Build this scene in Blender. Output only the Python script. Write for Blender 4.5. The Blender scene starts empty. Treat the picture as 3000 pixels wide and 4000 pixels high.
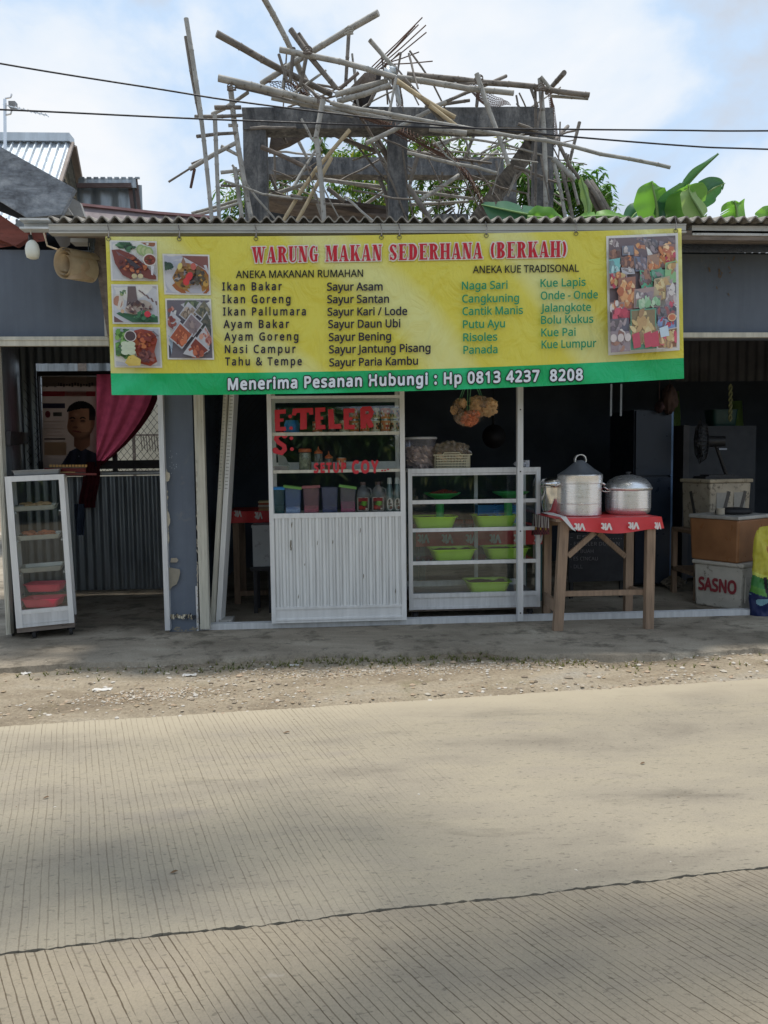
import bpy, bmesh, math, random
from mathutils import Vector, Matrix, noise as mnoise
S = bpy.context.scene
R = math.radians
# ------------------------------------------------------------------ camera
CAM = Vector((0, -5.4, 1.2)); YAW = R(4); PITCH = R(4); ROLL = 0.0125; FPX = 3000.0
fw = Vector((math.sin(YAW)*math.cos(PITCH), math.cos(YAW)*math.cos(PITCH), -math.sin(PITCH)))
rt0 = Vector((math.cos(YAW), -math.sin(YAW), 0)); up0 = rt0.cross(fw)
rt = math.cos(ROLL)*rt0 - math.sin(ROLL)*up0; up = math.cos(ROLL)*up0 + math.sin(ROLL)*rt0
cd = bpy.data.cameras.new('camera'); cam = bpy.data.objects.new('camera', cd)
S.collection.objects.link(cam); S.camera = cam
cam.matrix_world = Matrix(((rt.x, up.x, -fw.x, CAM.x), (rt.y, up.y, -fw.y, CAM.y), (rt.z, up.z, -fw.z, CAM.z), (0, 0, 0, 1)))
cd.sensor_fit = 'VERTICAL'; cd.sensor_height = 36; cd.sensor_width = 27; cd.lens = 27.0
cd.clip_start = 0.05; cd.clip_end = 3000
# ------------------------------------------------------------------ world, sun, exposure
SUN_EL, SUN_AZ = 82.0, -14.0      # azimuth measured from +Y (behind the stall), negative = to the left
W = bpy.data.worlds.new("World"); S.world = W; W.use_nodes = True
nt = W.node_tree; N = nt.nodes; L = nt.links; N.clear()
out = N.new('ShaderNodeOutputWorld'); bg = N.new('ShaderNodeBackground'); bg.inputs[1].default_value = 0.1
sky = N.new('ShaderNodeTexSky'); sky.sky_type = 'NISHITA'; sky.sun_disc = False
sky.sun_elevation = R(SUN_EL); sky.sun_rotation = R(SUN_AZ); sky.dust_density = 2.0
tc = N.new('ShaderNodeTexCoord'); mp = N.new('ShaderNodeMapping'); mp.inputs['Scale'].default_value = (1, 1, 1.25); mp.inputs['Location'].default_value = (0.35, 0.2, 0.1)
L.new(tc.outputs['Generated'], mp.inputs['Vector'])
def wnoise(scale, detail, rough, dist):
    n = N.new('ShaderNodeTexNoise'); n.inputs['Scale'].default_value = scale; n.inputs['Detail'].default_value = detail
    n.inputs['Roughness'].default_value = rough; n.inputs['Distortion'].default_value = dist
    L.new(mp.outputs[0], n.inputs['Vector']); return n
def wramp(src, stops):
    r = N.new('ShaderNodeValToRGB'); el = r.color_ramp.elements
    while len(el) < len(stops): el.new(0.5)
    for e, (p, c) in zip(el, stops): e.position = p; e.color = (*c, 1)
    L.new(src, r.inputs[0]); return r
n1 = wnoise(3.0, 7, 0.54, 0.25); n2 = wnoise(1.3, 6, 0.5, 0.1)
cover = wramp(n2.outputs['Fac'], [(0.36, (0.8,)*3), (0.56, (1, 1, 1))])
shade = wramp(n1.outputs['Fac'], [(0.34, (2.75, 3.1, 3.65)), (0.43, (3.3, 3.75, 4.4)), (0.49, (3.2, 4.1, 5.3)), (0.57, (4.3, 4.75, 5.3)), (0.68, (5.0, 5.15, 5.35))])
gain = N.new('ShaderNodeMixRGB'); gain.blend_type = 'MULTIPLY'; gain.inputs[0].default_value = 1; gain.inputs[2].default_value = (.8, .88, .92, 1)
L.new(sky.outputs[0], gain.inputs[1])
mx = N.new('ShaderNodeMixRGB'); L.new(cover.outputs[0], mx.inputs[0]); L.new(gain.outputs[0], mx.inputs[1]); L.new(shade.outputs[0], mx.inputs[2])
L.new(mx.outputs[0], bg.inputs[0]); L.new(bg.outputs[0], out.inputs[0])
sd = bpy.data.lights.new('sun', 'SUN'); sd.energy = 2.0; sd.angle = R(5); sd.color = (1, 0.95, 0.87)
sun = bpy.data.objects.new('sun', sd); S.collection.objects.link(sun); sun.location = (0, 0, 30)
sv = Vector((math.sin(R(SUN_AZ))*math.cos(R(SUN_EL)), math.cos(R(SUN_AZ))*math.cos(R(SUN_EL)), math.sin(R(SUN_EL))))
sun.rotation_euler = (-sv).to_track_quat('-Z', 'Y').to_euler()
S.view_settings.view_transform = 'Standard'; S.view_settings.look = 'None'; S.view_settings.gamma = 1; S.view_settings.exposure = 0.9
S.cycles.max_bounces = 8; S.cycles.transparent_max_bounces = 16
# ------------------------------------------------------------------ helpers
def ray(px, py): return fw + (px-1500)/FPX*rt + (2000-py)/FPX*up
def P(px, py, Y=0.0):
    d = ray(px, py); return CAM + d*((Y-CAM.y)/d.y)
def G(px, py, z=0.0):
    d = ray(px, py); return CAM + d*((z-CAM.z)/d.z)
def V(*a): return Vector(a)
WL = {}
def tag(o, label=None, cat=None, group=None, kind=None):
    if label: o['label'] = label
    if cat: o['category'] = cat
    if group: o['group'] = group
    if kind: o['kind'] = kind
    return o
def thing(name, loc, label, cat, group=None):
    o = bpy.data.objects.new(name, None); S.collection.objects.link(o); o.location = loc; o.empty_display_size = 0.1
    WL[o.name] = Vector(loc); return tag(o, label, cat, group)
def dup(o, loc, label=None, rz=None, parent=None):
    c = o.copy(); S.collection.objects.link(c)
    if parent is None: c.location = loc
    else: c.parent = parent
    if rz is not None: c.rotation_euler = (0, 0, rz)
    if label: c['label'] = label
    for ch in list(o.children): dup(ch, None, None, None, c)
    return c
class MB:
    def __init__(s): s.v = []; s.f = []; s.m = []; s.c = []
    def add(s, vs, fs, mi=0, col=None):
        b = len(s.v); s.v += [Vector(x) for x in vs]
        for f in fs: s.f.append([b+i for i in f]); s.m.append(mi); s.c.append(col)
        return s
    def box(s, a, b, mi=0, mat=None, col=None):
        x0, x1 = sorted((a[0], b[0])); y0, y1 = sorted((a[1], b[1])); z0, z1 = sorted((a[2], b[2]))
        vs = [V(x, y, z) for z in (z0, z1) for x, y in ((x0, y0), (x1, y0), (x1, y1), (x0, y1))]
        if mat is not None: vs = [mat @ v for v in vs]
        return s.add(vs, [(0, 3, 2, 1), (4, 5, 6, 7), (0, 1, 5, 4), (1, 2, 6, 5), (2, 3, 7, 6), (3, 0, 4, 7)], mi, col)
    def fbox(s, px0, py0, px1, py1, Y, d, mi=0, col=None):
        a = P(px0, py0, Y); b = P(px1, py1, Y); return s.box((a.x, Y, a.z), (b.x, Y+d, b.z), mi, None, col)
    def bar(s, p0, p1, w, d, mi=0, upv=None):
        p0, p1 = Vector(p0), Vector(p1); t = (p1-p0).normalized()
        n = (upv or V(0, 1, 0)); n = (n - t*n.dot(t)).normalized(); b = t.cross(n)
        vs = [p + b*i*w/2 + n*j*d/2 for p in (p0, p1) for i, j in ((-1, -1), (1, -1), (1, 1), (-1, 1))]
        return s.add(vs, [(0, 1, 2, 3), (7, 6, 5, 4), (0, 4, 5, 1), (1, 5, 6, 2), (2, 6, 7, 3), (3, 7, 4, 0)], mi)
    def tube(s, pts, r, n=8, mi=0, cap=True, col=None):
        pts = [Vector(p) for p in pts]; k = len(pts); rs = r if isinstance(r, (list, tuple)) else [r]*k
        vs = []; prev = None
        for i in range(k):
            t = (pts[min(i+1, k-1)]-pts[max(i-1, 0)]).normalized()
            if prev is None:
                prev = t.orthogonal().normalized()
            prev = (prev - t*prev.dot(t)).normalized(); q = t.cross(prev)
            vs += [pts[i] + rs[i]*(math.cos(2*math.pi*j/n)*prev + math.sin(2*math.pi*j/n)*q) for j in range(n)]
        fs = [(i*n+j, i*n+(j+1) % n, (i+1)*n+(j+1) % n, (i+1)*n+j) for i in range(k-1) for j in range(n)]
        if cap: fs += [tuple(range(n-1, -1, -1)), tuple((k-1)*n+j for j in range(n))]
        return s.add(vs, fs, mi, col)
    def lathe(s, prof, c=(0, 0, 0), n=32, mi=0, sx=1, sy=1, mat=None):
        c = Vector(c); vs = []
        for r, z in prof: vs += [c + V(r*sx*math.cos(2*math.pi*j/n), r*sy*math.sin(2*math.pi*j/n), z) for j in range(n)]
        if mat is not None: vs = [mat @ v for v in vs]
        k = len(prof); fs = [(i*n+j, i*n+(j+1) % n, (i+1)*n+(j+1) % n, (i+1)*n+j) for i in range(k-1) for j in range(n)]
        if prof[0][0] > 1e-4: fs.append(tuple(range(n-1, -1, -1)))
        if prof[-1][0] > 1e-4: fs.append(tuple((k-1)*n+j for j in range(n)))
        return s.add(vs, fs, mi)
    def grid(s, fn, nu, nv, mi=0, mf=None):
        b = len(s.v); s.v += [Vector(fn(i/nu, j/nv)) for j in range(nv+1) for i in range(nu+1)]
        for j in range(nv):
            for i in range(nu):
                a = b+j*(nu+1)+i; s.f.append([a, a+1, a+nu+2, a+nu+1]); s.m.append(mf((i+.5)/nu, (j+.5)/nv) if mf else mi); s.c.append(None)
        return s
    def rtub(s, a, b, h, top=1.15, rim=0.008, t=0.004, c=(0, 0, 0), mi=0, cr=0.35):
        """open rectangular tub: bottom half sizes a,b, flaring to a*top,b*top, with a rim"""
        def ring(ax, by, z, n=6):
            r = min(ax, by)*cr; o = []
            for qx, qy, a0 in ((1, 1, 0), (-1, 1, 90), (-1, -1, 180), (1, -1, 270)):
                for k in range(n):
                    an = R(a0+90*k/(n-1)); o.append(V(c[0]+qx*(ax-r)+r*math.cos(an), c[1]+qy*(by-r)+r*math.sin(an), c[2]+z))
            return o
        A, B = a*top, b*top
        rings = [ring(a*.97, b*.97, 0), ring(a, b, .006), ring(A, B, h), ring(A+rim, B+rim, h), ring(A+rim, B+rim, h+.003), ring(A-t, B-t, h+.003), ring(a-t, b-t, .008)]
        n = len(rings[0]); vs = [v for r_ in rings for v in r_]
        fs = [(i*n+j, i*n+(j+1) % n, (i+1)*n+(j+1) % n, (i+1)*n+j) for i in range(len(rings)-1) for j in range(n)]
        fs += [tuple(range(n-1, -1, -1)), tuple((len(rings)-1)*n+j for j in range(n))]
        return s.add(vs, fs, mi)
    def build(s, name, mats, parent=None, smooth=False, auto=None, org=None):
        mats = mats if isinstance(mats, (list, tuple)) else [mats]
        if org is not None: o0 = Vector(org)
        elif parent is not None: o0 = WL[parent.name]
        else:
            xs = [v.x for v in s.v]; ys = [v.y for v in s.v]; zs = [v.z for v in s.v]
            o0 = V((min(xs)+max(xs))/2, (min(ys)+max(ys))/2, min(zs))
        me = bpy.data.meshes.new(name); me.from_pydata([v-o0 for v in s.v], [], s.f)
        for m in mats: me.materials.append(m)
        me.polygons.foreach_set('material_index', s.m)
        if any(c is not None for c in s.c):
            at = me.color_attributes.new('Col', 'FLOAT_COLOR', 'CORNER'); li = 0
            for p, c in zip(me.polygons, s.c):
                for k in p.loop_indices: at.data[k].color = (*(c or (.5, .5, .5)), 1)
        if smooth:
            me.polygons.foreach_set('use_smooth', [True]*len(me.polygons))
            if auto: me.set_sharp_from_angle(angle=R(auto))
        me.update(); o = bpy.data.objects.new(name, me); S.collection.objects.link(o)
        if parent is not None: o.parent = parent; WL[o.name] = o0
        else: o.location = o0; WL[o.name] = o0
        return o
def sh(c):   # sRGB 0-255 -> linear
    return tuple(((x/255+.055)/1.055)**2.4 if x > 10 else x/255/12.92 for x in c)
# ------------------------------------------------------------------ materials
def base(name):
    m = bpy.data.materials.new(name); m.use_nodes = True; n = m.node_tree.nodes; return m, n, m.node_tree.links, n['Principled BSDF']
def coord(n, l, scale=(1, 1, 1)):
    t = n.new('ShaderNodeTexCoord'); mp = n.new('ShaderNodeMapping'); mp.inputs['Scale'].default_value = scale
    l.new(t.outputs['Object'], mp.inputs['Vector']); return mp.outputs[0]
def tnoise(n, l, vec, scale, detail=5, rough=.55, dist=0):
    t = n.new('ShaderNodeTexNoise'); t.inputs['Scale'].default_value = scale; t.inputs['Detail'].default_value = detail
    t.inputs['Roughness'].default_value = rough; t.inputs['Distortion'].default_value = dist
    l.new(vec, t.inputs['Vector']); return t.outputs['Fac']
def ramp(n, l, src, stops):
    r = n.new('ShaderNodeValToRGB'); el = r.color_ramp.elements
    while len(el) < len(stops): el.new(.5)
    for e, (p, c) in zip(el, stops):
        e.position = p; e.color = (*(c if isinstance(c, (tuple, list)) else (c, c, c)), 1)
    l.new(src, r.inputs[0]); return r.outputs[0]
def mixc(n, l, f, a, b, mode='MIX'):
    x = n.new('ShaderNodeMixRGB'); x.blend_type = mode
    for i, q in ((0, f), (1, a), (2, b)):
        if hasattr(q, 'default_value') or hasattr(q, 'is_linked'): l.new(q, x.inputs[i])
        elif i == 0: x.inputs[0].default_value = q
        else: x.inputs[i].default_value = (*q, 1)
    return x.outputs[0]
def math_(n, l, op, a, b=0.0, c=None):
    x = n.new('ShaderNodeMath'); x.operation = op
    for i, q in enumerate((a, b, c)):
        if q is None: continue
        if hasattr(q, 'is_linked'): l.new(q, x.inputs[i])
        else: x.inputs[i].default_value = q
    return x.outputs[0]
def bump(n, l, b, h, strength, dist=.01):
    x = n.new('ShaderNodeBump'); x.inputs['Strength'].default_value = strength; x.inputs['Distance'].default_value = dist
    l.new(h, x.inputs['Height']); l.new(x.outputs[0], b.inputs['Normal'])
def mk(name, col, rough=.6, metal=0, var=.18, scale=9, bp=0, bs=60, stretch=(1, 1, 1), dirt=None, dthr=.58, spec=.4, rvar=.1):
    m, n, l, b = base(name); vec = coord(n, l, stretch)
    a = tnoise(n, l, vec, scale); c0 = tuple(x*(1-var) for x in col); c1 = tuple(min(1, x*(1+var)) for x in col)
    c = ramp(n, l, a, [(.3, c0), (.7, c1)])
    if dirt:
        d = ramp(n, l, tnoise(n, l, vec, scale*2.3, 8, .7), [(dthr, 0), (dthr+.09, 1)]); c = mixc(n, l, d, c, dirt)
    l.new(c, b.inputs['Base Color']); b.inputs['Metallic'].default_value = metal; b.inputs['Specular IOR Level'].default_value = spec
    l.new(ramp(n, l, tnoise(n, l, vec, scale*3), [(.3, max(0, rough-rvar)), (.7, min(1, rough+rvar))]), b.inputs['Roughness'])
    if bp: bump(n, l, b, tnoise(n, l, vec, bs, 6, .6), bp)
    return m
def clear(name, tint=(.9, .95, .95), refl=.1, rough=.02, alpha=.0, body=None, fs=.42):
    """thin glass or clear plastic: mostly see-through, mirror-like at its skin, optional milky body"""
    m, n, l, b = base(name); n.remove(b); o = n['Material Output']
    t = n.new('ShaderNodeBsdfTransparent'); t.inputs[0].default_value = (*tint, 1)
    g = n.new('ShaderNodeBsdfGlossy'); g.inputs['Roughness'].default_value = rough; g.inputs[0].default_value = (.9, .95, 1, 1)
    fr = n.new('ShaderNodeFresnel'); fr.inputs[0].default_value = 1.5
    f = math_(n, l, 'MULTIPLY_ADD', fr.outputs[0], fs, refl-.03)
    src = t.outputs[0]
    if body:
        d = n.new('ShaderNodeBsdfDiffuse'); d.inputs[0].default_value = (*body, 1); tl = n.new('ShaderNodeBsdfTranslucent'); tl.inputs[0].default_value = (*body, 1)
        h = n.new('ShaderNodeMixShader'); h.inputs[0].default_value = .4; l.new(d.outputs[0], h.inputs[1]); l.new(tl.outputs[0], h.inputs[2])
        x = n.new('ShaderNodeMixShader'); x.inputs[0].default_value = alpha; l.new(src, x.inputs[1]); l.new(h.outputs[0], x.inputs[2]); src = x.outputs[0]
    x = n.new('ShaderNodeMixShader'); l.new(f, x.inputs[0]); l.new(src, x.inputs[1]); l.new(g.outputs[0], x.inputs[2]); l.new(x.outputs[0], o.inputs[0])
    return m
def leafmat(name, stops, trans=.35, rough=.5):
    m, n, l, b = base(name); o = n['Material Output']; ge = n.new('ShaderNodeNewGeometry')
    c = ramp(n, l, ge.outputs['Random Per Island'], stops); l.new(c, b.inputs['Base Color']); b.inputs['Roughness'].default_value = rough
    t = n.new('ShaderNodeBsdfTranslucent'); l.new(mixc(n, l, 1.0, c, (1.3, 1.4, .7), 'MULTIPLY'), t.inputs[0])
    x = n.new('ShaderNodeMixShader'); x.inputs[0].default_value = trans; l.new(b.outputs[0], x.inputs[1]); l.new(t.outputs[0], x.inputs[2]); l.new(x.outputs[0], o.inputs[0]); return m
def translu(name, col=None):
    m, n, l, b = base(name); o = n['Material Output']
    if col is None: a = n.new('ShaderNodeVertexColor'); a.layer_name = 'Col'; c = a.outputs[0]
    else: c = ramp(n, l, tnoise(n, l, coord(n, l), 6), [(.3, tuple(x*.88 for x in col)), (.7, tuple(min(1, x*1.1) for x in col))])
    l.new(c, b.inputs['Base Color']); b.inputs['Roughness'].default_value = .6; t = n.new('ShaderNodeBsdfTranslucent'); l.new(c, t.inputs[0])
    x = n.new('ShaderNodeMixShader'); x.inputs[0].default_value = .55; l.new(b.outputs[0], x.inputs[1]); l.new(t.outputs[0], x.inputs[2]); l.new(x.outputs[0], o.inputs[0]); return m
def printmat(name, rough=.45, spec=.35):
    m, n, l, b = base(name); a = n.new('ShaderNodeVertexColor'); a.layer_name = 'Col'
    v = coord(n, l); c = mixc(n, l, .25, a.outputs[0], ramp(n, l, tnoise(n, l, v, 45, 4), [(.3, .55), (.7, 1.0)]), 'MULTIPLY')
    l.new(c, b.inputs['Base Color']); b.inputs['Roughness'].default_value = rough; b.inputs['Specular IOR Level'].default_value = spec; return m
def cloth(name, col, trans=.4, var=.15):
    m, n, l, b = base(name); o = n['Material Output']; v = coord(n, l)
    c = ramp(n, l, tnoise(n, l, v, 14), [(.3, tuple(x*(1-var) for x in col)), (.7, tuple(x*(1+var) for x in col))])
    l.new(c, b.inputs['Base Color']); b.inputs['Roughness'].default_value = .9; b.inputs['Specular IOR Level'].default_value = .1
    t = n.new('ShaderNodeBsdfTranslucent'); l.new(c, t.inputs[0]); x = n.new('ShaderNodeMixShader'); x.inputs[0].default_value = trans
    l.new(b.outputs[0], x.inputs[1]); l.new(t.outputs[0], x.inputs[2]); l.new(x.outputs[0], o.inputs[0]); return m
ALU = mk('worn_aluminium', (.62, .63, .64), .42, .25, .12, 6, 0, 40, (6, 6, .6), dirt=(.22, .2, .17), dthr=.66)
ALUW = mk('white_aluminium', (.7, .7, .69), .45, .05, .08, 7, 0, 40, (4, 4, .6), dirt=(.25, .23, .2), dthr=.7)
CREAM = mk('cream_frame_paint', (.54, .52, .44), .6, 0, .16, 8, .1, 50, (4, 4, .5), dirt=(.18, .16, .13), dthr=.64)
POT = mk('spun_aluminium', (.82, .82, .82), .3, .85, .07, 10, .02, 160, (1, 1, 9), rvar=.06)
POTD = mk('dull_grey_lid_metal', (.2, .22, .25), .42, .55, .12, 9)
STEEL = mk('bright_steel', (.7, .7, .7), .18, 1, .06, 8)
def wallmat():
    m, n, l, b = base('blue_grey_wall_paint'); v = coord(n, l); st = coord(n, l, (5, 5, .35))
    c = ramp(n, l, tnoise(n, l, v, 1.6, 7, .6), [(.3, (.095, .115, .148)), (.7, (.13, .155, .195))])
    c = mixc(n, l, .5, c, ramp(n, l, tnoise(n, l, st, 2.2, 7, .65), [(.35, .8), (.55, 1.03), (.72, 1.12)]), 'MULTIPLY')
    d = ramp(n, l, tnoise(n, l, v, 5, 9, .75), [(.6, 0), (.72, .6)]); c = mixc(n, l, d, c, (.2, .195, .18)); l.new(c, b.inputs['Base Color']); b.inputs['Roughness'].default_value = .8
    bump(n, l, b, tnoise(n, l, v, 30, 6, .6), .25, .01); return m
WALLB = wallmat()
PLASTER = printmat('bare_plaster', .9, .1)
ROOFM = mk('fibre_cement', (.26, .24, .21), .85, 0, .28, 14, .3, 50, dirt=(.09, .085, .075), dthr=.55)
FASC = mk('fascia_channel_paint', (.47, .46, .42), .55, 0, .14, 4, .05, 40, (1, 4, 4), dirt=(.2, .19, .16), dthr=.64)
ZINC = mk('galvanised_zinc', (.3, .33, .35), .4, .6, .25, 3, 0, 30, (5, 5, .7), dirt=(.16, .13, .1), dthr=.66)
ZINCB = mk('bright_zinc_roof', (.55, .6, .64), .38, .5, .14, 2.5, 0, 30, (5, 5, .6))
def concmat(name, c0, c1, c2, stretch, bs=22):
    m, n, l, b = base(name); v = coord(n, l, stretch); v1 = coord(n, l)
    c = ramp(n, l, tnoise(n, l, v, 3.2, 9, .72, .4), [(.34, c0), (.5, c1), (.66, c2)])
    c = mixc(n, l, .6, c, ramp(n, l, tnoise(n, l, v1, 26, 8, .7), [(.3, .5), (.6, 1.15)]), 'MULTIPLY'); l.new(c, b.inputs['Base Color']); b.inputs['Roughness'].default_value = .93; b.inputs['Specular IOR Level'].default_value = .15
    bump(n, l, b, tnoise(n, l, v1, bs, 7, .65), .6, .015); return m
CONC = concmat('stained_concrete', (.07, .073, .078), (.16, .162, .165), (.3, .295, .285), (2.2, 2.2, .7))
CONCL = mk('pale_concrete', (.36, .35, .33), .92, 0, .25, 5, .45, 20, dirt=(.09, .09, .09), dthr=.55)
WOOD = mk('table_wood', (.27, .185, .125), .7, 0, .28, 6, .25, 40, (7, 7, .7), dirt=(.1, .065, .04), dthr=.62)
OLDW = mk('old_grey_wood', (.2, .165, .14), .85, 0, .3, 6, .3, 40, (1, 6, 6), dirt=(.07, .055, .05), dthr=.58)
BAM = mk('weathered_bamboo', (.37, .355, .32), .72, 0, .24, 7, .15, 30, dirt=(.14, .12, .095), dthr=.56)
BAMD = mk('dark_bamboo', (.2, .175, .15), .75, 0, .28, 7, .2, 30, dirt=(.07, .055, .045), dthr=.55)
BAMY = mk('split_yellow_bamboo', (.5, .4, .25), .65, 0, .22, 6, .15, 30, dirt=(.2, .15, .1), dthr=.6)
RUST = mk('rusty_steel', (.13, .075, .055), .85, .1, .35, 12, .3, 60)
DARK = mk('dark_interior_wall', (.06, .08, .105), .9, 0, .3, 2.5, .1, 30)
BLACKP = mk('black_plastic', (.02, .02, .022), .45, 0, .2, 8)
RUBBER = mk('rubber', (.03, .03, .032), .7, 0, .2, 10)
WIRE = mk('cable_sheath', (.025, .025, .03), .6, 0, .1, 8)
REDB = mk('red_brown_wood', (.2, .062, .048), .75, 0, .25, 4, .2, 30, (1, 5, 5), dirt=(.05, .03, .03), dthr=.57)
GLASS = clear('cabinet_glass', (.955, .975, .97), .03, fs=.95)
LIME = mk('lime_plastic', (.42, .7, .08), .4, 0, .08, 6)
GRN = mk('green_plastic', (.08, .52, .15), .4, 0, .08, 6)
PINK = mk('pink_plastic', (.85, .12, .17), .4, 0, .08, 6)
BLUEP = mk('blue_plastic', (.06, .34, .8), .45, 0, .1, 6)
WHITEP = mk('white_plastic', (.68, .68, .64), .45, 0, .06, 6)
IVORY = mk('ivory_plastic', (.62, .58, .42), .5, 0, .08, 6)
REDV = mk('red_vinyl_letter', (.55, .03, .045), .5, 0, .06, 6)
STYRO = mk('dirty_foam', (.46, .43, .37), .85, 0, .16, 7, .3, 50, dirt=(.17, .15, .12), dthr=.57)
PRINT = printmat('print'); PRINTM = printmat('matt_print', .8, .1)
BAG = clear('clear_bag', (.96, .94, .91), .05, .3, .14, (.7, .55, .4), .06)
BROWNFOOD = mk('fried_food', (.3, .1, .05), .6, 0, .5, 60, .5, 90)
CHIP_O = cloth('orange_chips', (.8, .3, .16), .3, .35)
CHIP_T = cloth('tan_chips', (.75, .52, .3), .3, .3)
# ------------------------------------------------------------------ flat prints and lettering
def ell(cx, cy, rx, ry=None, rot=0, n=14, jit=0, rnd=None):
    ry = ry or rx; o = []
    for k in range(n):
        a = 2*math.pi*k/n; j = 1+(rnd.uniform(-jit, jit) if rnd else 0); x, y = rx*j*math.cos(a), ry*j*math.sin(a)
        o.append((cx+x*math.cos(rot)-y*math.sin(rot), cy+x*math.sin(rot)+y*math.cos(rot)))
    return o
def rect(x0, y0, x1, y1): return [(x0, y0), (x1, y0), (x1, y1), (x0, y1)]
class Pic:
    """coloured flat shapes laid on a real surface: fn(x, y, lift) -> point"""
    fade = (1, 0)
    def __init__(s, fn, step=.0004, start=.0015): s.fn = fn; s.mb = MB(); s.step = step; s.l = start
    def poly(s, pts, rgb, lift=None):
        s.l += s.step; c = sh(tuple(q*s.fade[0]+s.fade[1] for q in rgb))
        s.mb.add([s.fn(x, y, s.l if lift is None else lift) for x, y in pts], [tuple(range(len(pts)))], 0, c); return s
    def text(s, body, x0, y0, x1, y1, cap, rgb, bold=.02, space=1.0, halo=None, hw=.05, flip=False, lift=None):
        vs, fs, w, ch = glyphs(body, space); dx, dy = (x1-x0)/w, (y1-y0)/w
        def ringof(d, n): return [(d*math.cos(2*math.pi*k/n+.39), d*math.sin(2*math.pi*k/n+.39)) for k in range(n)]
        for d, n, col in (((bold+hw, 8, halo),) if halo else ()) + ((bold, 6, rgb),):
            c = sh(tuple(q*s.fade[0]+s.fade[1] for q in col)); s.l += s.step*2
            for q, (ox, oy) in enumerate([(0, 0)]+(ringof(d, n) if d > 0 else [])):
                pts = []
                for a, b in vs:
                    a, b = a+ox, b+oy
                    if flip: a, b = w-a, ch-b
                    pts.append(s.fn(x0+a*dx, y0+a*dy-b/ch*cap, s.l+q*2e-5))
                s.mb.add(pts, fs, 0, c)
        return s
    def build(s, name, parent, mat=None): return s.mb.build(name, mat or PRINT, parent)
_gc = {}
try:      # the sans-serif that ships inside Blender itself; the built-in font stands in if it is missing
    import os
    FONT = bpy.data.fonts.load(os.path.join(bpy.utils.system_resource('DATAFILES'), 'fonts', 'NotoSansMath-Regular.woff2'))
except Exception:
    FONT = None
def _mesh_text(body, space):
    cu = bpy.data.curves.new('t', 'FONT'); cu.body = body
    if FONT: cu.font = FONT
    cu.space_character = space; cu.resolution_u = 2; cu.fill_mode = 'FRONT'
    o = bpy.data.objects.new('t', cu); S.collection.objects.link(o); dg = bpy.context.evaluated_depsgraph_get(); dg.update()
    me = o.evaluated_get(dg).to_mesh(); vs = [(v.co.x, v.co.y) for v in me.vertices]; fs = [tuple(p.vertices) for p in me.polygons]
    o.evaluated_get(dg).to_mesh_clear(); bpy.data.objects.remove(o); bpy.data.curves.remove(cu); return vs, fs
def glyphs(body, space):
    if (body, space) not in _gc: _gc[(body, space)] = _mesh_text(body, space)
    if 'H' not in _gc: hv = _mesh_text('H', 1)[0]; _gc['H'] = (min(v[1] for v in hv), max(v[1] for v in hv))
    vs, fs = _gc[(body, space)]; b0, b1 = _gc['H']; x0 = min(v[0] for v in vs); x1 = max(v[0] for v in vs)
    return [(a-x0, b-b0) for a, b in vs], fs, max(x1-x0, 1e-6), b1-b0
rng = random.Random(7)
def corr(mb, p0, p1, z0, z1, period=.076, amp=.009, mi=0, seg=6, ztop=None):
    p0, p1 = Vector((p0[0], p0[1], 0)), Vector((p1[0], p1[1], 0)); d = p1-p0; Ln = d.length; t = d/Ln; nn = V(t.y, -t.x, 0)
    k = max(2, int(Ln/period*seg)); zt = ztop or (lambda s_: z1)
    vs = []
    for i in range(k+1):
        q = p0+d*(i/k)+nn*amp*math.sin(2*math.pi*Ln*i/k/period); vs += [V(q.x, q.y, z0), V(q.x, q.y, zt(i/k))]
    return mb.add(vs, [(2*i, 2*i+2, 2*i+3, 2*i+1) for i in range(k)], mi)
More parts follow.
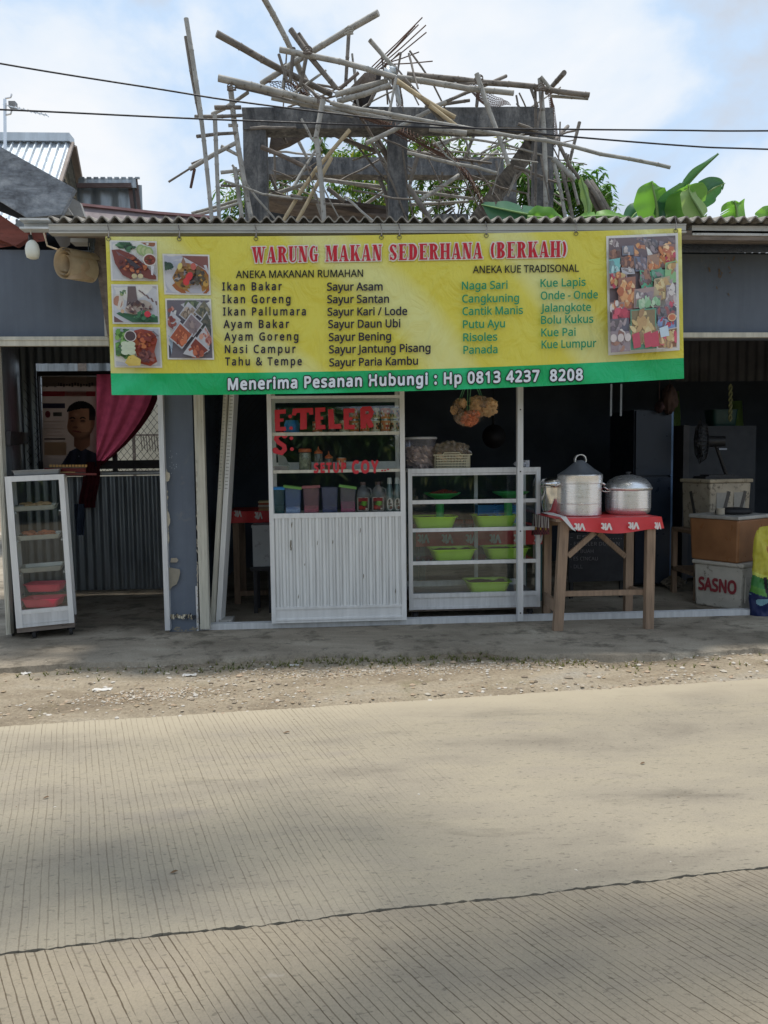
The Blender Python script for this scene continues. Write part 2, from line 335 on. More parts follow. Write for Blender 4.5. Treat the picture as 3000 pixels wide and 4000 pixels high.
# ------------------------------------------------------------------ ground, road, verge
def plain(m): return m
EA, EB = G(0, 2838, -.05), G(3000, 2650, -.05); ES = (EB.y-EA.y)/(EB.x-EA.x)
JA, JB = G(0, 3726, -.05), G(3000, 3389, -.05); JS = (JB.y-JA.y)/(JB.x-JA.x)
edgeY = lambda x: EA.y+ES*(x-EA.x)
jointY = lambda x: JA.y+JS*(x-JA.x)
def roadmat(name, d, spacing, worn, dk, tone=(1, 1, 1)):
    m, n, l, b = base(name); v = coord(n, l); nn = Vector((-d[1], d[0], 0)).normalized()
    dp = n.new('ShaderNodeVectorMath'); dp.operation = 'DOT_PRODUCT'; l.new(v, dp.inputs[0]); dp.inputs[1].default_value = nn
    al = n.new('ShaderNodeVectorMath'); al.operation = 'DOT_PRODUCT'; l.new(v, al.inputs[0]); al.inputs[1].default_value = Vector((d[0], d[1], 0)).normalized()
    wob = tnoise(n, l, v, 2.2, 3); wob2 = tnoise(n, l, v, 28, 2)
    u = math_(n, l, 'MULTIPLY_ADD', wob, .014, dp.outputs['Value']); u = math_(n, l, 'MULTIPLY_ADD', wob2, .0035, u)
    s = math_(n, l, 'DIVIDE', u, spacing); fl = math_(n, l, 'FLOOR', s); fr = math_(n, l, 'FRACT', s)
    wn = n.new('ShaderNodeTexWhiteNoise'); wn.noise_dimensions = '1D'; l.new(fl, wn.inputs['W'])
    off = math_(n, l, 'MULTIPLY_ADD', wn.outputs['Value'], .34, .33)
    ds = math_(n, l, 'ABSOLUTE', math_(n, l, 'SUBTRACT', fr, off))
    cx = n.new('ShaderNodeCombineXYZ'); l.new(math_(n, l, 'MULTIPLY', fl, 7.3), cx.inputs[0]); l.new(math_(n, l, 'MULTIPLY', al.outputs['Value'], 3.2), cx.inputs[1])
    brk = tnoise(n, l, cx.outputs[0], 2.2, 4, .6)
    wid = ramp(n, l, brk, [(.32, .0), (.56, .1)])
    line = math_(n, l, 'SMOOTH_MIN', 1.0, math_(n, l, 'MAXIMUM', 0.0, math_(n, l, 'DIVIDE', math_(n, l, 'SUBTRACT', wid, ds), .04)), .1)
    sx = n.new('ShaderNodeSeparateXYZ'); l.new(v, sx.inputs[0])
    if worn:
        w = math_(n, l, 'MULTIPLY_ADD', tnoise(n, l, v, 1.3, 3), .9, math_(n, l, 'MULTIPLY', sx.outputs[0], .55))
        w = ramp(n, l, w, [(.38, 1), (.72, .0)]); line = math_(n, l, 'MULTIPLY', line, w)
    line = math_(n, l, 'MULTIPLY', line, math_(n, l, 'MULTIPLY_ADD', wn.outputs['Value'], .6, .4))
    st = coord(n, l, (.5, 1.6, 1))
    big = tnoise(n, l, st, 1.9, 7, .6, .3)
    c = ramp(n, l, big, [(.3, (.245, .217, .172)), (.44, (.32, .285, .222)), (.55, (.355, .315, .238)), (.63, (.335, .297, .232)), (.75, (.27, .242, .2))])
    fine = tnoise(n, l, v, 190, 6, .75); c = mixc(n, l, .55, c, ramp(n, l, fine, [(.3, .62), (.5, .95), (.72, 1.12)]), 'MULTIPLY')
    pit = ramp(n, l, tnoise(n, l, coord(n, l, (.5, 1.2, 1)), 75, 3, .6), [(.33, .5), (.4, 1)]); c = mixc(n, l, .6, c, pit, 'MULTIPLY')
    stain = ramp(n, l, tnoise(n, l, coord(n, l, (.35, 1.5, 1)), 4.5, 7, .65, .5), [(.6, 1), (.74, .72)]); c = mixc(n, l, 1.0, c, stain, 'MULTIPLY')
    blot = ramp(n, l, tnoise(n, l, coord(n, l, (.4, 1, 1)), 11, 5, .6), [(.71, 0), (.77, .5)]); c = mixc(n, l, blot, c, (.5, .46, .4))
    if worn:   # pale dust drifted along the verge side of the slab
        e = math_(n, l, 'SUBTRACT', math_(n, l, 'MULTIPLY_ADD', sx.outputs[0], ES, EA.y-ES*EA.x), sx.outputs[1])
        e = math_(n, l, 'MULTIPLY_ADD', tnoise(n, l, v, 3.5, 5), .3, e)
        c = mixc(n, l, math_(n, l, 'MULTIPLY', .75, ramp(n, l, e, [(.2, 1), (.5, .0)])), c, (.45, .395, .295))
    c = mixc(n, l, 1.0, c, tone, 'MULTIPLY')
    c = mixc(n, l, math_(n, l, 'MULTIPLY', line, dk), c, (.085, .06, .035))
    l.new(c, b.inputs['Base Color']); b.inputs['Roughness'].default_value = .9; b.inputs['Specular IOR Level'].default_value = .2
    h = math_(n, l, 'MULTIPLY_ADD', line, -1.0, math_(n, l, 'MULTIPLY', fine, .35)); bump(n, l, b, h, .45, .006)
    return m
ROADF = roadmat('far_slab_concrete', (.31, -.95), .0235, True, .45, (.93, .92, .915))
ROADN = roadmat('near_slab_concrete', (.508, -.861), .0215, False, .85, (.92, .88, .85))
GROUND = mk('bare_earth', (.26, .2, .13), .95, 0, .25, 2, .3, 30)
mb = MB(); mb.add([V(-900, -900, -.17), V(900, -900, -.17), V(900, 900, -.17), V(-900, 900, -.17)], [(0, 1, 2, 3)])
tag(mb.build('ground', GROUND), kind='structure')
def slab(name, m, y0f, y1f, seed):
    r = random.Random(seed); xs = [-60, -30, -12, -6] + [-4+i*.012 for i in range(750)] + [5.2, 8, 15, 30, 60]
    def jag(x, k): return .008*mnoise.noise(V(x*3, 0, 0)) + .006*mnoise.noise(V(x*13, k, 3)) + .009*mnoise.noise(V(x*47, k, 5))
    a = [V(x, y0f(x)+jag(x, seed), -.05) for x in xs]; c = [V(x, y1f(x)+jag(x, seed+.37), -.05) for x in xs]; n = len(xs)
    vs = a+c+[p-V(0, 0, .11) for p in a]+[p-V(0, 0, .11) for p in c]
    fs = []
    for i in range(n-1): fs += [(i, i+1, n+i+1, n+i), (2*n+i, 2*n+i+1, i+1, i), (n+i, n+i+1, 3*n+i+1, 3*n+i)]
    mb = MB(); mb.add(vs, fs); return tag(mb.build(name, m, org=(0, 0, 0)), kind='structure')
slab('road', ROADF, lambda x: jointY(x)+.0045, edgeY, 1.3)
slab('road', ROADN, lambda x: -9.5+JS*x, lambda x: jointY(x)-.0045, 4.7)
# verge of trodden earth and gravel
def vergemat():
    m, n, l, b = base('verge_dirt'); v = coord(n, l)
    a = tnoise(n, l, coord(n, l, (.45, 1.3, 1)), 2.6, 8, .65, .4)
    c = ramp(n, l, a, [(.3, (.22, .172, .12)), (.45, (.355, .293, .212)), (.56, (.43, .363, .268)), (.7, (.42, .375, .305))])
    f = tnoise(n, l, v, 55, 8, .75); c = mixc(n, l, .75, c, ramp(n, l, f, [(.3, .5), (.5, .95), (.68, 1.25)]), 'MULTIPLY')
    g = ramp(n, l, tnoise(n, l, v, 3.3, 5, .6), [(.6, 0), (.7, 1)]); c = mixc(n, l, math_(n, l, 'MULTIPLY', g, .35), c, (.16, .15, .06))
    l.new(c, b.inputs['Base Color']); b.inputs['Roughness'].default_value = .95; b.inputs['Specular IOR Level'].default_value = .15
    bump(n, l, b, f, .9, .02); return m
def vz(x, y):
    k = min(2, max(0, (edgeY(x)-y)/.25+1)); h = .017*mnoise.noise(V(x*2, y*3, 1))+.012*mnoise.noise(V(x*7, y*9, 2))+.008*mnoise.noise(V(x*21, y*25, 4))
    z = -.045+h*(1-.55*min(k, 1)) + .012*(1-min(k, 1))
    return min(z, -.051-.02*max(0, k-.9)) if k > .9 else z
mb = MB(); mb.grid(lambda u, v: (lambda x, y: V(x, y, vz(x, y)))(-7+u*14, -2.05+v*1.7), 420, 60)
tag(mb.build('verge', vergemat(), smooth=True), kind='structure')
# concrete apron in front of and inside the stall, with a broken front edge
def apmat():
    m, n, l, b = base('apron_concrete'); v = coord(n, l)
    a = tnoise(n, l, coord(n, l, (.5, 1, 1)), 2.2, 7, .62, .3); c = ramp(n, l, a, [(.32, (.19, .162, .122)), (.5, (.32, .276, .215)), (.68, (.46, .405, .32))])
    f = tnoise(n, l, v, 90, 7, .7); c = mixc(n, l, .6, c, ramp(n, l, f, [(.3, .55), (.55, 1.05)]), 'MULTIPLY')
    d = ramp(n, l, tnoise(n, l, v, 6, 8, .7), [(.52, 0), (.64, 1)]); c = mixc(n, l, math_(n, l, 'MULTIPLY', d, .65), c, (.085, .074, .055))
    l.new(c, b.inputs['Base Color']); b.inputs['Roughness'].default_value = .9; b.inputs['Specular IOR Level'].default_value = .2; bump(n, l, b, f, .5, .01); return m
def apY(x):
    px = [(-8, -.8), (-2.2, -.83), (-1.5, -.74), (-1.0, -.76), (-.2, -.68), (.3, -.70), (.9, -.72), (1.3, -.86), (2.0, -.96), (2.6, -.9), (3.2, -.97), (8, -.95)]
    for (a, p), (c, q) in zip(px, px[1:]):
        if a <= x <= c: y = p+(q-p)*(x-a)/(c-a); break
    else: y = -.85
    return y+.06*mnoise.noise(V(x*2.6, 0, 7))+.035*mnoise.noise(V(x*9, 0, 9))+.02*mnoise.noise(V(x*27, 0, 4))
xs = [-30, -12]+[-6+i*.035 for i in range(345)]+[10, 30]; n_ = len(xs)
vs = [V(x, apY(x), -.006) for x in xs]+[V(x, apY(x)+.05, 0) for x in xs]+[V(x, 8.5, 0) for x in xs]+[V(x, apY(x)-.03, -.09) for x in xs]; fs = []
for i in range(n_-1): fs += [(i, i+1, n_+i+1, n_+i), (n_+i, n_+i+1, 2*n_+i+1, 2*n_+i), (3*n_+i, 3*n_+i+1, i+1, i)]
tag(MB().add(vs, fs).build('pavement', apmat()), kind='structure')
# loose stones: uncountable
def stones():
    mb = MB(); r = random.Random(3)
    ico = [(0, 0, 1), (.9, 0, .3), (.28, .85, .35), (-.72, .53, .3), (-.72, -.53, .3), (.28, -.85, .3), (0, 0, -.8)]
    fc = [(0, 1, 2), (0, 2, 3), (0, 3, 4), (0, 4, 5), (0, 5, 1), (6, 2, 1), (6, 3, 2), (6, 4, 3), (6, 5, 4), (6, 1, 5)]
    cols = [(172, 160, 142), (186, 178, 164), (150, 138, 122), (164, 146, 122), (196, 190, 180), (134, 122, 106), (176, 156, 134)]
    def put(x, y, s, z=None):
        a = r.uniform(0, 6.28); q = Matrix.Rotation(a, 3, 'Z'); e = V(r.uniform(.7, 1.3), r.uniform(.6, 1), r.uniform(.35, .7))
        z0 = (vz(x, y) if z is None else z)
        mb.add([q @ V(p[0]*e.x*s*r.uniform(.8, 1.2), p[1]*e.y*s*r.uniform(.8, 1.2), p[2]*e.z*s)+V(x, y, z0) for p in ico], fc, 0, sh(r.choice(cols)))
    for k in range(7000):
        x = r.uniform(-4.5, 5.5); y = r.uniform(edgeY(x)-.01, apY(x)+.0)
        d = mnoise.noise(V(x*1.1, y*3.2, 3.3))
        if d < .02 and r.random() < .86: continue
        put(x, y, abs(r.gauss(.006, .0045))+.002)
    for k in range(2600):      # the pale crushed-stone streak in the middle of the verge
        x = r.gauss(.45, .6); y = -1.02+.03*(x-.4)+r.gauss(0, .055)
        put(x, y, abs(r.gauss(.005, .002))+.002)
    for k in range(900):
        x = r.gauss(-.95, .22); y = -1.35+r.gauss(0, .045); put(x, y, abs(r.gauss(.005, .002))+.002)
    for k in range(160): x = r.uniform(-2.5, 3.4); put(x, r.uniform(edgeY(x), apY(x)), r.uniform(.012, .024))
    for k in range(130): x = r.uniform(-3, 4); put(x, r.uniform(apY(x)+.05, -.05), r.uniform(.002, .006), 0)
    for k in range(40): x = r.uniform(-1.5, 2.6); put(x, r.uniform(jointY(x)-.3, edgeY(x)), r.uniform(.002, .006), -.05)
    return tag(mb.build('gravel', printmat('stone_chips', .9, .15)), kind='stuff', label='loose stones and chips scattered over the dirt verge and the paving', cat='gravel')
stones()
LIT = mk('litter_plastic', (.6, .58, .54), .5, 0, .2, 20)
r = random.Random(19)
for i, (px, py, w_, lab) in enumerate([(400, 2692, .05, 'pale scrap of plastic on the dirt at the left'), (740, 2635, .04, 'whitish crumpled wrapper on the dirt left of centre'), (1150, 2600, .028, 'small pale wrapper on the dirt below the drinks counter'), (2490, 2545, .03, 'greenish leaf-like scrap at the edge of the paving below the table'), (100, 2628, .03, 'white scrap on the dirt near the left border')]):
    c = G(px, py, -.03); c.z = max(vz(c.x, c.y), -.04)+.006; mb = MB(); mb.grid(lambda u, v: c+V((u-.5)*w_*2, (v-.5)*w_, .008*mnoise.noise(V(u*4, v*4, i*7))), 8, 6); tag(mb.build('litter', LIT if i != 3 else mk('green_scrap', (.1, .13, .06), .7)), lab, 'litter', 'litter along the verge')
# weeds along the verge: uncountable
WEED = leafmat('weed_leaf', [(0, (.09, .11, .025)), (.5, (.14, .15, .04)), (1, (.22, .2, .07))], .3)
mb = MB(); r = random.Random(11)
for k in range(420):
    x = r.gauss(.35, .75) if r.random() < .75 else r.uniform(-2, 2.5); y = apY(x)-.12+r.gauss(0, .06); z = vz(x, y)
    for q in range(4):
        a = r.uniform(0, 6.28); h = r.uniform(.008, .03); w = .004; d = V(math.cos(a), math.sin(a), 0)
        mb.add([V(x, y, z)+d.yxz*w if False else V(x-w*d.y, y+w*d.x, z), V(x+w*d.y, y-w*d.x, z), V(x, y, z)+d*h*.8+V(0, 0, h)], [(0, 1, 2)])
tag(mb.build('weeds', WEED), kind='stuff', label='sparse low weeds growing where the paving meets the dirt', cat='weeds')
# fallen leaves lying on the road
LEAFDRY = mk('dry_leaf', (.13, .075, .035), .8, 0, .3, 30)
r = random.Random(5)
for i, (px, py, s, where) in enumerate([(1120, 2862, .016, 'near the edge of the road by the dirt'), (2510, 2983, .012, 'on the smooth pale concrete right of centre'), (680, 3408, .013, 'in the shaded patch on the left of the road'), (180, 3117, .012, 'on the grooved concrete at the left')]):
    c = G(px, py, -.047); mb = MB(); a = r.uniform(-.4, .4); d = V(math.cos(a), math.sin(a), 0); e = V(-d.y, d.x, 0)
    mb.add([c-d*s, c-d*s*.3+e*s*.35+V(0, 0, .004), c+d*s*.4+e*s*.3+V(0, 0, .006), c+d*s+V(0, 0, .003), c+d*s*.4-e*s*.3+V(0, 0, .004), c-d*s*.3-e*s*.35+V(0, 0, .002)], [(0, 1, 5), (1, 2, 4, 5), (2, 3, 4)])
    tag(mb.build('fallen_leaf', LEAFDRY), 'dry brown fallen leaf '+where, 'leaf', 'leaves fallen on the road')
# ------------------------------------------------------------------ the stall building
B = thing('stall_building', (0.5, .06, 0), 'long low roadside stall with blue grey front and wavy fibre cement roof', 'building')
x_eL = P(185, 858, -.5).x
def part(mb, name, m, par=B, **k): return mb.build(name, m, par, **k)
# front wall above the door beams, left and right of the banner
mb = MB(); a = P(-80, 1318, 0); mb.box((P(-60, 1000, 0).x, 0, 2.03), (-.95, .11, 2.62)); part(mb, 'upper_wall', WALLB)
mb = MB(); mb.box((-.95, 0, 2.03), (5.2, .11, 2.62)); part(mb, 'upper_wall', WALLB)
# scuffs on the right-hand wall
pic = Pic(lambda x, y, l: P(x, y, -l), start=.001); r = random.Random(2)
for k in range(16):
    x, y = 2835+r.gauss(0, 22), 1060+r.gauss(0, 45); pic.poly(ell(x, y, r.uniform(1, 4), r.uniform(3, 11), r.uniform(-.5, .5), 7, .4, r), (112, 98, 84))
pic.build('scuff_mark', B, PLASTER)
mb = MB(); mb.fbox(-80, 1315, 425, 1350, -.045, .04); mb.fbox(-80, 1323, 425, 1328, -.052, .01); part(mb, 'door_beam', CREAM)
mb = MB(); mb.fbox(2600, 1299, 3200, 1317, -.045, .04); part(mb, 'door_beam', CREAM)
# blue pillar with chipped edges
xa, xb = P(648, 2000, .03).x, P(763, 2000, .03).x
mb = MB(); mb.box((xa, .03, 0), (xb, .2, 2.03)); pil = part(mb, 'pillar', WALLB)
pic = Pic(lambda x, y, l: P(x, y, .03-l), start=.001); r = random.Random(8)
def chip(px, py, rx, ry, c=(196, 188, 170)): pic.poly(ell(px, py, rx, ry, r.uniform(-.3, .3), 9, .35, r), c)
for y in range(1840, 2440, 9):
    if r.random() < .78: chip(650+(y-2000)*.012+r.uniform(-3, 3), y, r.uniform(2, 6), r.uniform(4, 12))
for y, s in ((1860, 8), (2010, 9), (2040, 9), (2100, 8)): chip(654, y, s, 20)
pic.poly([(653, 2215), (672, 2218), (702, 2224), (704, 2236), (698, 2262), (690, 2282), (672, 2292), (660, 2312), (655, 2290)], (150, 144, 130)); pic.poly([(668, 2180), (690, 2179), (697, 2188), (690, 2197), (665, 2197)], (160, 152, 138))
for k in range(34): chip(660+k*3.1, 2408+r.uniform(-4, 5), 4, r.uniform(4, 11), r.choice([(205, 198, 178), (150, 140, 120), (60, 62, 66)]))
for y in range(1780, 2460, 11):
    if r.random() < .5: chip(769+(y-2000)*.008, y, 2.2, r.uniform(3, 9), (170, 164, 150))
for k in range(14): chip(r.uniform(660, 700), r.uniform(1760, 1860), 1.6, 1.8, (150, 158, 168))
for k in range(20): chip(r.uniform(655, 770), 2455+r.uniform(-5, 8), 5, 3, (140, 132, 116))
pic.build('bare_plaster', pil, PLASTER)
# door posts, threshold track
def post(px, y0, y1, w, Y, d, m, name='door_post', grooves=True):
    mb = MB(); a = P(px, (y0+y1)/2, Y); x0, x1 = P(px-w/2, (y0+y1)/2, Y).x, P(px+w/2, (y0+y1)/2, Y).x
    z0, z1 = max(0, P(px, y1, Y).z), P(px, y0, Y).z; mb.box((x0, Y, z0), (x1, Y+d, z1))
    if grooves:
        for k in (.3, .68): x = x0+(x1-x0)*k; mb.box((x-.003, Y-.004, z0), (x+.003, Y-.0, z1))
    return part(mb, name, m)
post(636, 1340, 2463, 20, -.02, .06, ALU, grooves=False); post(784, 1340, 2458, 36, .0, .07, CREAM); post(6, 1345, 2480, 18, -.04, .06, CREAM)
post(2033, 1400, 2426, 22, .0, .045, ALU, grooves=False); post(770, 2290, 2465, 8, .015, .02, ALU, grooves=False)
mb = MB(); x0, x1 = P(776, 2460, .05).x, 4.6; mb.box((x0, .05, 0), (x1, .11, .018)); mb.box((x0, .05, .018), (x1, .06, .042)); mb.box((x0, .098, .018), (x1, .11, .042)); part(mb, 'threshold_track', ALU)
pic = Pic(lambda x, y, l: P(x, y, -l), start=.001)
for y in (1600, 1842, 2075, 2395): pic.poly(ell(2033, y, 3), (70, 70, 70))
pic.build('screw', B, PRINTM)
# roof sheet
ezL, ezR = P(190, 856, -.5).z, P(2990, 856, -.5).z; exL, exR = x_eL, 5.0; slope = math.tan(R(10.5))
def roofpt(x, y, off=0): return V(x, y, ezL+(ezR-ezL)*(x-exL)/(P(2990, 856, -.5).x-exL)+slope*(y+.5)+.0165*math.sin(2*math.pi*x/.0765)*1.0+off)
mb = MB(); k = int((exR-exL)/.0765*12); ys = (-.5, 2.15)
for off in (.005, -.005):
    vs = [roofpt(exL+(exR-exL)*i/k, y, off) for y in ys for i in range(k+1)]; mb.add(vs, [(i, i+1, k+2+i, k+1+i) for i in range(k)])
vs = [roofpt(exL+(exR-exL)*i/k, -.5, o_) for o_ in (.005, -.005) for i in range(k+1)]; mb.add(vs, [(i, i+1, k+2+i, k+1+i) for i in range(k)])
part(mb, 'roof', ROOFM, smooth=True, auto=40)
# eaves channel
mb = MB(); a = P(190, 874, -.53); b = P(2680, 874, -.53); z1 = a.z; z0 = P(190, 912, -.53).z
def sl(x): return (b.z-a.z)*(x-a.x)/(b.x-a.x)
def lbox(x0, x1, y0, y1, za, zb):
    mb.add([V(x, y, z+sl(x)) for z in (za, zb) for x, y in ((x0, y0), (x1, y0), (x1, y1), (x0, y1))], [(0, 3, 2, 1), (4, 5, 6, 7), (0, 1, 5, 4), (1, 2, 6, 5), (2, 3, 7, 6), (3, 0, 4, 7)])
h = z1-z0
lbox(a.x, b.x, -.53, -.47, z0+h*.3, z1); lbox(a.x, b.x, -.522, -.47, z0+h*.16, z0+h*.3); lbox(a.x, b.x, -.538, -.47, z0, z0+h*.16); lbox(a.x, b.x, -.536, -.53, z1-h*.13, z1-.002)
xj = P(388, 890, -.53).x; mb.box((xj-.002, -.5315, z0), (xj+.002, -.53, z1))
part(mb, 'eaves_channel', FASC)
mb = MB(); a0 = P(80, 874, -.5); xs0 = a0.x; xs1 = a.x-.004; zt = P(80, 851, -.52).z; zb = P(80, 893, -.52).z
mb.box((xs0, -.52, zt-.012), (xs1, -.44, zt)); mb.box((xs0, -.52, zb), (xs1, -.44, zb+.012)); mb.box((xs0+.002, -.45, zb+.013), (xs1, -.44, zt-.013)); part(mb, 'channel_end', mk('pale_channel_paint', (.6, .62, .62), .5, 0, .12, 6, dirt=(.35, .35, .34)))
mb = MB(); p = P(2682, 893, -.35); mb.box((p.x+.003, -.42, p.z-.065), (5, -.36, p.z)); mb.box((p.x+.003, -.43, p.z-.065), (5, -.42, p.z-.05)); part(mb, 'eaves_channel', mk('white_channel_paint', (.52, .53, .52), .5, 0, .1, 6, dirt=(.3, .3, .28)))
mb = MB(); p0, p1 = P(275, 912, -.12), P(375, 948, -.12); mb.box((p0.x, -.12, p1.z+.03), (p1.x, -.03, p0.z)); mb.box((p0.x, -.13, p1.z), (p1.x, -.03, p1.z+.025)); part(mb, 'inner_channel', FASC)
mb = MB(); mb.box((-1.6, -.42, 2.6), (4.9, -.36, 2.66)); mb.box((-1.6, -.1, 2.68), (4.9, -.04, 2.74)); part(mb, 'purlin', OLDW)
# room shells: back walls, sides, ceiling
LB = 1.92
bxL = P(110, 2000, LB).x
def rp(px, py): return P(px, py, LB)
wz1, wz0 = rp(400, 1462).z, rp(400, 1848).z; wx0, wx1 = rp(150, 1650).x, rp(640, 1650).x
mb = MB(); corr(mb, (bxL-.1, LB), (wx1+.3, LB), 0, wz0-.03, .076, .010); part(mb, 'zinc_back_wall', ZINC, smooth=True)
mb = MB(); corr(mb, (bxL-.1, LB), (wx1+.3, LB), wz1+.1, 2.9, .076, .010); corr(mb, (bxL-.1, LB), (wx0, LB), wz0-.03, wz1+.1); part(mb, 'zinc_back_wall', ZINC, smooth=True)
fp = P(18, 1900, .03)
mb = MB(); corr(mb, (fp.x, .03), (bxL-.02, LB), 0, 2.8, .076, .010); part(mb, 'zinc_side_wall', ZINC, smooth=True)
mb = MB(); mb.bar((fp.x+.03, .05, P(20, 1712, .05).z), (bxL+.03, LB-.05, rp(100, 1712).z), .1, .03); part(mb, 'wall_rail', mk('dark_rail', (.04, .04, .045), .7))
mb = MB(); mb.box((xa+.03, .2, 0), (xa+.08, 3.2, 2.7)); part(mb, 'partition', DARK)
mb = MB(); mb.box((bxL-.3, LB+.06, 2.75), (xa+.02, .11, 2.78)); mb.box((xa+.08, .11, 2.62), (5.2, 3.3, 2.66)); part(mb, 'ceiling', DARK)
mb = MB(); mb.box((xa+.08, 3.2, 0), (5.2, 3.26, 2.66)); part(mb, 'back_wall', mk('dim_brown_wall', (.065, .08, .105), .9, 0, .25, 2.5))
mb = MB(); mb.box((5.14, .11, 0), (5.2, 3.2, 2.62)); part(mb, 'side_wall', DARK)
xr = P(2640, 1400, 2.3).x
mb = MB(); corr(mb, (xr, 2.3), (5.1, 2.3), P(2700, 1490, 2.3).z, 2.62, .1, .012); part(mb, 'zinc_inner_wall', mk('dark_zinc', (.09, .09, .1), .5, .3, .3, 3), smooth=True)  # zinc in a darker tone than the other zinc walls
# window of the left room: frame, sill rail, chain-link mesh
mb = MB(); fr = MB()
for q in ((150, 1450, 645, 1466), (150, 1802, 645, 1829), (150, 1844, 645, 1853)): fr.fbox(*q, LB-.05, .05)
fr.fbox(142, 1450, 166, 1853, LB-.055, .05); fr.fbox(438, 1770, 458, 1846, LB-.04, .03)
part(fr, 'window_frame', mk('dark_window_frame', (.035, .032, .035), .7))
mb = MB(); mb.fbox(300, 1846, 640, 1851, LB-.075, .02); part(mb, 'window_sill', ALU)
mb = MB(); y0, y1 = 1470, 1845
for k in range(-14, 26):
    x = 380+k*26
    for s_ in (1, -1):
        q0, q1 = (x, y1), (x+s_*300, y0)
        mb.tube([rp(*q0), rp(*q1)], .0022, 4, cap=False)
o = part(mb, 'wire_mesh', WIRE)
# plank / downpipe beside the banner
mb = MB()
mb.bar(P(372, 930, -.16), P(432, 1310, -.16), .035, .03); mb.bar(P(398, 930, -.2), P(446, 1300, -.2), .05, .02)
part(mb, 'corner_board', OLDW)
mb = MB(); mb.fbox(404, 1180, 424, 1312, -.1, .06); part(mb, 'corner_block', FASC)
# ------------------------------------------------------------------ banner
def q3(x, pts):
    (a, p), (b, q), (c, r_) = pts
    return p*(x-b)*(x-c)/((a-b)*(a-c))+q*(x-a)*(x-c)/((b-a)*(b-c))+r_*(x-a)*(x-b)/((c-a)*(c-b))
topP = ((412, 924), (1500, 918), (2662, 892)); botP = ((436, 1543), (1500, 1530), (2672, 1478)); YB = -.62
def bwave(x, y):
    v = (y-920)/600; u = (x-412)/2250
    w = .010*math.sin(x/190+y/520)+.006*math.sin(x/83-y/210)*v + .012*math.sin(u*math.pi)*v
    w += .007*math.sin((x-412+1.4*(y-920))/31)*max(0, 1-math.hypot(x-412, (y-1540))/420)*1.2
    w += .009*math.sin((x-2662-1.2*(y-892))/24)*max(0, 1-math.hypot(x-2662, y-892)/380)
    w += .006*math.sin((x*.6+y)/27)*max(0, (y-1400)/140)*abs(math.sin(x/310))
    w += .008*mnoise.noise(V(x/170, y/140, 0))+.0025*mnoise.noise(V((x+y)/70, (y-x*.3)/190, 4))
    w += .010*math.cos(u*math.pi*8)*max(0, 1-v*2.2)
    return w
def bpt(x, y, lift=0): return P(x, y, YB+bwave(x, y)-lift)
def buv(u, v):
    x = 412+u*2250; y = q3(x, topP)*(1-v)+q3(x, botP)*v
    x += (24*(1-u)+10*u)*v; return bpt(x, y)
def bannermat(name, c0, c1):
    m, n, l, b = base(name); v = coord(n, l)
    wv = n.new('ShaderNodeTexWave'); wv.inputs['Scale'].default_value = .42; wv.inputs['Distortion'].default_value = 3.5; wv.inputs['Detail'].default_value = 1
    mp = n.new('ShaderNodeMapping'); mp.inputs['Rotation'].default_value = (0, .8, 0); l.new(v, mp.inputs[0]); l.new(mp.outputs[0], wv.inputs[0])
    f = ramp(n, l, wv.outputs['Fac'], [(.6, 0), (.95, 1)]); c = mixc(n, l, f, c0, c1)
    l.new(c, b.inputs['Base Color']); b.inputs['Roughness'].default_value = .38; b.inputs['Specular IOR Level'].default_value = .45
    bump(n, l, b, tnoise(n, l, coord(n, l, (1, 1, .6)), 7, 5, .5, 1.6), .6, .04)
    return m
BY = bannermat('banner_yellow', sh((220, 209, 78)), sh((222, 219, 138))); BG = bannermat('banner_green', sh((0, 172, 98)), sh((30, 190, 122)))
BN = thing('banner', P(1530, 1540, YB), 'wide yellow and green food menu banner hung along the eaves', 'banner')
mb = MB(); mb.grid(buv, 300, 80, mf=lambda u, v: 0 if v < .858 else 1); mb.build('sheet', [BY, BG], BN, smooth=True)
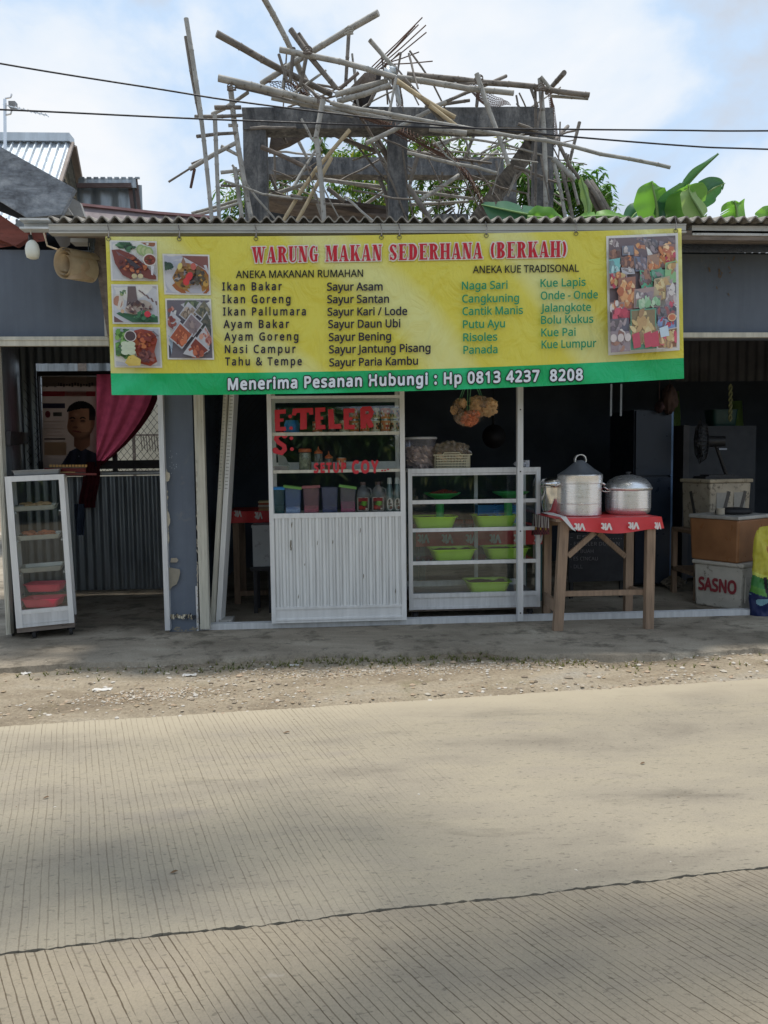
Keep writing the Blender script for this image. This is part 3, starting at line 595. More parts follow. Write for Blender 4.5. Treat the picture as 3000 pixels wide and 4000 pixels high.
# fat condensed slab-serif title, drawn stroke by stroke in unit-height glyphs
def _strip(cx, cy, ro, ri, a0, a1, n=9):
    o = [(cx+ro[0]*math.cos(R(a0+(a1-a0)*k/n)), cy+ro[1]*math.sin(R(a0+(a1-a0)*k/n))) for k in range(n+1)]
    return o+[(cx+ri[0]*math.cos(R(a1+(a0-a1)*k/n)), cy+ri[1]*math.sin(R(a1+(a0-a1)*k/n))) for k in range(n+1)]
def _stem(x, w=.21, top=True, bot=True):
    o = [rect(x, 0, x+w, 1)]
    if bot: o.append(rect(x-.05, 0, x+w+.05, .07))
    if top: o.append(rect(x-.05, .93, x+w+.05, 1))
    return o
def tglyph(c):
    if c == 'W': return [[(.04, 1), (.25, 1), (.36, 0), (.26, 0)], [(.36, 0), (.28, 0), (.42, 1), (.48, 1)], [(.38, 1), (.58, 1), (.68, 0), (.58, 0)], [(.68, 0), (.6, 0), (.76, 1), (.82, 1)], rect(0, .93, .3, 1), rect(.36, .93, .6, 1), rect(.7, .93, .9, 1)], .9
    if c == 'A': return [[(.04, 0), (.11, 0), (.3, 1), (.24, 1)], [(.24, 1), (.38, 1), (.58, 0), (.36, 0)], rect(.12, .26, .42, .34), rect(0, 0, .17, .07), rect(.3, 0, .62, .07)], .62
    if c == 'R': return _stem(.05)+[_strip(.24, .74, (.3, .26), (.1, .17), -90, 90), [(.28, .5), (.42, .5), (.56, .07), (.62, .07), (.62, 0), (.38, 0)]], .62
    if c == 'U': return [rect(.05, .25, .25, 1), rect(.44, .25, .5, 1), _strip(.275, .28, (.225, .28), (.165, .2), 180, 360), [(.05, .3), (.25, .3), (.25, .14), (.12, .1)], rect(0, .93, .3, 1), rect(.38, .93, .56, 1)], .56
    if c == 'N': return [rect(.06, 0, .13, 1), [(.06, 1), (.26, 1), (.52, 0), (.34, 0)], rect(.46, 0, .53, 1), rect(0, 0, .2, .07), rect(0, .93, .22, 1), rect(.4, .93, .6, 1)], .6
    if c == 'G': return [_strip(.3, .5, (.27, .5), (.08, .42), 60, 300), rect(.38, .02, .53, .44), rect(.3, .40, .58, .47), [(.44, .9), (.52, .98), (.52, .66), (.46, .66)]], .6
    if c == 'M': return [rect(.06, 0, .13, 1), [(.06, 1), (.27, 1), (.42, .1), (.34, .0)], [(.36, 0), (.42, .1), (.58, 1), (.52, 1)], rect(.52, 0, .74, 1), rect(0, 0, .2, .07), rect(0, .93, .2, 1), rect(.47, 0, .8, .07), rect(.6, .93, .8, 1)], .8
    if c == 'K': return _stem(.05)+[[(.26, .4), (.48, .95), (.54, .95), (.3, .3)], [(.3, .5), (.42, .62), (.62, .05), (.4, .05)], rect(.4, .93, .62, 1), rect(.36, 0, .66, .07)], .66
    if c == 'S': return [_strip(.27, .73, (.23, .27), (.08, .19), 20, 270), _strip(.27, .27, (.23, .27), (.08, .19), -160, 90), [(.1, .72), (.2, .82), (.46, .3), (.36, .18)], [(.42, .96), (.48, .98), (.48, .66), (.43, .66)], [(.05, .36), (.1, .36), (.1, .03), (.05, .03)]], .54
    if c == 'E': return _stem(.05)+[rect(.05, .92, .5, 1), rect(.05, 0, .52, .08), rect(.2, .46, .4, .54), [(.44, 1), (.5, 1), (.5, .68)], [(.44, 0), (.52, 0), (.52, .34)], [(.34, .5), (.4, .66), (.4, .34)]], .56
    if c == 'D': return _stem(.05)+[_strip(.24, .5, (.32, .5), (.1, .42), -90, 90)], .6
    if c == 'H': return _stem(.05, .2)+_stem(.42, .2)+[rect(.2, .46, .45, .54)], .67
    if c == 'B': return _stem(.05)+[_strip(.24, .75, (.27, .25), (.08, .17), -90, 90), _strip(.24, .27, (.31, .27), (.1, .18), -90, 90)], .6
    if c == '(': return [_strip(.42, .5, (.36, .62), (.2, .56), 128, 232)], .34
    if c == ')': return [_strip(-.08, .5, (.36, .62), (.2, .56), -52, 52)], .34
    return [], .3
def grow(p, d):
    cx, cy = sum(a for a, b in p)/len(p), sum(b for a, b in p)/len(p); o = []; ar = sum(p[i-1][0]*p[i][1]-p[i][0]*p[i-1][1] for i in range(len(p))); sg = 1 if ar > 0 else -1
    for i in range(len(p)):
        a, b, c = p[i-1], p[i], p[(i+1) % len(p)]; e = [(b[0]-a[0], b[1]-a[1]), (c[0]-b[0], c[1]-b[1])]; nx = ny = 0
        for x, y in e:
            l_ = math.hypot(x, y) or 1; nx += y/l_*sg; ny += -x/l_*sg
        l_ = math.hypot(nx, ny) or 1; o.append((b[0]+nx/l_*d*1.2, b[1]+ny/l_*d*1.2))
    return o
pic = Pic(bpt, start=.0085); tt = 'WARUNG MAKAN SEDERHANA (BERKAH)'; gl = [tglyph(c) for c in tt]; tw_ = sum(w+.09 for g, w in gl)
for d, col, up_ in ((.075, (228, 222, 212), 0), (.0, (196, 26, 44), .003)):
    x = 0
    for g, w in gl:
        for p in g:
            q = grow(p, d) if d else p
            pic.poly([(983+(x+a)/tw_*1238, 1027-24*(x+a)/tw_-b*62) for a, b in q], col, .0095+up_+.00004*g.index(p))
        x += w+.09
pic.build('title_lettering', BN)
pic = Pic(bpt, start=.0085)
DK = (38, 30, 52); GN = (20, 146, 104); BK = (24, 22, 22)
pic.text('ANEKA MAKANAN RUMAHAN', 922, 1086, 1418, 1081, 28, BK, .012); pic.text('ANEKA KUE TRADISONAL', 1848, 1067, 2261, 1061, 28, BK, .012)
pic.build('heading_lettering', BN)
pic = Pic(bpt, start=.0085)
for s, x0, x1, y in (('Ikan Bakar', 869, 1100, 1134), ('Ikan Goreng', 870, 1134, 1184), ('Ikan Pallumara', 872, 1194, 1232), ('Ayam Bakar', 874, 1129, 1281), ('Ayam Goreng', 877, 1165, 1330), ('Nasi Campur', 879, 1154, 1379), ('Tahu & Tempe', 880, 1178, 1427)):
    pic.text(s, x0, y, x1, y-1, 30, DK, .022, 1.25)
for s, x0, x1, y, y1 in (('Sayur Asam', 1278, 1494, 1135, 1134), ('Sayur Santan', 1279, 1519, 1184, 1182), ('Sayur Kari / Lode', 1280, 1590, 1233, 1230), ('Sayur Daun Ubi', 1283, 1563, 1281, 1278), ('Sayur Bening', 1285, 1527, 1332, 1328), ('Sayur Jantung Pisang', 1286, 1681, 1380, 1373), ('Sayur Paria Kambu', 1287, 1632, 1431, 1424)):
    pic.text(s, x0, y, x1, y1, 30, DK, .02)
for s, x0, x1, y, y1 in (('Naga Sari', 1805, 1982, 1131, 1127), ('Cangkuning', 1806, 2027, 1182, 1178), ('Cantik Manis', 1807, 2042, 1231, 1226), ('Putu Ayu', 1809, 1972, 1282, 1278), ('Risoles', 1810, 1942, 1333, 1330), ('Panada', 1811, 1943, 1382, 1379), ('Kue Lapis', 2112, 2287, 1121, 1116), ('Onde - Onde', 2113, 2335, 1170, 1165), ('Jalangkote', 2113, 2308, 1218, 1214), ('Bolu Kukus', 2114, 2317, 1265, 1260), ('Kue Pai', 2115, 2248, 1314, 1311), ('Kue Lumpur', 2116, 2329, 1361, 1355)):
    pic.text(s, x0, y, x1, y1, 30, GN, .016)
pic.build('menu_lettering', BN)
pic = Pic(bpt, start=.0085)
pic.text('Menerima Pesanan Hubungi : Hp 0813 4237  8208', 892, 1522, 2275, 1484, 42, (228, 234, 240), .03, 1.12, (22, 20, 24), .05)
pic.build('phone_lettering', BN)
for px in (424, 700, 1000, 1490, 1560, 1900, 2250, 2640):
    y = q3(px, topP); mb = MB(); mb.tube([bpt(px, y+6, .006), bpt(px, y+2, .01), P(px+2, y-22, -.56), P(px-4, y-46, -.54)], .0035, 5); mb.tube([bpt(px+8*math.cos(a), y+9+8*math.sin(a), .006) for a in [2*math.pi*i/10 for i in range(11)]], .002, 4, cap=False); mb.build('tie_cord', mk('dark_cord', (.08, .075, .07), .8), BN)
# printed dish photographs
def photo(x0, y0, x1, y1, x2, y2, x3, y3, bgc, shapes, label, seed):
    """corners TL, TR, BR, BL in picture order; shapes drawn in a unit square"""
    def fn(u, v, l):
        x = (x0*(1-u)+x1*u)*(1-v)+(x3*(1-u)+x2*u)*v; y = (y0*(1-u)+y1*u)*(1-v)+(y3*(1-u)+y2*u)*v; return bpt(x, y, l)
    p = Pic(fn, .0005, .005) if seed < 5 else Pic(fn, .00014, .007); p.fade = (.82, 34) if seed < 6 else (.72, 66); r = random.Random(seed)
    w, h = .035, .035*(x1-x0)/(y3-y0)
    p.poly([(a, b) for b in (0,) for a in [i/6 for i in range(7)]]+[(1, i/6) for i in range(1, 7)]+[(1-i/6, 1) for i in range(1, 7)]+[(0, 1-i/6) for i in range(1, 6)], (232, 230, 224))
    p.poly(rect(w, h, 1-w, 1-h), bgc)
    def cl(pts): return [(min(1-w, max(w, a)), min(1-h, max(h, b))) for a, b in pts]
    shapes(p, r, cl); o = p.build('food_photo', BN); o['label'] = label
def blobs(p, r, cl, cx, cy, rx, ry, n, cols, s0, s1, rot=None):
    for k in range(n):
        a = r.uniform(0, 6.28); q = math.sqrt(r.random()); s = r.uniform(s0, s1)
        p.poly(cl(ell(cx+rx*q*math.cos(a), cy+ry*q*math.sin(a), s, s*r.uniform(.35, .9), r.uniform(0, 3.1) if rot is None else rot, 8, .25, r)), r.choice(cols))
def d1(p, r, cl):   # grilled fish on a white plate
    p.poly(cl(ell(.95, -.02, .3, .16)), (150, 84, 52)); blobs(p, r, cl, .35, .12, .18, .1, 26, [(36, 78, 50), (58, 110, 70), (24, 52, 40), (80, 130, 90)], .04, .09)
    for k in range(3): p.poly(cl(ell(.66+k*.08, .22+k*.03, .1, .13)), (150, 178, 110)); p.poly(cl(ell(.66+k*.08, .22+k*.03, .07, .09)), (186, 200, 140))
    p.poly(cl([(.03, .24), (.2, .22), (.5, .36), (.75, .62), (1, .88), (.96, .97), (.82, .95), (.6, .88), (.42, .96), (.25, .86), (.1, .58)]), (112, 44, 36))
    p.poly(cl([(.12, .26), (.6, .62), (.66, .8), (.5, .86), (.3, .6)]), (112, 84, 92)); blobs(p, r, cl, .5, .6, .3, .2, 46, [(150, 66, 36), (84, 28, 28), (186, 96, 48), (58, 34, 40), (128, 50, 40)], .02, .06)
    p.poly(cl([(.3, .42), (.45, .48), (.64, .66), (.55, .7), (.42, .6)]), (44, 34, 42)); p.poly(cl(ell(.84, .47, .15, .16)), (226, 220, 210)); p.poly(cl(ell(.84, .47, .125, .13)), (120, 44, 30)); blobs(p, r, cl, .84, .47, .09, .09, 14, [(168, 72, 50), (96, 60, 30), (70, 30, 26)], .015, .035)
    p.poly(cl(ell(.5, .88, .06)), (200, 186, 136)); p.poly(cl(ell(.63, .88, .06)), (206, 190, 140)); p.poly(cl([(.86, .62), (.93, .62), (.9, .86), (.86, .84)]), (214, 214, 220))
def d2(p, r, cl):   # fried fish pieces on a leaf
    p.poly(cl([(.5, .03), (.97, .03), (.97, .45)]), (180, 172, 178)); [p.poly(cl([(.52+.1*k, .1+.08*k), (.56+.1*k, .1+.08*k), (.66+.08*k, .2+.08*k), (.62+.08*k, .2+.08*k)]), (110, 84, 84)) for k in range(5)]
    p.poly(cl([(.02, .68), (.4, .75), (.97, .8), (.97, .97), (.42, .97), (.1, .75)]), (38, 92, 60)); p.poly(cl(ell(.13, .45, .13, .2)), (222, 214, 204)); p.poly(cl(ell(.13, .45, .1, .16)), (176, 118, 92))
    p.poly(cl([(.35, .05), (.52, .05), (.54, .35), (.6, .55), (.3, .6), (.34, .3)]), (98, 80, 80)); p.poly(cl(ell(.44, .64, .17, .12, .2)), (196, 176, 160)); p.poly(cl(ell(.7, .52, .18, .12, .5)), (186, 170, 156)); blobs(p, r, cl, .55, .58, .28, .14, 40, [(90, 60, 56), (210, 192, 176), (124, 90, 84), (60, 40, 44), (164, 120, 92)], .02, .06)
    blobs(p, r, cl, .68, .8, .2, .1, 26, [(40, 104, 62), (28, 70, 48), (60, 130, 80)], .03, .07); p.poly(cl(ell(.75, .75, .07, .08)), (206, 36, 52)); p.poly(cl(ell(.22, .68, .04, .05)), (210, 170, 130)); p.poly(cl([(.02, .8), (.24, .97), (.02, .97)]), (96, 62, 60)); blobs(p, r, cl, .25, .2, .08, .08, 8, [(70, 110, 70), (150, 170, 110)], .03, .05)
def d3(p, r, cl):   # fried chicken with salad
    blobs(p, r, cl, .2, .4, .17, .42, 60, [(96, 160, 62), (70, 130, 50), (134, 190, 90), (56, 104, 50)], .04, .1); p.poly(cl([(.45, .08), (.6, .03), (.85, .1), (.93, .3), (.85, .6), (.9, .85), (.75, .97), (.55, .9), (.45, .6), (.38, .35)]), (158, 52, 30)); blobs(p, r, cl, .65, .3, .22, .22, 50, [(190, 84, 40), (214, 116, 60), (150, 44, 28), (120, 34, 26)], .03, .09); blobs(p, r, cl, .66, .74, .18, .17, 40, [(112, 50, 48), (134, 70, 60), (88, 36, 40)], .03, .08)
    p.poly(cl(ell(.36, .22, .13, .14)), (214, 206, 200)); p.poly(cl(ell(.36, .22, .11, .12)), (62, 44, 46)); [p.poly(cl(ell(.24+.13*(k % 2), .42+.1*(k//2), .09, .07)), (202, 214, 180)) for k in range(6)]; p.poly(cl([(.3, .72), (.4, .68), (.56, .8), (.54, .95), (.3, .97), (.22, .88)]), (222, 190, 80)); p.poly(cl([(.34, .76), (.5, .84), (.48, .86), (.33, .79)]), (180, 130, 50)); p.poly(cl([(.85, .08), (.97, .2), (.95, .24), (.82, .11)]), (110, 104, 110))
def d4(p, r, cl):   # sour fish soup in an oval bowl
    p.poly(cl([(.4, .02), (.98, .02), (.98, .4)]), (128, 70, 62)); p.poly(cl(ell(.55, .6, .56, .5, .5, 20)), (214, 214, 220)); p.poly(cl(ell(.58, .64, .48, .4, .55, 20)), (164, 84, 28)); p.poly(cl(ell(.58, .6, .42, .33, .55, 18)), (178, 122, 48)); blobs(p, r, cl, .55, .55, .3, .28, 60, [(150, 104, 54), (120, 80, 44), (190, 146, 78), (72, 62, 50), (52, 46, 44)], .03, .09)
    p.poly(cl([(.36, .3), (.44, .06), (.52, .3)]), (140, 98, 76)); p.poly(cl(ell(.55, .55, .07, .12, .4)), (214, 34, 38)); p.poly(cl(ell(.48, .68, .07, .09)), (220, 40, 40)); p.poly(cl(ell(.65, .3, .06, .09)), (196, 84, 70)); p.poly(cl(ell(.36, .3, .05, .09, .3)), (226, 206, 110)); blobs(p, r, cl, .1, .3, .1, .08, 12, [(30, 56, 44), (46, 76, 52)], .03, .08); blobs(p, r, cl, .8, .6, .12, .2, 20, [(60, 52, 44), (200, 150, 60), (80, 70, 50)], .03, .07)
def d5(p, r, cl):   # trays of dishes in a steel counter
    p.poly(cl([(0, .6), (.3, .8), (.4, 1), (.1, 1)]), (160, 186, 210)); p.poly(cl([(0, .75), (.25, 1), (0, 1)]), (36, 40, 56))
    def tray(cx, cy, s, cols, n=22):
        q = [(cx, cy-s), (cx+s*1.15, cy-.15*s), (cx+.1*s, cy+s*.85), (cx-s*1.1, cy+.1*s)]; p.poly(cl(q), (190, 190, 196)); q2 = [(cx+(a-cx)*.86, cy+(b-cy)*.86) for a, b in q]; p.poly(cl(q2), cols[0]); blobs(p, r, cl, cx, cy, s*.55, s*.45, n, cols, .02, .055)
    for cx, cy, s, cols in ((.2, .2, .2, [(190, 110, 96), (214, 140, 124), (150, 70, 56)]), (.55, .08, .2, [(80, 96, 70), (60, 72, 56), (110, 124, 84)]), (.5, .25, .2, [(150, 130, 110), (190, 170, 150), (96, 76, 62)]), (.85, .2, .22, [(104, 100, 80), (70, 74, 60), (140, 130, 100)]), (.9, .42, .22, [(66, 70, 60), (88, 84, 72), (46, 48, 46)]), (.12, .38, .18, [(140, 60, 46), (110, 40, 36), (170, 90, 70)]), (.55, .45, .22, [(130, 112, 116), (150, 130, 126), (104, 88, 90)]), (.3, .62, .24, [(160, 66, 34), (206, 104, 60), (222, 134, 86), (130, 40, 26)]), (.85, .68, .24, [(176, 100, 86), (206, 146, 126), (140, 60, 50)]), (.62, .88, .26, [(120, 40, 28), (160, 66, 40), (196, 96, 60), (88, 36, 30)])): tray(cx, cy, s, cols)
def d6(p, r, cl):   # market table heaped with cakes and snacks
    def tray(x0, y0, x1, y1, rim, cols, s, n):
        sk = r.uniform(-.02, .02); p.poly(cl([(x0, y0), (x1, y0+sk), (x1+sk, y1), (x0+sk, y1)]), rim); p.poly(cl([(x0+.015, y0+.01), (x1-.015, y0+.01+sk), (x1-.015+sk, y1-.012), (x0+.015+sk, y1-.012)]), tuple(int(c*.55) for c in cols[0])); blobs(p, r, cl, (x0+x1)/2, (y0+y1)/2, (x1-x0)*.42, (y1-y0)*.42, n, cols, s*.6, s)
    O = [(206, 108, 50), (226, 150, 84), (176, 76, 38), (236, 190, 130)]; WH = [(190, 178, 178), (216, 206, 200), (140, 122, 124)]; RD = [(188, 34, 58), (214, 56, 80), (150, 24, 44)]; GR = [(150, 200, 150), (120, 180, 120), (180, 214, 170)]; TN = [(206, 170, 100), (186, 140, 80), (222, 196, 130), (150, 108, 66)]; BR = [(120, 72, 58), (150, 96, 74), (84, 52, 50)]; PU = [(128, 108, 116), (160, 140, 146), (92, 76, 86)]
    p.poly(cl(rect(0, 0, 1, 1)), (84, 66, 72))
    for a in ((.02, .02, .22, .11, (70, 74, 120), WH, .035, 16), (.23, .03, .38, .1, (150, 130, 110), TN, .03, 10), (.38, .01, .56, .08, (70, 80, 110), PU, .03, 10), (.52, .04, .74, .16, (150, 136, 146), [(70, 66, 76), (110, 100, 104)], .035, 16), (.75, .02, .98, .1, (110, 96, 106), PU, .03, 14), (.38, .08, .54, .18, (190, 120, 90), O, .035, 12), (.02, .12, .2, .19, (100, 84, 80), BR, .035, 14), (.22, .09, .38, .17, (90, 100, 120), WH, .03, 10), (.72, .1, .98, .29, (120, 80, 76), O+RD[:1], .05, 30), (.02, .2, .19, .31, (96, 190, 190), [(170, 220, 220), (130, 196, 200), (90, 130, 140)], .04, 14), (.2, .18, .38, .28, (110, 74, 64), BR+O[:1], .035, 18), (.38, .18, .56, .31, (84, 92, 120), PU+WH[:1], .035, 16), (.57, .18, .74, .31, (150, 110, 90), O, .04, 18), (.2, .27, .38, .33, (170, 170, 180), WH, .02, 8), (.02, .31, .28, .44, (150, 130, 130), RD[:1]+O+TN[:1], .04, 24), (.46, .3, .62, .46, (60, 170, 120), BR+PU, .04, 24), (.62, .3, .84, .4, (70, 150, 110), [(50, 130, 96), (80, 150, 120), (120, 110, 110)], .035, 14), (.82, .25, .99, .42, (120, 180, 110), TN+PU, .05, 18), (.16, .36, .4, .66, (140, 80, 60), O, .055, 46), (.66, .38, .88, .55, (170, 150, 110), TN, .05, 22), (.38, .46, .66, .62, (150, 120, 116), WH+PU, .05, 26), (.4, .54, .76, .62, (140, 110, 104), GR, .045, 18), (.82, .44, .99, .62, (140, 120, 130), WH+RD[1:2], .05, 20), (.02, .56, .24, .64, (150, 110, 96), WH+O, .04, 14), (.06, .62, .34, .74, (110, 70, 80), RD, .05, 22), (.02, .7, .3, .82, (70, 66, 84), PU, .04, 14), (.68, .62, .99, .7, (70, 66, 74), [(40, 40, 50), (90, 86, 94), (140, 60, 60)], .04, 16), (.7, .7, .99, .82, (92, 84, 110), [(110, 140, 200), (150, 170, 214), (90, 70, 80)]+RD[:1], .04, 20), (.32, .63, .68, .97, (60, 140, 110), TN, .06, 60), (.02, .8, .3, .98, (130, 110, 116), WH+BR, .06, 16), (.7, .82, .99, .98, (190, 180, 170), O+RD+TN, .05, 26)): tray(*a)
    for x in (.34, .5, .6): p.poly(cl([(x, .84), (x+.1, .82), (x+.12, .95), (x+.02, .96)]), r.choice(RD)); 
    p.poly(cl(ell(.9, .715, .06, .035)), (214, 170, 120)); p.poly(cl(ell(.9, .715, .045, .025)), (196, 84, 40)); [p.poly(cl(ell(.08+.1*k, .86, .045, .035)), (206, 190, 184)) for k in range(3)]; p.poly(cl([(.72, .8), (.84, .78), (.86, .87), (.74, .88)]), (196, 220, 236))
photo(428, 938, 612, 942, 617, 1098, 434, 1096, (206, 208, 212), d1, 'printed photo of a grilled fish on a white plate', 1)
photo(434, 1110, 617, 1112, 624, 1266, 440, 1265, (204, 206, 212), d2, 'printed photo of fried fish pieces on a green leaf', 2)
photo(441, 1277, 625, 1279, 634, 1437, 448, 1435, (198, 200, 208), d3, 'printed photo of fried chicken with salad leaves', 3)
photo(634, 991, 818, 995, 824, 1153, 642, 1150, (190, 192, 206), d4, 'printed photo of fish soup with red chillies', 4)
photo(645, 1166, 824, 1167, 837, 1405, 655, 1404, (96, 90, 100), d5, 'printed photo of steel trays of cooked dishes', 5)
photo(2368, 922, 2648, 910, 2655, 1368, 2376, 1388, (84, 66, 72), d6, 'tall printed photo of a stall heaped with cakes', 6)
# ------------------------------------------------------------------ lamp, rolled awning, hook under the eaves
c = P(126, 960, -.47); top = P(118, 896, -.47)
T = thing('hanging_lamp', top, 'white capsule lamp bulb hanging by a cord below the left end of the eaves', 'lamp')
MB().tube([top, top+V(.003, 0, -.03), P(118, 925, -.47)], .004, 6).build('cord', WHITEP, T)
k = .0017; z0 = P(126, 1012, -.47).z
MB().tube([P(118, 918, -.47), P(121, 952, -.47)], [.011, .017], 10).build('socket', BLACKP, T, smooth=True)
mb = MB(); cb = V(c.x, c.y, z0); mb.lathe([(0, 0), (.02, .001), (.034, .008), (.040, .03), (.042, .062), (.040, .066), (.038, .075), (.034, .09), (.022, .105), (.014, .112), (0, .113)], cb, 20); mb.build('bulb', mk('lamp_diffuser', (.74, .75, .66), .5, 0, .05, 20), T, smooth=True)
CANV = cloth('beige_tarpaulin', (.62, .5, .34), .15, .14)
T = thing('rolled_tarpaulin', P(280, 1090, -.3), 'beige tarpaulin rolled up in a loop under the eaves beside the banner', 'tarpaulin')
mb = MB(); c0 = P(248, 1030, -.34); ax = V(.13, .17, .01)
def roll(u, v):
    th = u*2*math.pi*2.6+.5; rr = .106-.024*u*2.6*.9; return c0 + V(math.cos(th)*rr*.62, 0, math.sin(th)*rr) + ax*v*(1-.25*u)
mb.grid(roll, 90, 4); mb.build('roll', CANV, T, smooth=True)
mb = MB(); q = [P(262, 1090, -.36), P(368, 1096, -.2), P(366, 1010, -.2), P(345, 985, -.22)]
mb.grid(lambda u, v: (q[0]*(1-u)+q[1]*u)*(1-v)+(q[3]*(1-u)+q[2]*u)*v+V(0, -.02*math.sin(u*3.1)+.01*math.sin(v*9), 0), 10, 10); mb.build('loose_flap', cloth('beige_tarpaulin_flap', (.6, .44, .29), .15, .14), T, smooth=True)
mb = MB(); mb.tube([P(170, 905, -.2), P(185, 960, -.25), P(225, 975, -.28)], .006, 6); mb.build('tie_cord', CANV, T)
mb = MB(); mb.add([P(200, 905, -.32), P(276, 905, -.32), P(274, 955, -.33), P(250, 975, -.33), P(238, 968, -.33)], [(0, 1, 2, 3, 4)]); mb.add([P(200, 905, -.3), P(276, 905, -.3), P(274, 955, -.31), P(250, 975, -.31), P(238, 968, -.31)], [(4, 3, 2, 1, 0)]); mb.build('tarp_corner', cloth('grey_tarp', (.2, .19, .185), .1, .1), T)
mb = MB(); mb.fbox(342, 905, 370, 945, -.3, .02); mb.tube([P(345, 945, -.3), P(346, 978, -.3), P(356, 986, -.3), P(367, 978, -.3), P(370, 905, -.3)], .004, 6); mb.fbox(350, 945, 366, 975, -.29, .01)
tag(mb.build('hook_bracket', mk('dull_bracket', (.1, .12, .14), .5, .5, .15, 8)), 'small dark metal hook bracket under the eaves left of the banner', 'bracket')
# ------------------------------------------------------------------ left room: curtain, poster, tall cabinet
T = thing('window_curtain', P(370, 1990, LB-.1), 'pink curtain with dark hem gathered and knotted in the barred window', 'curtain')
CL = LB-.11
def cur(u, v):
    xt = 378+u*255; yt = 1462; tx, ty = 352+u*34, 1826
    bx, by = tx, ty
    e = v**1.0; sag = 1-(1-v)**1.35
    if True:
        x = xt*(1-v)+tx*v; y = yt*(1-v)+ty*v
        y = yt+(1-u*.0)*(ty-yt)*v; w = u**1.2; x = xt+(tx-xt)*(v**(1.05+.95*u)); 
    return P(x, y, CL+.02*math.sin(u*26)*(1-.6*v)+.008*math.sin(u*9+v*7))
mb = MB(); mb.grid(cur, 70, 40, mf=lambda u, v: 1 if (u > .9 or v > .93) else 0)
mb.build('drape', [cloth('pink_curtain', (.5, .085, .15), .75, .18), cloth('maroon_hem', (.09, .015, .02), .12, .2)], T, smooth=True)
mb = MB(); mb.grid(lambda u, v: P(322+u*66-10*v+14*math.sin(v*5)*.4, 1805+v*178, CL-.03-.035*math.sin(u*3.14)+.008*math.sin(u*18)), 24, 14); mb.build('knotted_tail', cloth('maroon_tail', (.075, .014, .018), .1, .2), T, smooth=True)
PY = LB-.16
T = thing('portrait_poster', P(270, 1855, PY), 'faded poster of a man in a dark shirt hung in the left window', 'poster')
def pfn(u, v, l): x = 163+u*214+6*v*(1-u); y = 1470+v*390; return P(x, y, PY+.012*math.sin(v*7)+.006*math.sin(u*8)-l)
mb = MB(); mb.grid(lambda u, v: pfn(u, v, 0), 20, 30); mb.build('sheet', translu('poster_paper', (.3, .225, .185)), T, smooth=True)
pic = Pic(pfn, .0003, start=.003); pic.fade = (1.0, 12); r = random.Random(4)
def pr(a, b, c_, d, col): pic.poly(rect(a, b, c_, d), col)
pr(.0, 0, 1, .1, (120, 106, 96)); pr(0, .15, .98, .2, (150, 44, 52)); pr(.01, .27, .42, .32, (46, 44, 66))
for k in range(18): x = .02+k*.052; pr(x, .07+.008*math.sin(k), x+.038, .10+.01*math.sin(k*2.1), (66, 56, 56))
for k in range(5): pr(.03, .45+.035*k, .4-.05*(k % 2), .456+.035*k, (150, 128, 112))
pr(.03, .62, .42, .635, (60, 48, 46)); pr(.03, .66, .44, .79, (176, 146, 116)); pic.poly(ell(.1, .38, .05, .035), (110, 40, 50)); pr(.2, .36, .36, .4, (70, 70, 62))
def sst(a, b, x): t = min(1, max(0, (x-a)/(b-a))); return t*t*(3-2*t)
def mixr(a, b, t): return tuple(p+(q-p)*t for p, q in zip(a, b))
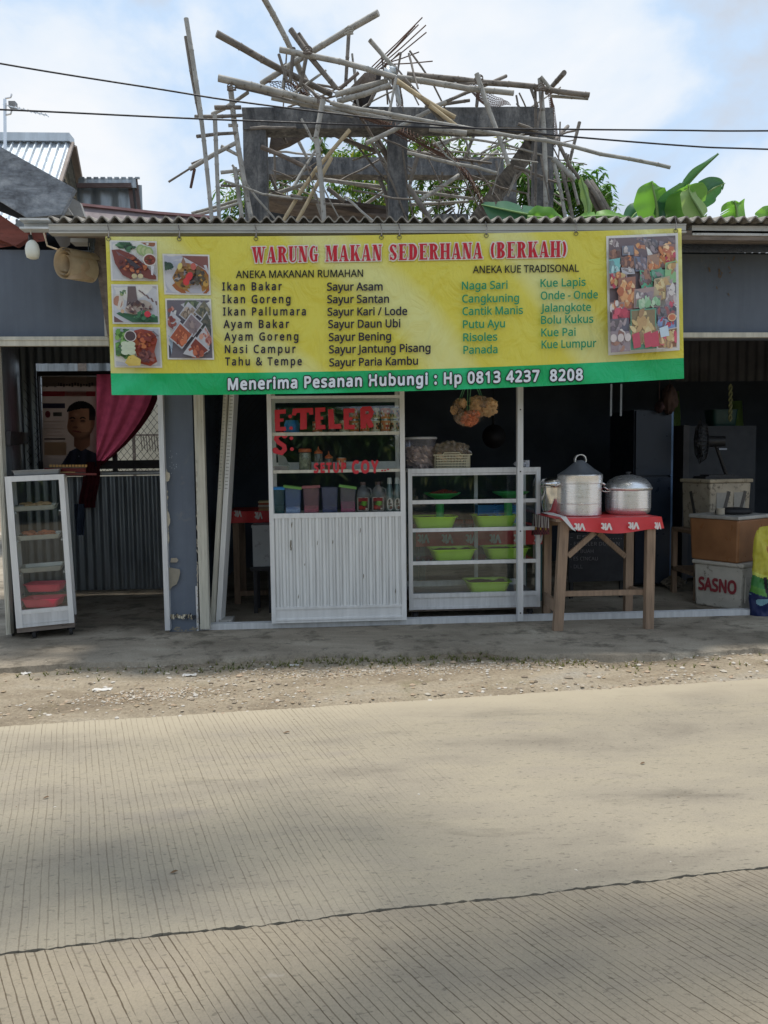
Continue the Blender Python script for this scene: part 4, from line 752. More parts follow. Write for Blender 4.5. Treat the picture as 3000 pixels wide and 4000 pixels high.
def face_rgb(u, v):
    """the printed photograph: a man in a dark shirt, head turned to the left"""
    col = None; n_ = mnoise.noise(V(u*40, v*60, 3))*4
    sh_ = v > .70+.10*abs(u-.70)/.4 + (.12*max(0, .5-u)/.2 if u < .5 else 0)
    if sh_ and u > .27: col = mixr((26, 28, 44), (48, 52, 74), sst(.1, .9, .5+.5*math.sin(u*34+v*9)*.5))
    if .58 < u < .88 and .54 < v < .70+.05*(1-abs(u-.72)/.15): col = mixr((120, 80, 60), (164, 116, 88), sst(.58, .85, u)); col = mixr((84, 54, 42), col, sst(.56, .66, v))
    fx, fy = (u-.70)/.245, (v-.445)/.185
    if u < .62: fx *= 1.0+.10*math.sin((v-.36)*26)
    d = fx*fx*(1 if fx < 0 else .86)+fy*fy*(1.0 if fy < 0 else .96)
    if d < 1:
        l_ = sst(-1.0, .5, fx); col = mixr((132, 90, 68), (206, 156, 122), l_); col = mixr(col, (228, 184, 150), .55*max(0, 1-math.hypot((u-.62)/.1, (v-.385)/.035))); col = mixr(col, (222, 170, 136), .5*max(0, 1-math.hypot((u-.72)/.1, (v-.49)/.05)))
        col = mixr((112, 76, 58), col, sst(1.0, .55, d)) if fx > .2 or fy > .5 else mixr((150, 106, 80), col, sst(1.0, .8, d))
        for ex in (.555, .745):
            if abs(u-ex) < .052 and abs(v-(.425-.012*(1-((u-ex)/.052)**2))) < .007: col = (36, 26, 24)
            if abs(u-ex) < .04 and abs(v-.449) < .0065: col = (44, 32, 30)
            if math.hypot((u-ex)/.055, (v-.45)/.02) < 1 and col[0] > 60: col = mixr(col, (128, 88, 68), .45)
        if .575 < u < .655 and .44 < v < .51: col = mixr(col, (150, 104, 80), .55*sst(.655, .6, u))
        if math.hypot((u-.605)/.05, (v-.512)/.011) < 1: col = mixr(col, (104, 64, 52), .7)
        if math.hypot((u-.635)/.085, (v-.553-.006*(u-.635)/.08)/.0085) < 1: col = (128, 66, 60)
        if abs(v-.553) < .0025 and abs(u-.635) < .08: col = (70, 36, 34)
        if fy > .62: col = mixr(col, (120, 82, 62), .4)
    if math.hypot((u-.925)/.038, (v-.475)/.045) < 1: col = mixr((176, 122, 96), (130, 84, 66), sst(.9, .96, u))
    hd = ((u-.715)/.268)**2+((v-.375)/.128)**2
    line_ = .352-.03*math.sin((u-.5)*5)+(.10*max(0, u-.86)/.1)
    if hd < 1 and v < line_: col = mixr((22, 19, 22), (52, 44, 44), max(0, mnoise.noise(V(u*60, v*20, 1))))
    if .86 < u < .97 and .33 < v < .44 and hd < 1.25: col = mixr((60, 46, 42), (26, 22, 24), sst(.44, .35, v))
    return None if col is None else tuple(min(255, max(0, c+n_)) for c in col)
NU, NV = 110, 170
for i in range(int(NU*.25), NU):
    for j in range(int(NV*.22), int(NV*.91)):
        c = face_rgb((i+.5)/NU, (j+.5)/NV)
        if c: pic.poly(rect(i/NU, j/NV, (i+1)/NU, (j+1)/NV), c, .0062)
pic.poly(ell(.67, .80, .012, .006), (190, 190, 200), .0075)
pr(.02, .92, .8, .96, (110, 36, 36)); pr(.1, .955, .6, .965, (206, 170, 110)); pr(.02, .97, 1, .99, (130, 60, 56))
for k in range(12): x = .12+k*.06; pr(x, .885, x+.045, .91, (196, 150, 84))
pic.build('portrait_print', T, translu('poster_print'))
# tall snack cabinet on castors, slightly skewed
def tubthing(name, loc, a, b, h, m, label, cat, group=None, food=None, top=1.16, rz=0):
    t = thing(name, (0, 0, 0), label, cat, group); mb = MB(); mb.rtub(a, b, h, top, min(a, b)*.14, .004); mb.build('tub', m, t, smooth=True, auto=40)
    if food:
        mb = MB(); r = random.Random(sum(map(ord, label)))
        mb.grid(lambda u, v: V((u-.5)*1.85*a*top, (v-.5)*1.85*b*top, h*.84+.016*mnoise.noise(V(u*6, v*6, a*50))), 18, 10); mb.build('food', food, t, smooth=True)
    t.location = loc; t.rotation_euler = (0, 0, rz); return t
YC = -.12
cl_, cr_ = P(36, 2150, YC).x, P(270, 2150, YC).x; cw = cr_-cl_; czt, czb = P(130, 1857, YC).z, P(150, 2448, YC).z
CB = thing('snack_cabinet', ((cl_+cr_)/2, YC, 0), 'tall narrow white glass snack cabinet on castors at the far left', 'cabinet')
# built upright at its own origin, then leaned a touch like the real one
WL[CB.name] = V(0, 0, 0); hw = cw/2*.93; dp = .34; zt, zb = czt, czb; fb = .055
mb = MB()
mb.box((-hw, 0, zb), (-hw+.04, .035, zt)); mb.box((hw-.034, 0, zb), (hw, .035, zt)); mb.box((-hw+.04, 0, zt-.036), (hw-.034, .035, zt)); mb.box((-hw, .035, zt-.02), (hw, dp, zt-.002))
for x in (-hw, hw-.03): mb.box((x, dp-.03, zb), (x+.03, dp, zt-.02))
mb.box((-hw+.04, .004, zb+.09), (hw-.034, .03, zb+.118)); mb.build('frame', ALUW, CB)
mb = MB(); mb.box((-hw+.04, .008, zb), (hw-.034, .025, zb+.09)); mb.box((-hw+.04, .004, zb+.022), (hw-.034, .008, zb+.028)); mb.box((-hw+.04, .004, zb+.0), (hw-.034, .008, zb+.012)); mb.build('kick_panel', ALU, CB)
mb = MB(); mb.box((-hw+.04, .014, zb+.118), (hw-.034, .018, zt-.036)); mb.build('glass_pane', GLASS, CB)
mb = MB(); mb.box((-hw, .04, zb+.02), (-hw+.004, dp-.03, zt-.03)); mb.build('glass_pane', GLASS, CB)
mb = MB(); mb.box((-hw, .02, zb-.035), (hw, dp, zb)); mb.box((-hw+.03, .05, zb+.11), (hw-.03, dp-.03, zb+.116)); mb.build('base_board', OLDW, CB)
for x in (-hw+.1, hw-.03):
    for y in (.07, dp-.06):
        mb = MB(); wr = .034
        mb.tube([V(x-.01, y, wr), V(x+.012, y, wr)], wr, 16); mb.bar((x-.016, y, wr), (x-.012, y+.02, zb-.034), .02, .004); mb.bar((x+.018, y, wr), (x+.014, y+.02, zb-.034), .02, .004)
        mb.build('castor', RUBBER, CB)
def czy(py): return P(150, py, YC).z
lean = -.028
trayM = mk('pressed_steel_tray', (.5, .5, .46), .45, .4, .12, 8)
Mlean = Matrix.Rotation(lean, 4, 'Y')
CRZ = R(15); CB.rotation_euler = (0, lean, CRZ); CB.location.x += .012; CB.location.y += .03
def incab(x, y, z): return CB.location + (Matrix.Rotation(CRZ, 4, 'Z') @ Mlean) @ V(x, y, z)
for i, (py, lab, fd) in enumerate([(1996, 'topmost shallow metal tray, with pale snacks, in the snack cabinet', CHIP_T), (2112, 'metal tray of reddish snacks, second from top in the snack cabinet', CHIP_O), (2240, 'empty metal tray, lowest of three in the snack cabinet', None)]):
    t = thing('metal_tray', (0, 0, 0), lab, 'tray', 'metal trays in the snack cabinet'); mb = MB(); mb.rtub(hw-.056, .12, .03, 1.06, .006, .003, cr=.12); mb.build('tray', trayM, t)
    if fd:
        mb = MB(); r = random.Random(i)
        for k in range(26): mb.lathe([(0, 0), (.022, .002), (.026, .008), (.014, .016), (0, .018)], (r.uniform(-1, 1)*(hw-.075), r.uniform(-.1, .1), .022+r.uniform(0, .014)), 8)
        mb.build('snacks', fd, t, smooth=True)
    t.location = incab(-.005 if i else -.02, .17, czy(py)-.0); t.rotation_euler = CB.rotation_euler
    mb = MB()
for z in [czy(q_) for q_ in (1998, 2114, 2243)]:
    pass
mb = MB(); WL[CB.name] = V(0, 0, 0)
for py in (1997, 2113, 2242):
    z = czy(py)-.012
    for x in (-hw+.034, hw-.05): mb.box((x, .03, z), (x+.016, dp-.03, z+.01))
mb.build('tray_rail', ALUW, CB)
t = tubthing('pink_tub', incab(0, .22, czb+.135+.075), .105, .075, .05, PINK, 'pink plastic tub set behind and above another in the snack cabinet', 'tub', 'pink tubs in the snack cabinet', None)
t = tubthing('pink_tub', incab(-.01, .12, czb+.12), .105, .08, .055, PINK, 'pink plastic tub lowest and frontmost in the snack cabinet', 'tub', 'pink tubs in the snack cabinet', None)
mb = MB(); mb.box((-hw+.03, .17, czb+.195), (hw-.03, dp-.04, czb+.2)); mb.build('shelf', GLASS, CB)
t = thing('metal_tray', (0, 0, 0), 'flat grey metal tray lying on top of the snack cabinet', 'tray'); mb = MB(); mb.rtub(.14, .13, .032, 1.05, .006, .003, cr=.12); mb.build('tray', mk('tin', (.3, .3, .29), .45, .6, .12, 8), t); t.location = incab(.01, .18, czt+.002); t.rotation_euler = CB.rotation_euler
mb = MB(); c = P(312, 2030, .35); mb.grid(lambda u, v: c+V((u-.5)*.085*(1-.5*abs(v-.4)), .02*math.sin(u*9+v*3), (.5-v)*.23), 12, 14); tag(mb.build('hanging_rag', cloth('dark_blue_rag', (.02, .028, .045), .1)), 'dark blue rag hanging beside the snack cabinet', 'rag')
# ------------------------------------------------------------------ glazed counter front (drinks window)
YV = .0
gx0, gx1 = P(1060, 2000, YV).x, P(1575, 2000, YV).x
def gz(py): return P(1310, py, YV).z
GV = thing('drinks_counter', ((gx0+gx1)/2, YV, 0), 'white aluminium drinks counter with glass shelves above ribbed panels', 'counter')
D = .42
pw0, pw1 = .03, .034
mb = MB(); ztop = 2.0
mb.box((gx0-pw0/2, YV, .045), (gx0+pw0/2, YV+.04, ztop)); mb.box((gx1-pw1/2, YV, .045), (gx1+pw1/2, YV+.04, ztop))
xl, xr_ = gx0+pw0/2, gx1-pw1/2
mb.box((xl, .004, gz(1556)), (xr_, .036, gz(1545))); mb.box((xl, .003, gz(2022)), (xr_, .04, gz(2003)))
for x in (gx0-pw0/2, gx1-pw1/2): mb.box((x, D-.03, .045), (x+.03, D, ztop))
mb.box((xl, D-.03, gz(1840)), (xr_, D-.004, gz(1805))); mb.box((xl, D-.03, gz(1556)), (xr_, D-.004, gz(1540)))
mb.build('frame', ALUW, GV)
for a, b in ((1700, 1687), (1846, 1834)):
    mb = MB(); mb.box((xl+.001, .012, gz(a)), (xr_-.001, .03, gz(b))); mb.box((xl+.001, .03, gz(b)-.008), (xr_-.001, D-.035, gz(b)-.002)); mb.build('shelf', CREAM, GV)
mb = MB(); mb.box((xl, .02, gz(2021)), (xr_, D-.03, gz(2006))); mb.build('counter_board', ALUW, GV)
mb = MB(); z0, z1 = gz(2367), gz(2021); n = 19; w = (xr_-xl)/n
for i in range(n):
    x = xl+i*w
    mb.add([V(x, .012, z) if j == 0 else V(x+w*j_, y_, z) for z in (z0, z1) for j, (j_, y_) in enumerate(((0, .012), (.06, .02), (.14, .02), (.2, .008), (.56, .004), (.62, .012), (.7, .012), (.76, .004), (1, .012)))], [(k, k+1, 10+k, 9+k) for k in range(8)])
mb.build('ribbed_panel', mk('ribbed_white_panel', (.72, .725, .71), .5, 0, .12, 5, 0, 30, (8, 8, .5), dirt=(.2, .19, .16), dthr=.68), GV)
pic = Pic(lambda x, y, l: P(x, y, .0-l), start=.0022); r = random.Random(6)
for px, py, a, b in ((1135, 2125, 3, 16), (1137, 2144, 2.5, 7), (1140, 2050, 2, 10), (1240, 2120, 1.5, 8), (1300, 2118, 1.5, 7), (1408, 2070, 1.5, 9), (1420, 2250, 1.8, 9), (1166, 2330, 1.5, 10), (1190, 2205, 1.5, 5), (1545, 2310, 1.6, 8)): pic.poly(ell(px, py, a, b, .1, 8, .4, r), (120, 112, 94))
pic.build('paint_chip', GV, PLASTER)
mb = MB(); mb.box((xl, .003, gz(2377)), (xr_, .03, gz(2367))); mb.box((xl, .010, gz(2412)), (xr_, .03, gz(2377))); mb.box((xl, .003, .045), (xr_, .03, gz(2412))); mb.box((xl, -.002, gz(2420)), (xr_, .003, gz(2415))); mb.build('kick_panel', ALUW, GV)
mb = MB(); mb.box((xl, .018, gz(2003)), (xr_, .022, gz(1556))); mb.build('glass_pane', GLASS, GV)
# red cut-out letters stuck on the pane
pic = Pic(lambda x, y, l: P(x, y, .016-l), .0002, .0006); RDV = (178, 22, 38)
def pxr(X, Y): return (1050+X/3.016, 1530+Y/3.016)
def lp(pts): pic.poly([pxr(*q) for q in pts], RDV)
def bar_(pts, w):
    for (a, b), (c_, d_) in zip(pts, pts[1:]):
        L_ = math.hypot(c_-a, d_-b); nx, ny = -(d_-b)/L_*w/2, (c_-a)/L_*w/2; ex, ey = (c_-a)/L_*w*.25, (d_-b)/L_*w*.25
        lp([(a+nx-ex, b+ny-ey), (c_+nx+ex, d_+ny+ey), (c_-nx+ex, d_-ny+ey), (a-nx-ex, b-ny-ey)])
def E_(x, y, w, h, t):
    lp([(x, y), (x+t, y), (x+t+6, y+h), (x+6, y+h)]); lp([(x, y), (x+w, y-6), (x+w, y+t*.75), (x, y+t*.85)]); lp([(x, y+h*.42), (x+w*.8, y+h*.40), (x+w*.8, y+h*.40+t*.6), (x, y+h*.42+t*.7)]); lp([(x+6, y+h-t*.8), (x+w, y+h-t*.9), (x+w+4, y+h-4), (x+6, y+h)])
E_(68, 215, 132, 250, 58)
bar_([(208, 505), (150, 498), (96, 520), (86, 560), (120, 600), (180, 640), (188, 680), (150, 722), (70, 700)], 52)
lp(ell(78, 690, 36, 34, 0, 12)); lp(ell(186, 520, 34, 30, 0, 12))
lp([(284, 200), (520, 190), (524, 268), (480, 272), (470, 245), (330, 250), (318, 280), (270, 278)]); lp([(370, 210), (445, 205), (448, 440), (370, 448)])
E_(545, 190, 120, 255, 60); lp([(698, 210), (760, 205), (775, 385), (850, 376), (856, 436), (705, 440)]); E_(880, 200, 130, 245, 62)
lp([(1075, 195), (1140, 190), (1150, 430), (1082, 440)]); bar_([(1110, 205), (1190, 200), (1210, 240), (1195, 285), (1130, 300)], 56); lp([(1120, 300), (1185, 285), (1240, 410), (1180, 430)])
for X, Y in ((252, 292), (262, 430), (266, 548), (272, 676)): lp(ell(X, Y, 22, 21, 0, 12))
for s, a, b, y, cp in (('SETUP', 535, 905, 950, 34), ('COY', 985, 1285, 955, 44)):
    x0, y0 = pxr(a, y); x1, y1 = pxr(b, y-6); pic.text(s, x0, y0, x1, y1, cp, (176, 28, 40), .045, 1.25)
for X, Y in ((1335, 930), (1370, 928), (1405, 915)): lp(ell(X, Y, 12, 10, 0, 8))
pic.build('window_lettering', GV, REDV)
# ---- drinks things on its shelves
def on(px, py, y): q = P(px, py, y); return q
Z1, Z2, Z3 = gz(1687)-.0015, gz(1834)-.0015, gz(2006)+.001
LABW = printmat('can_label', .4, .4)
def can(loc, label, kind):
    t = thing('milk_can', (0, 0, 0), label, 'can', 'milk cans on the top shelf of the drinks counter'); h = .086; rr = .034
    mb = MB(); mb.lathe([(rr*.93, 0), (rr, .003), (rr, .006)], n=20); mb.lathe([(rr, h-.006), (rr, h-.002), (rr*.93, h), (rr*.9, h-.003), (0, h-.003)], n=20); mb.build('tin', STEEL, t, smooth=True, auto=35)
    mb = MB(); c0, c1, c2 = {0: ((240, 140, 84), (244, 226, 200), (206, 70, 50)), 1: ((244, 230, 202), (84, 70, 64), (236, 160, 110))}[kind]; n = 24
    for i in range(n):
        for j, (za, zb) in enumerate(((.006, .02), (.02, .034), (.034, .05), (.05, .064), (.064, .08))):
            a0, a1 = 2*math.pi*i/n, 2*math.pi*(i+1)/n; ph = i % 8; c = c0 if (j in (0, 4) or ph in (0, 7)) else (c1 if (ph+j) % 3 else c2)
            if 2 <= ph <= 4 and j == 2: c = c2 if kind == 0 else c1
            mb.add([V(rr*math.cos(a), rr*math.sin(a), z) for a, z in ((a0, za), (a1, za), (a1, zb), (a0, zb))], [(0, 1, 2, 3)], 0, sh(c))
    mb.build('label_wrap', LABW, t); t.location = loc; t.rotation_euler = (0, 0, rng.uniform(0, 6)); return t
protoO = can((0, 0, -5), 'x', 0); protoW = can((0, 0, -5), 'x', 1); firsts = {0: protoO, 1: protoW}; usedk = {0: False, 1: False}
def putcan(px, y, z, kind, label):
    x = P(px, 1690, y).x; loc = (x, y, z)
    if not usedk[kind]: o = firsts[kind]; usedk[kind] = True; o.location = loc; o['label'] = label
    else: o = dup(firsts[kind], loc, label)
    o.rotation_euler = (0, 0, rng.uniform(0, 6)); return o
names = ['leftmost', 'second from left', 'middle', 'fourth from left', 'rightmost']
for i, (px, k) in enumerate(((1384, 0), (1425, 0), (1466, 1), (1506, 0), (1543, 1))):
    putcan(px, .085, Z1, k if i != 2 else 1, f"{'orange' if k==0 else 'cream'} milk can, {names[i]} of the can stack's bottom row")
    putcan(px, .085, Z1+.087, k, f"{'orange' if k==0 else 'cream'} milk can, {names[i]} of the can stack's upper row")
putcan(1345, .08, Z1, 1, 'cream milk can beside the steel cup, not stacked under another'); putcan(1240, .09, Z1, 0, 'orange milk can standing alone behind the letter E on the top shelf'); putcan(1332, .09, Z2, 0, 'orange milk can alone on the middle shelf above the small red words')
c = on(1296, 1690, .1); t = thing('steel_cup', (c.x, c.y, Z1), 'tall steel tumbler behind the red letter L on the top shelf', 'tumbler')
MB().lathe([(.026, 0), (.028, .004), (.034, .17), (.036, .172), (.032, .172), (.026, .01), (0, .008)], (c.x, c.y, Z1), 24).build('cup', STEEL, t, smooth=True, auto=40)
c = on(1141, 1690, .12); mb = MB(); mb.rtub(.052, .06, .012, 1.02, .004, .003, (c.x, c.y, Z1)); mb.lathe([(.045, .0), (.05, .05), (.04, .078), (0, .08)], (c.x, c.y, Z1+.012), 6, sx=1.1); 
tag(mb.build('blue_basket', BLUEP), 'small blue plastic basket behind the red letter E', 'basket')
# middle shelf
def jar(px, y, w, h, lidc, fillc, label, cat, fill=1.0, spout=False, z=None, group=None):
    z = Z2 if z is None else z; x = P(px, 1835, y).x; t = thing('jar' if not spout else 'squeeze_bottle', (x, y, z), label, cat, group); r_ = w/2; c = (x, y, z)
    MB().lathe([(r_*.9, 0), (r_, .006), (r_, h*.9), (r_*.88, h)], c, 20).build('body', clear('jar_plastic', (.9, .9, .88), .06, .08, .3, (.5, .48, .45)), t, smooth=True, auto=40)
    MB().lathe([(r_*.84, .004), (r_*.93, .01), (r_*.93, h*.92*fill), (0, h*.92*fill+.002)], c, 18).build('contents', fillc, t, smooth=True, auto=40)
    if spout: MB().lathe([(r_*.98, h), (r_*.98, h+.012), (r_*.55, h+.022), (r_*.2, h+.03), (r_*.09, h+.05), (0, h+.051)], c, 18).build('spout_cap', lidc, t, smooth=True, auto=40)
    else: MB().lathe([(r_*1.05, h-.004), (r_*1.05, h+.016), (r_*.95, h+.02), (0, h+.02)], c, 20).build('lid', lidc, t, smooth=True, auto=40)
    return t
ORANGE = mk('orange_plastic', (.66, .16, .06), .45, 0, .08, 6)
jar(1193, .09, .088, .13, ORANGE, mk('grass_jelly', (.5, .52, .36), .5, 0, .55, 45, dirt=(.08, .1, .05), dthr=.6), 'clear jar of pale green sweets with an orange lid', 'jar')
jar(1245, .08, .06, .115, ORANGE, mk('dark_syrup', (.07, .02, .025), .3, 0, .2, 8), 'clear squeeze bottle a third full of dark syrup with red spout', 'bottle', .35, True, None, 'squeeze bottles on the middle shelf')
jar(1285, .08, .056, .08, ORANGE, mk('caramel', (.55, .34, .16), .4, 0, .15, 8), 'squeeze bottle of caramel coloured sauce with red spout', 'bottle', .75, True, None, 'squeeze bottles on the middle shelf')
c = on(1098, 1832, .14); t = thing('paper_stack', (c.x, c.y, Z2), 'crumpled plastic wraps stacked at the left of the middle shelf', 'plastic wraps'); mb = MB(); r = random.Random(3)
for k in range(5): mb.box((c.x-.045+r.uniform(-.006, .006), c.y-.05, Z2+.006*k), (c.x+.05+r.uniform(-.008, .01), c.y+.06, Z2+.006*k+.004))
mb.build('sheets', mk('wrapping_paper', (.52, .4, .38), .7, 0, .25, 20), t)
mb = MB(); mb.add([V(c.x-.02, c.y+.05, Z2+.035), V(c.x+.06, c.y+.04, Z2+.03), V(c.x+.03, c.y+.06, Z2+.09), V(c.x-.03, c.y+.08, Z2+.14)], [(0, 1, 2, 3)]); mb.build('loose_sheet', mk('grey_sheet', (.32, .32, .3), .7), t)
# bottom: five clear bins, two jugs, two syrup bottles
def bin_(px0, px1, py_top, col, fillcol, fillh, lidcol, lid, label):
    y = .1; x0, x1 = P(px0, 1950, .05).x, P(px1, 1950, .05).x; xc = (x0+x1)/2; w = (x1-x0)/2; h = P(px0, py_top, .05).z-Z3
    t = thing('topping_bin', (xc, y, Z3), label, 'bin', 'clear topping bins on the counter board'); mb = MB(); c = (xc, y, Z3)
    mb.rtub(w*.84, .055, h, 1.14, .004, .003, c, cr=.2); mb.build('bin', clear('bin_plastic', tuple(min(1, .55+.5*q) for q in col), .05, .1, .26, col), t, smooth=True, auto=40)
    mb = MB(); fz = h*fillh; mb.grid(lambda u, v: V(xc+(u-.5)*1.7*w*.9, y-.05+v*.1, Z3+fz*(.85+.25*mnoise.noise(V(u*9, v*7, px0)))), 16, 8); a = len(mb.v)
    mb.box((xc-w*.8, y-.053, Z3+.006), (xc+w*.8, y+.05, Z3+fz*.9)); mb.build('contents', mk('bin_contents', fillcol, .5, 0, .35, 70, .4, 120), t)
    if lid is not None:
        m4 = Matrix.Translation(V(xc, y, Z3+h+.008)) @ Matrix.Rotation(lid, 4, 'Y'); mb = MB(); mb.box((-w*1.02, -.07, 0), (w*1.02, .065, .007), 0, m4); mb.box((-w*1.05, -.074, -.01), (w*1.05, -.07, .007), 0, m4); mb.build('lid', lidcol, t)
LIDG = mk('pale_green_lid', (.28, .55, .14), .4, 0, .06, 6); LIDP = mk('pink_lid', (.55, .18, .2), .4, 0, .06, 6)
bin_(1068, 1112, 1912, (.14, .34, .44), (.03, .14, .1), .38, BLUEP, .02, 'blue lidded bin of dark green topping, leftmost on the counter')
bin_(1110, 1178, 1908, (.42, .56, .85), (.85, .9, .98), .26, LIDG, .14, 'bluish clear bin of white jelly under a tilted green lid')
bin_(1182, 1250, 1906, (.68, .42, .5), (.7, .2, .3), .3, LIDP, -.03, 'rosy clear bin with a pinkish lid and little topping')
bin_(1254, 1322, 1906, (.38, .4, .62), (.04, .05, .2), .26, None, None, 'grey violet clear bin of dark blue topping without a lid')
bin_(1326, 1392, 1906, (.52, .46, .55), (.95, .08, .3), .48, LIDG, .16, 'clear bin half full of bright pink topping with raised green lid')
JUGB = clear('jug_plastic', (.8, .8, .85), .05, .15, .55, (.45, .44, .46))
def jug(px, label):
    y = .09; x = P(px, 1950, y).x; w = .054*.95; z = Z3; h = .205; t = thing('syrup_jug', (x, y, z), label, 'jug', 'syrup jugs with banana labels')
    MB().lathe([(w*.94, 0), (w, .01), (w, h*.62), (w*.9, h*.74), (w*.45, h*.88), (w*.34, h*.9), (w*.34, h*.95)], (x, y, z), 20, sy=.8).build('body', JUGB, t, smooth=True, auto=50)
    MB().lathe([(w*.9, .006), (w*.93, h*.36), (0, h*.365)], (x, y, z), 20, sy=.8).build('syrup', mk('brown_syrup', (.07, .035, .035), .3, 0, .1, 8), t, smooth=True, auto=50)
    MB().lathe([(w*.4, h*.95), (w*.4, h*1.05), (0, h*1.05)], (x, y, z), 16).build('cap', mk('brown_cap', (.16, .1, .1), .5), t, smooth=True, auto=50)
    MB().tube([(x+w*.5, y-.02, z+h*.86), (x+w*1.05, y-.02, z+h*.8), (x+w*1.15, y-.02, z+h*.6), (x+w*.98, y-.02, z+h*.5)], .006, 8).build('handle', JUGB, t, smooth=True)
    pc = Pic(lambda a, b, l: V(x+(a-.55)*w*1.5, y-w*.8-.0035-l+ .012*(a-.5)**2*2, z+.012+b*.095), .0003, .001)
    pc.poly(rect(0, 0, 1, 1), (206, 196, 186)); pc.poly(rect(.05, .04, .95, .96), (70, 32, 34)); pc.poly(rect(.05, .7, .95, .96), (150, 30, 40))
    for k in range(4): pc.poly([(.2+.05*k, .5+.07*k), (.6, .36+.08*k), (.92, .46+.07*k), (.62, .44+.09*k)], (112, 176, 50))
    pc.poly(ell(.3, .25, .2, .15), (170, 30, 36)); pc.poly(ell(.62, .2, .14, .12), (150, 26, 30)); pc.poly(rect(.72, .08, .9, .2), (210, 200, 190)); pc.build('label', t)
jug(1419, 'milky syrup jug with banana label, next to the bright pink bin'); jug(1477, 'milky syrup jug with banana label, next to the two slim bottles')
def sbottle(px, label):
    y = .07; x = P(px, 1950, y).x; z = Z3; t = thing('syrup_bottle', (x, y, z), label, 'bottle', 'slim syrup bottles with white caps'); w = .031; h = .235
    MB().lathe([(w*.92, 0), (w, .008), (w, h*.42), (w*.86, h*.55), (w*.52, h*.8), (w*.46, h*.86)], (x, y, z), 20).build('glass', clear('pale_bottle', (.62, .8, .8), .08, .05, .5, (.3, .4, .4)), t, smooth=True, auto=50)
    MB().lathe([(w*.85, .006), (w*.9, h*.1), (w*.9, h*.5), (0, h*.5)], (x, y, z), 16).build('syrup', mk('grey_syrup', (.2, .2, .19), .3, 0, .1, 8), t, smooth=True, auto=50)
    MB().lathe([(w*.56, h*.85), (w*.5, h*1.0), (w*.44, h*1.04), (0, h*1.04)], (x, y, z), 16).build('cap', WHITEP, t, smooth=True, auto=50)
    pc = Pic(lambda a, b, l: V(x+w*1.02*math.sin(a), y-w*1.05*math.cos(a)-l, z+b), .0003, .001); pc.poly(ell(0, .055, .8, .045, 0, 18), (206, 200, 196)); pc.poly(ell(-.1, .078, .25, .012), (40, 34, 40)); pc.poly(rect(-.4, .05, .4, .062), (60, 44, 44)); pc.poly(ell(.2, .032, .35, .012), (96, 50, 44)); pc.build('label', t)
sbottle(1522, 'slim syrup bottle with white cap, next to the jugs'); sbottle(1552, 'slim syrup bottle with white cap, against the right post')
# ------------------------------------------------------------------ leaning folding-door leaves and the dark gap behind
for i, (a, b, w, lab) in enumerate([((882, 1500), (826, 2428), .026, 'left of the two narrow aluminium door leaves leaning in the opening'), ((908, 1500), (851, 2428), .036, 'right of the two narrow aluminium door leaves leaning in the opening')]):
    p0, p1 = P(*b, .12+.02*i), P(*a, .12+.02*i); p0.z = .0; p1 = p0+(p1-p0)*1.15
    mb = MB(); d = V(.18, 1, 0).normalized(); n_ = V(1, -.18, 0)
    t = thing('door_leaf', p0, lab, 'door leaf', 'folding door leaves leaning in the opening')
    mb.add([p+n_*s_*w/2+d*q_ for p in (p0, p1) for s_, q_ in ((-1, 0), (1, 0), (1, .05+.05*i), (-1, .05+.05*i))], [(0, 1, 2, 3), (7, 6, 5, 4), (0, 4, 5, 1), (1, 5, 6, 2), (2, 6, 7, 3), (3, 7, 4, 0)]); mb.build('panel', CREAM if i == 0 else ALUW, t)
    mb = MB()
    for k in range(40):
        q = p0+(p1-p0)*(.5+k*.0125); mb.box((q.x-w*.3, q.y-.0035, q.z), (q.x+w*.3, q.y-.001+.01*w, q.z+.004))
    mb.build('edge_slots', mk('slot_grey', (.24, .24, .22), .6), t)
c = G(893, 2432, 0); mb = MB(); mb.box((c.x-.048, .13, 0), (c.x+.048, .26, .055)); tag(mb.build('concrete_block', CONCL), 'small pale concrete block at the foot of the leaning door leaves', 'block')
# red-covered side table in the gap
RCL = mk('red_oilcloth', (.62, .045, .05), .42, 0, .1, 5, .08, 12)
WHT = (222, 218, 214)
def vit(pic, x, y, w, h):   # the word on the cloth, upside down
    pic.text('Vit', x-w/2, y, x+w/2, y, h, WHT, .04, .95, None, .05, True)
YT = 1.0
z = P(980, 1998, YT).z; x0, x1 = P(892, 2010, YT).x, P(1085, 2010, YT).x
T = thing('side_table', ((x0+x1)/2, YT, 0), 'dim table under a red cloth in the dark opening beside the door leaves', 'table')
mb = MB(); mb.box((x0, YT, z-.03), (x1, YT+.55, z))
for x in (x0+.03, x1-.06): mb.box((x, YT+.02, 0), (x+.05, YT+.07, z-.03)); mb.box((x, YT+.45, 0), (x+.05, YT+.5, z-.03))
zz = P(980, 2320, YT).z; mb.box((x0+.08, YT+.03, zz-.02), (x1-.06, YT+.06, zz+.02)); mb.build('table_frame', WOOD, T)
mb = MB(); mb.grid(lambda u, v: V(x0-.01+(x1-x0+.02)*u, YT-.012-.008*math.sin(u*14), z+.003-v*.095), 16, 4); mb.add([V(x0-.01, YT-.012, z+.003), V(x1+.01, YT-.012, z+.003), V(x1+.01, YT+.56, z+.003), V(x0-.01, YT+.56, z+.003)], [(0, 1, 2, 3)])
cl = mb.build('table_cover', RCL, T); pic = Pic(lambda x, y, l: P(x, y, YT-.022-l), start=.001); vit(pic, 930, 2018, 26, 22); vit(pic, 1010, 2026, 28, 24); pic.build('cover_print', T)
c = P(1040, 1985, YT+.1); t = thing('book_pile', (c.x, c.y, z+.004), 'small pile of pale books on the red covered side table', 'books'); mb = MB()
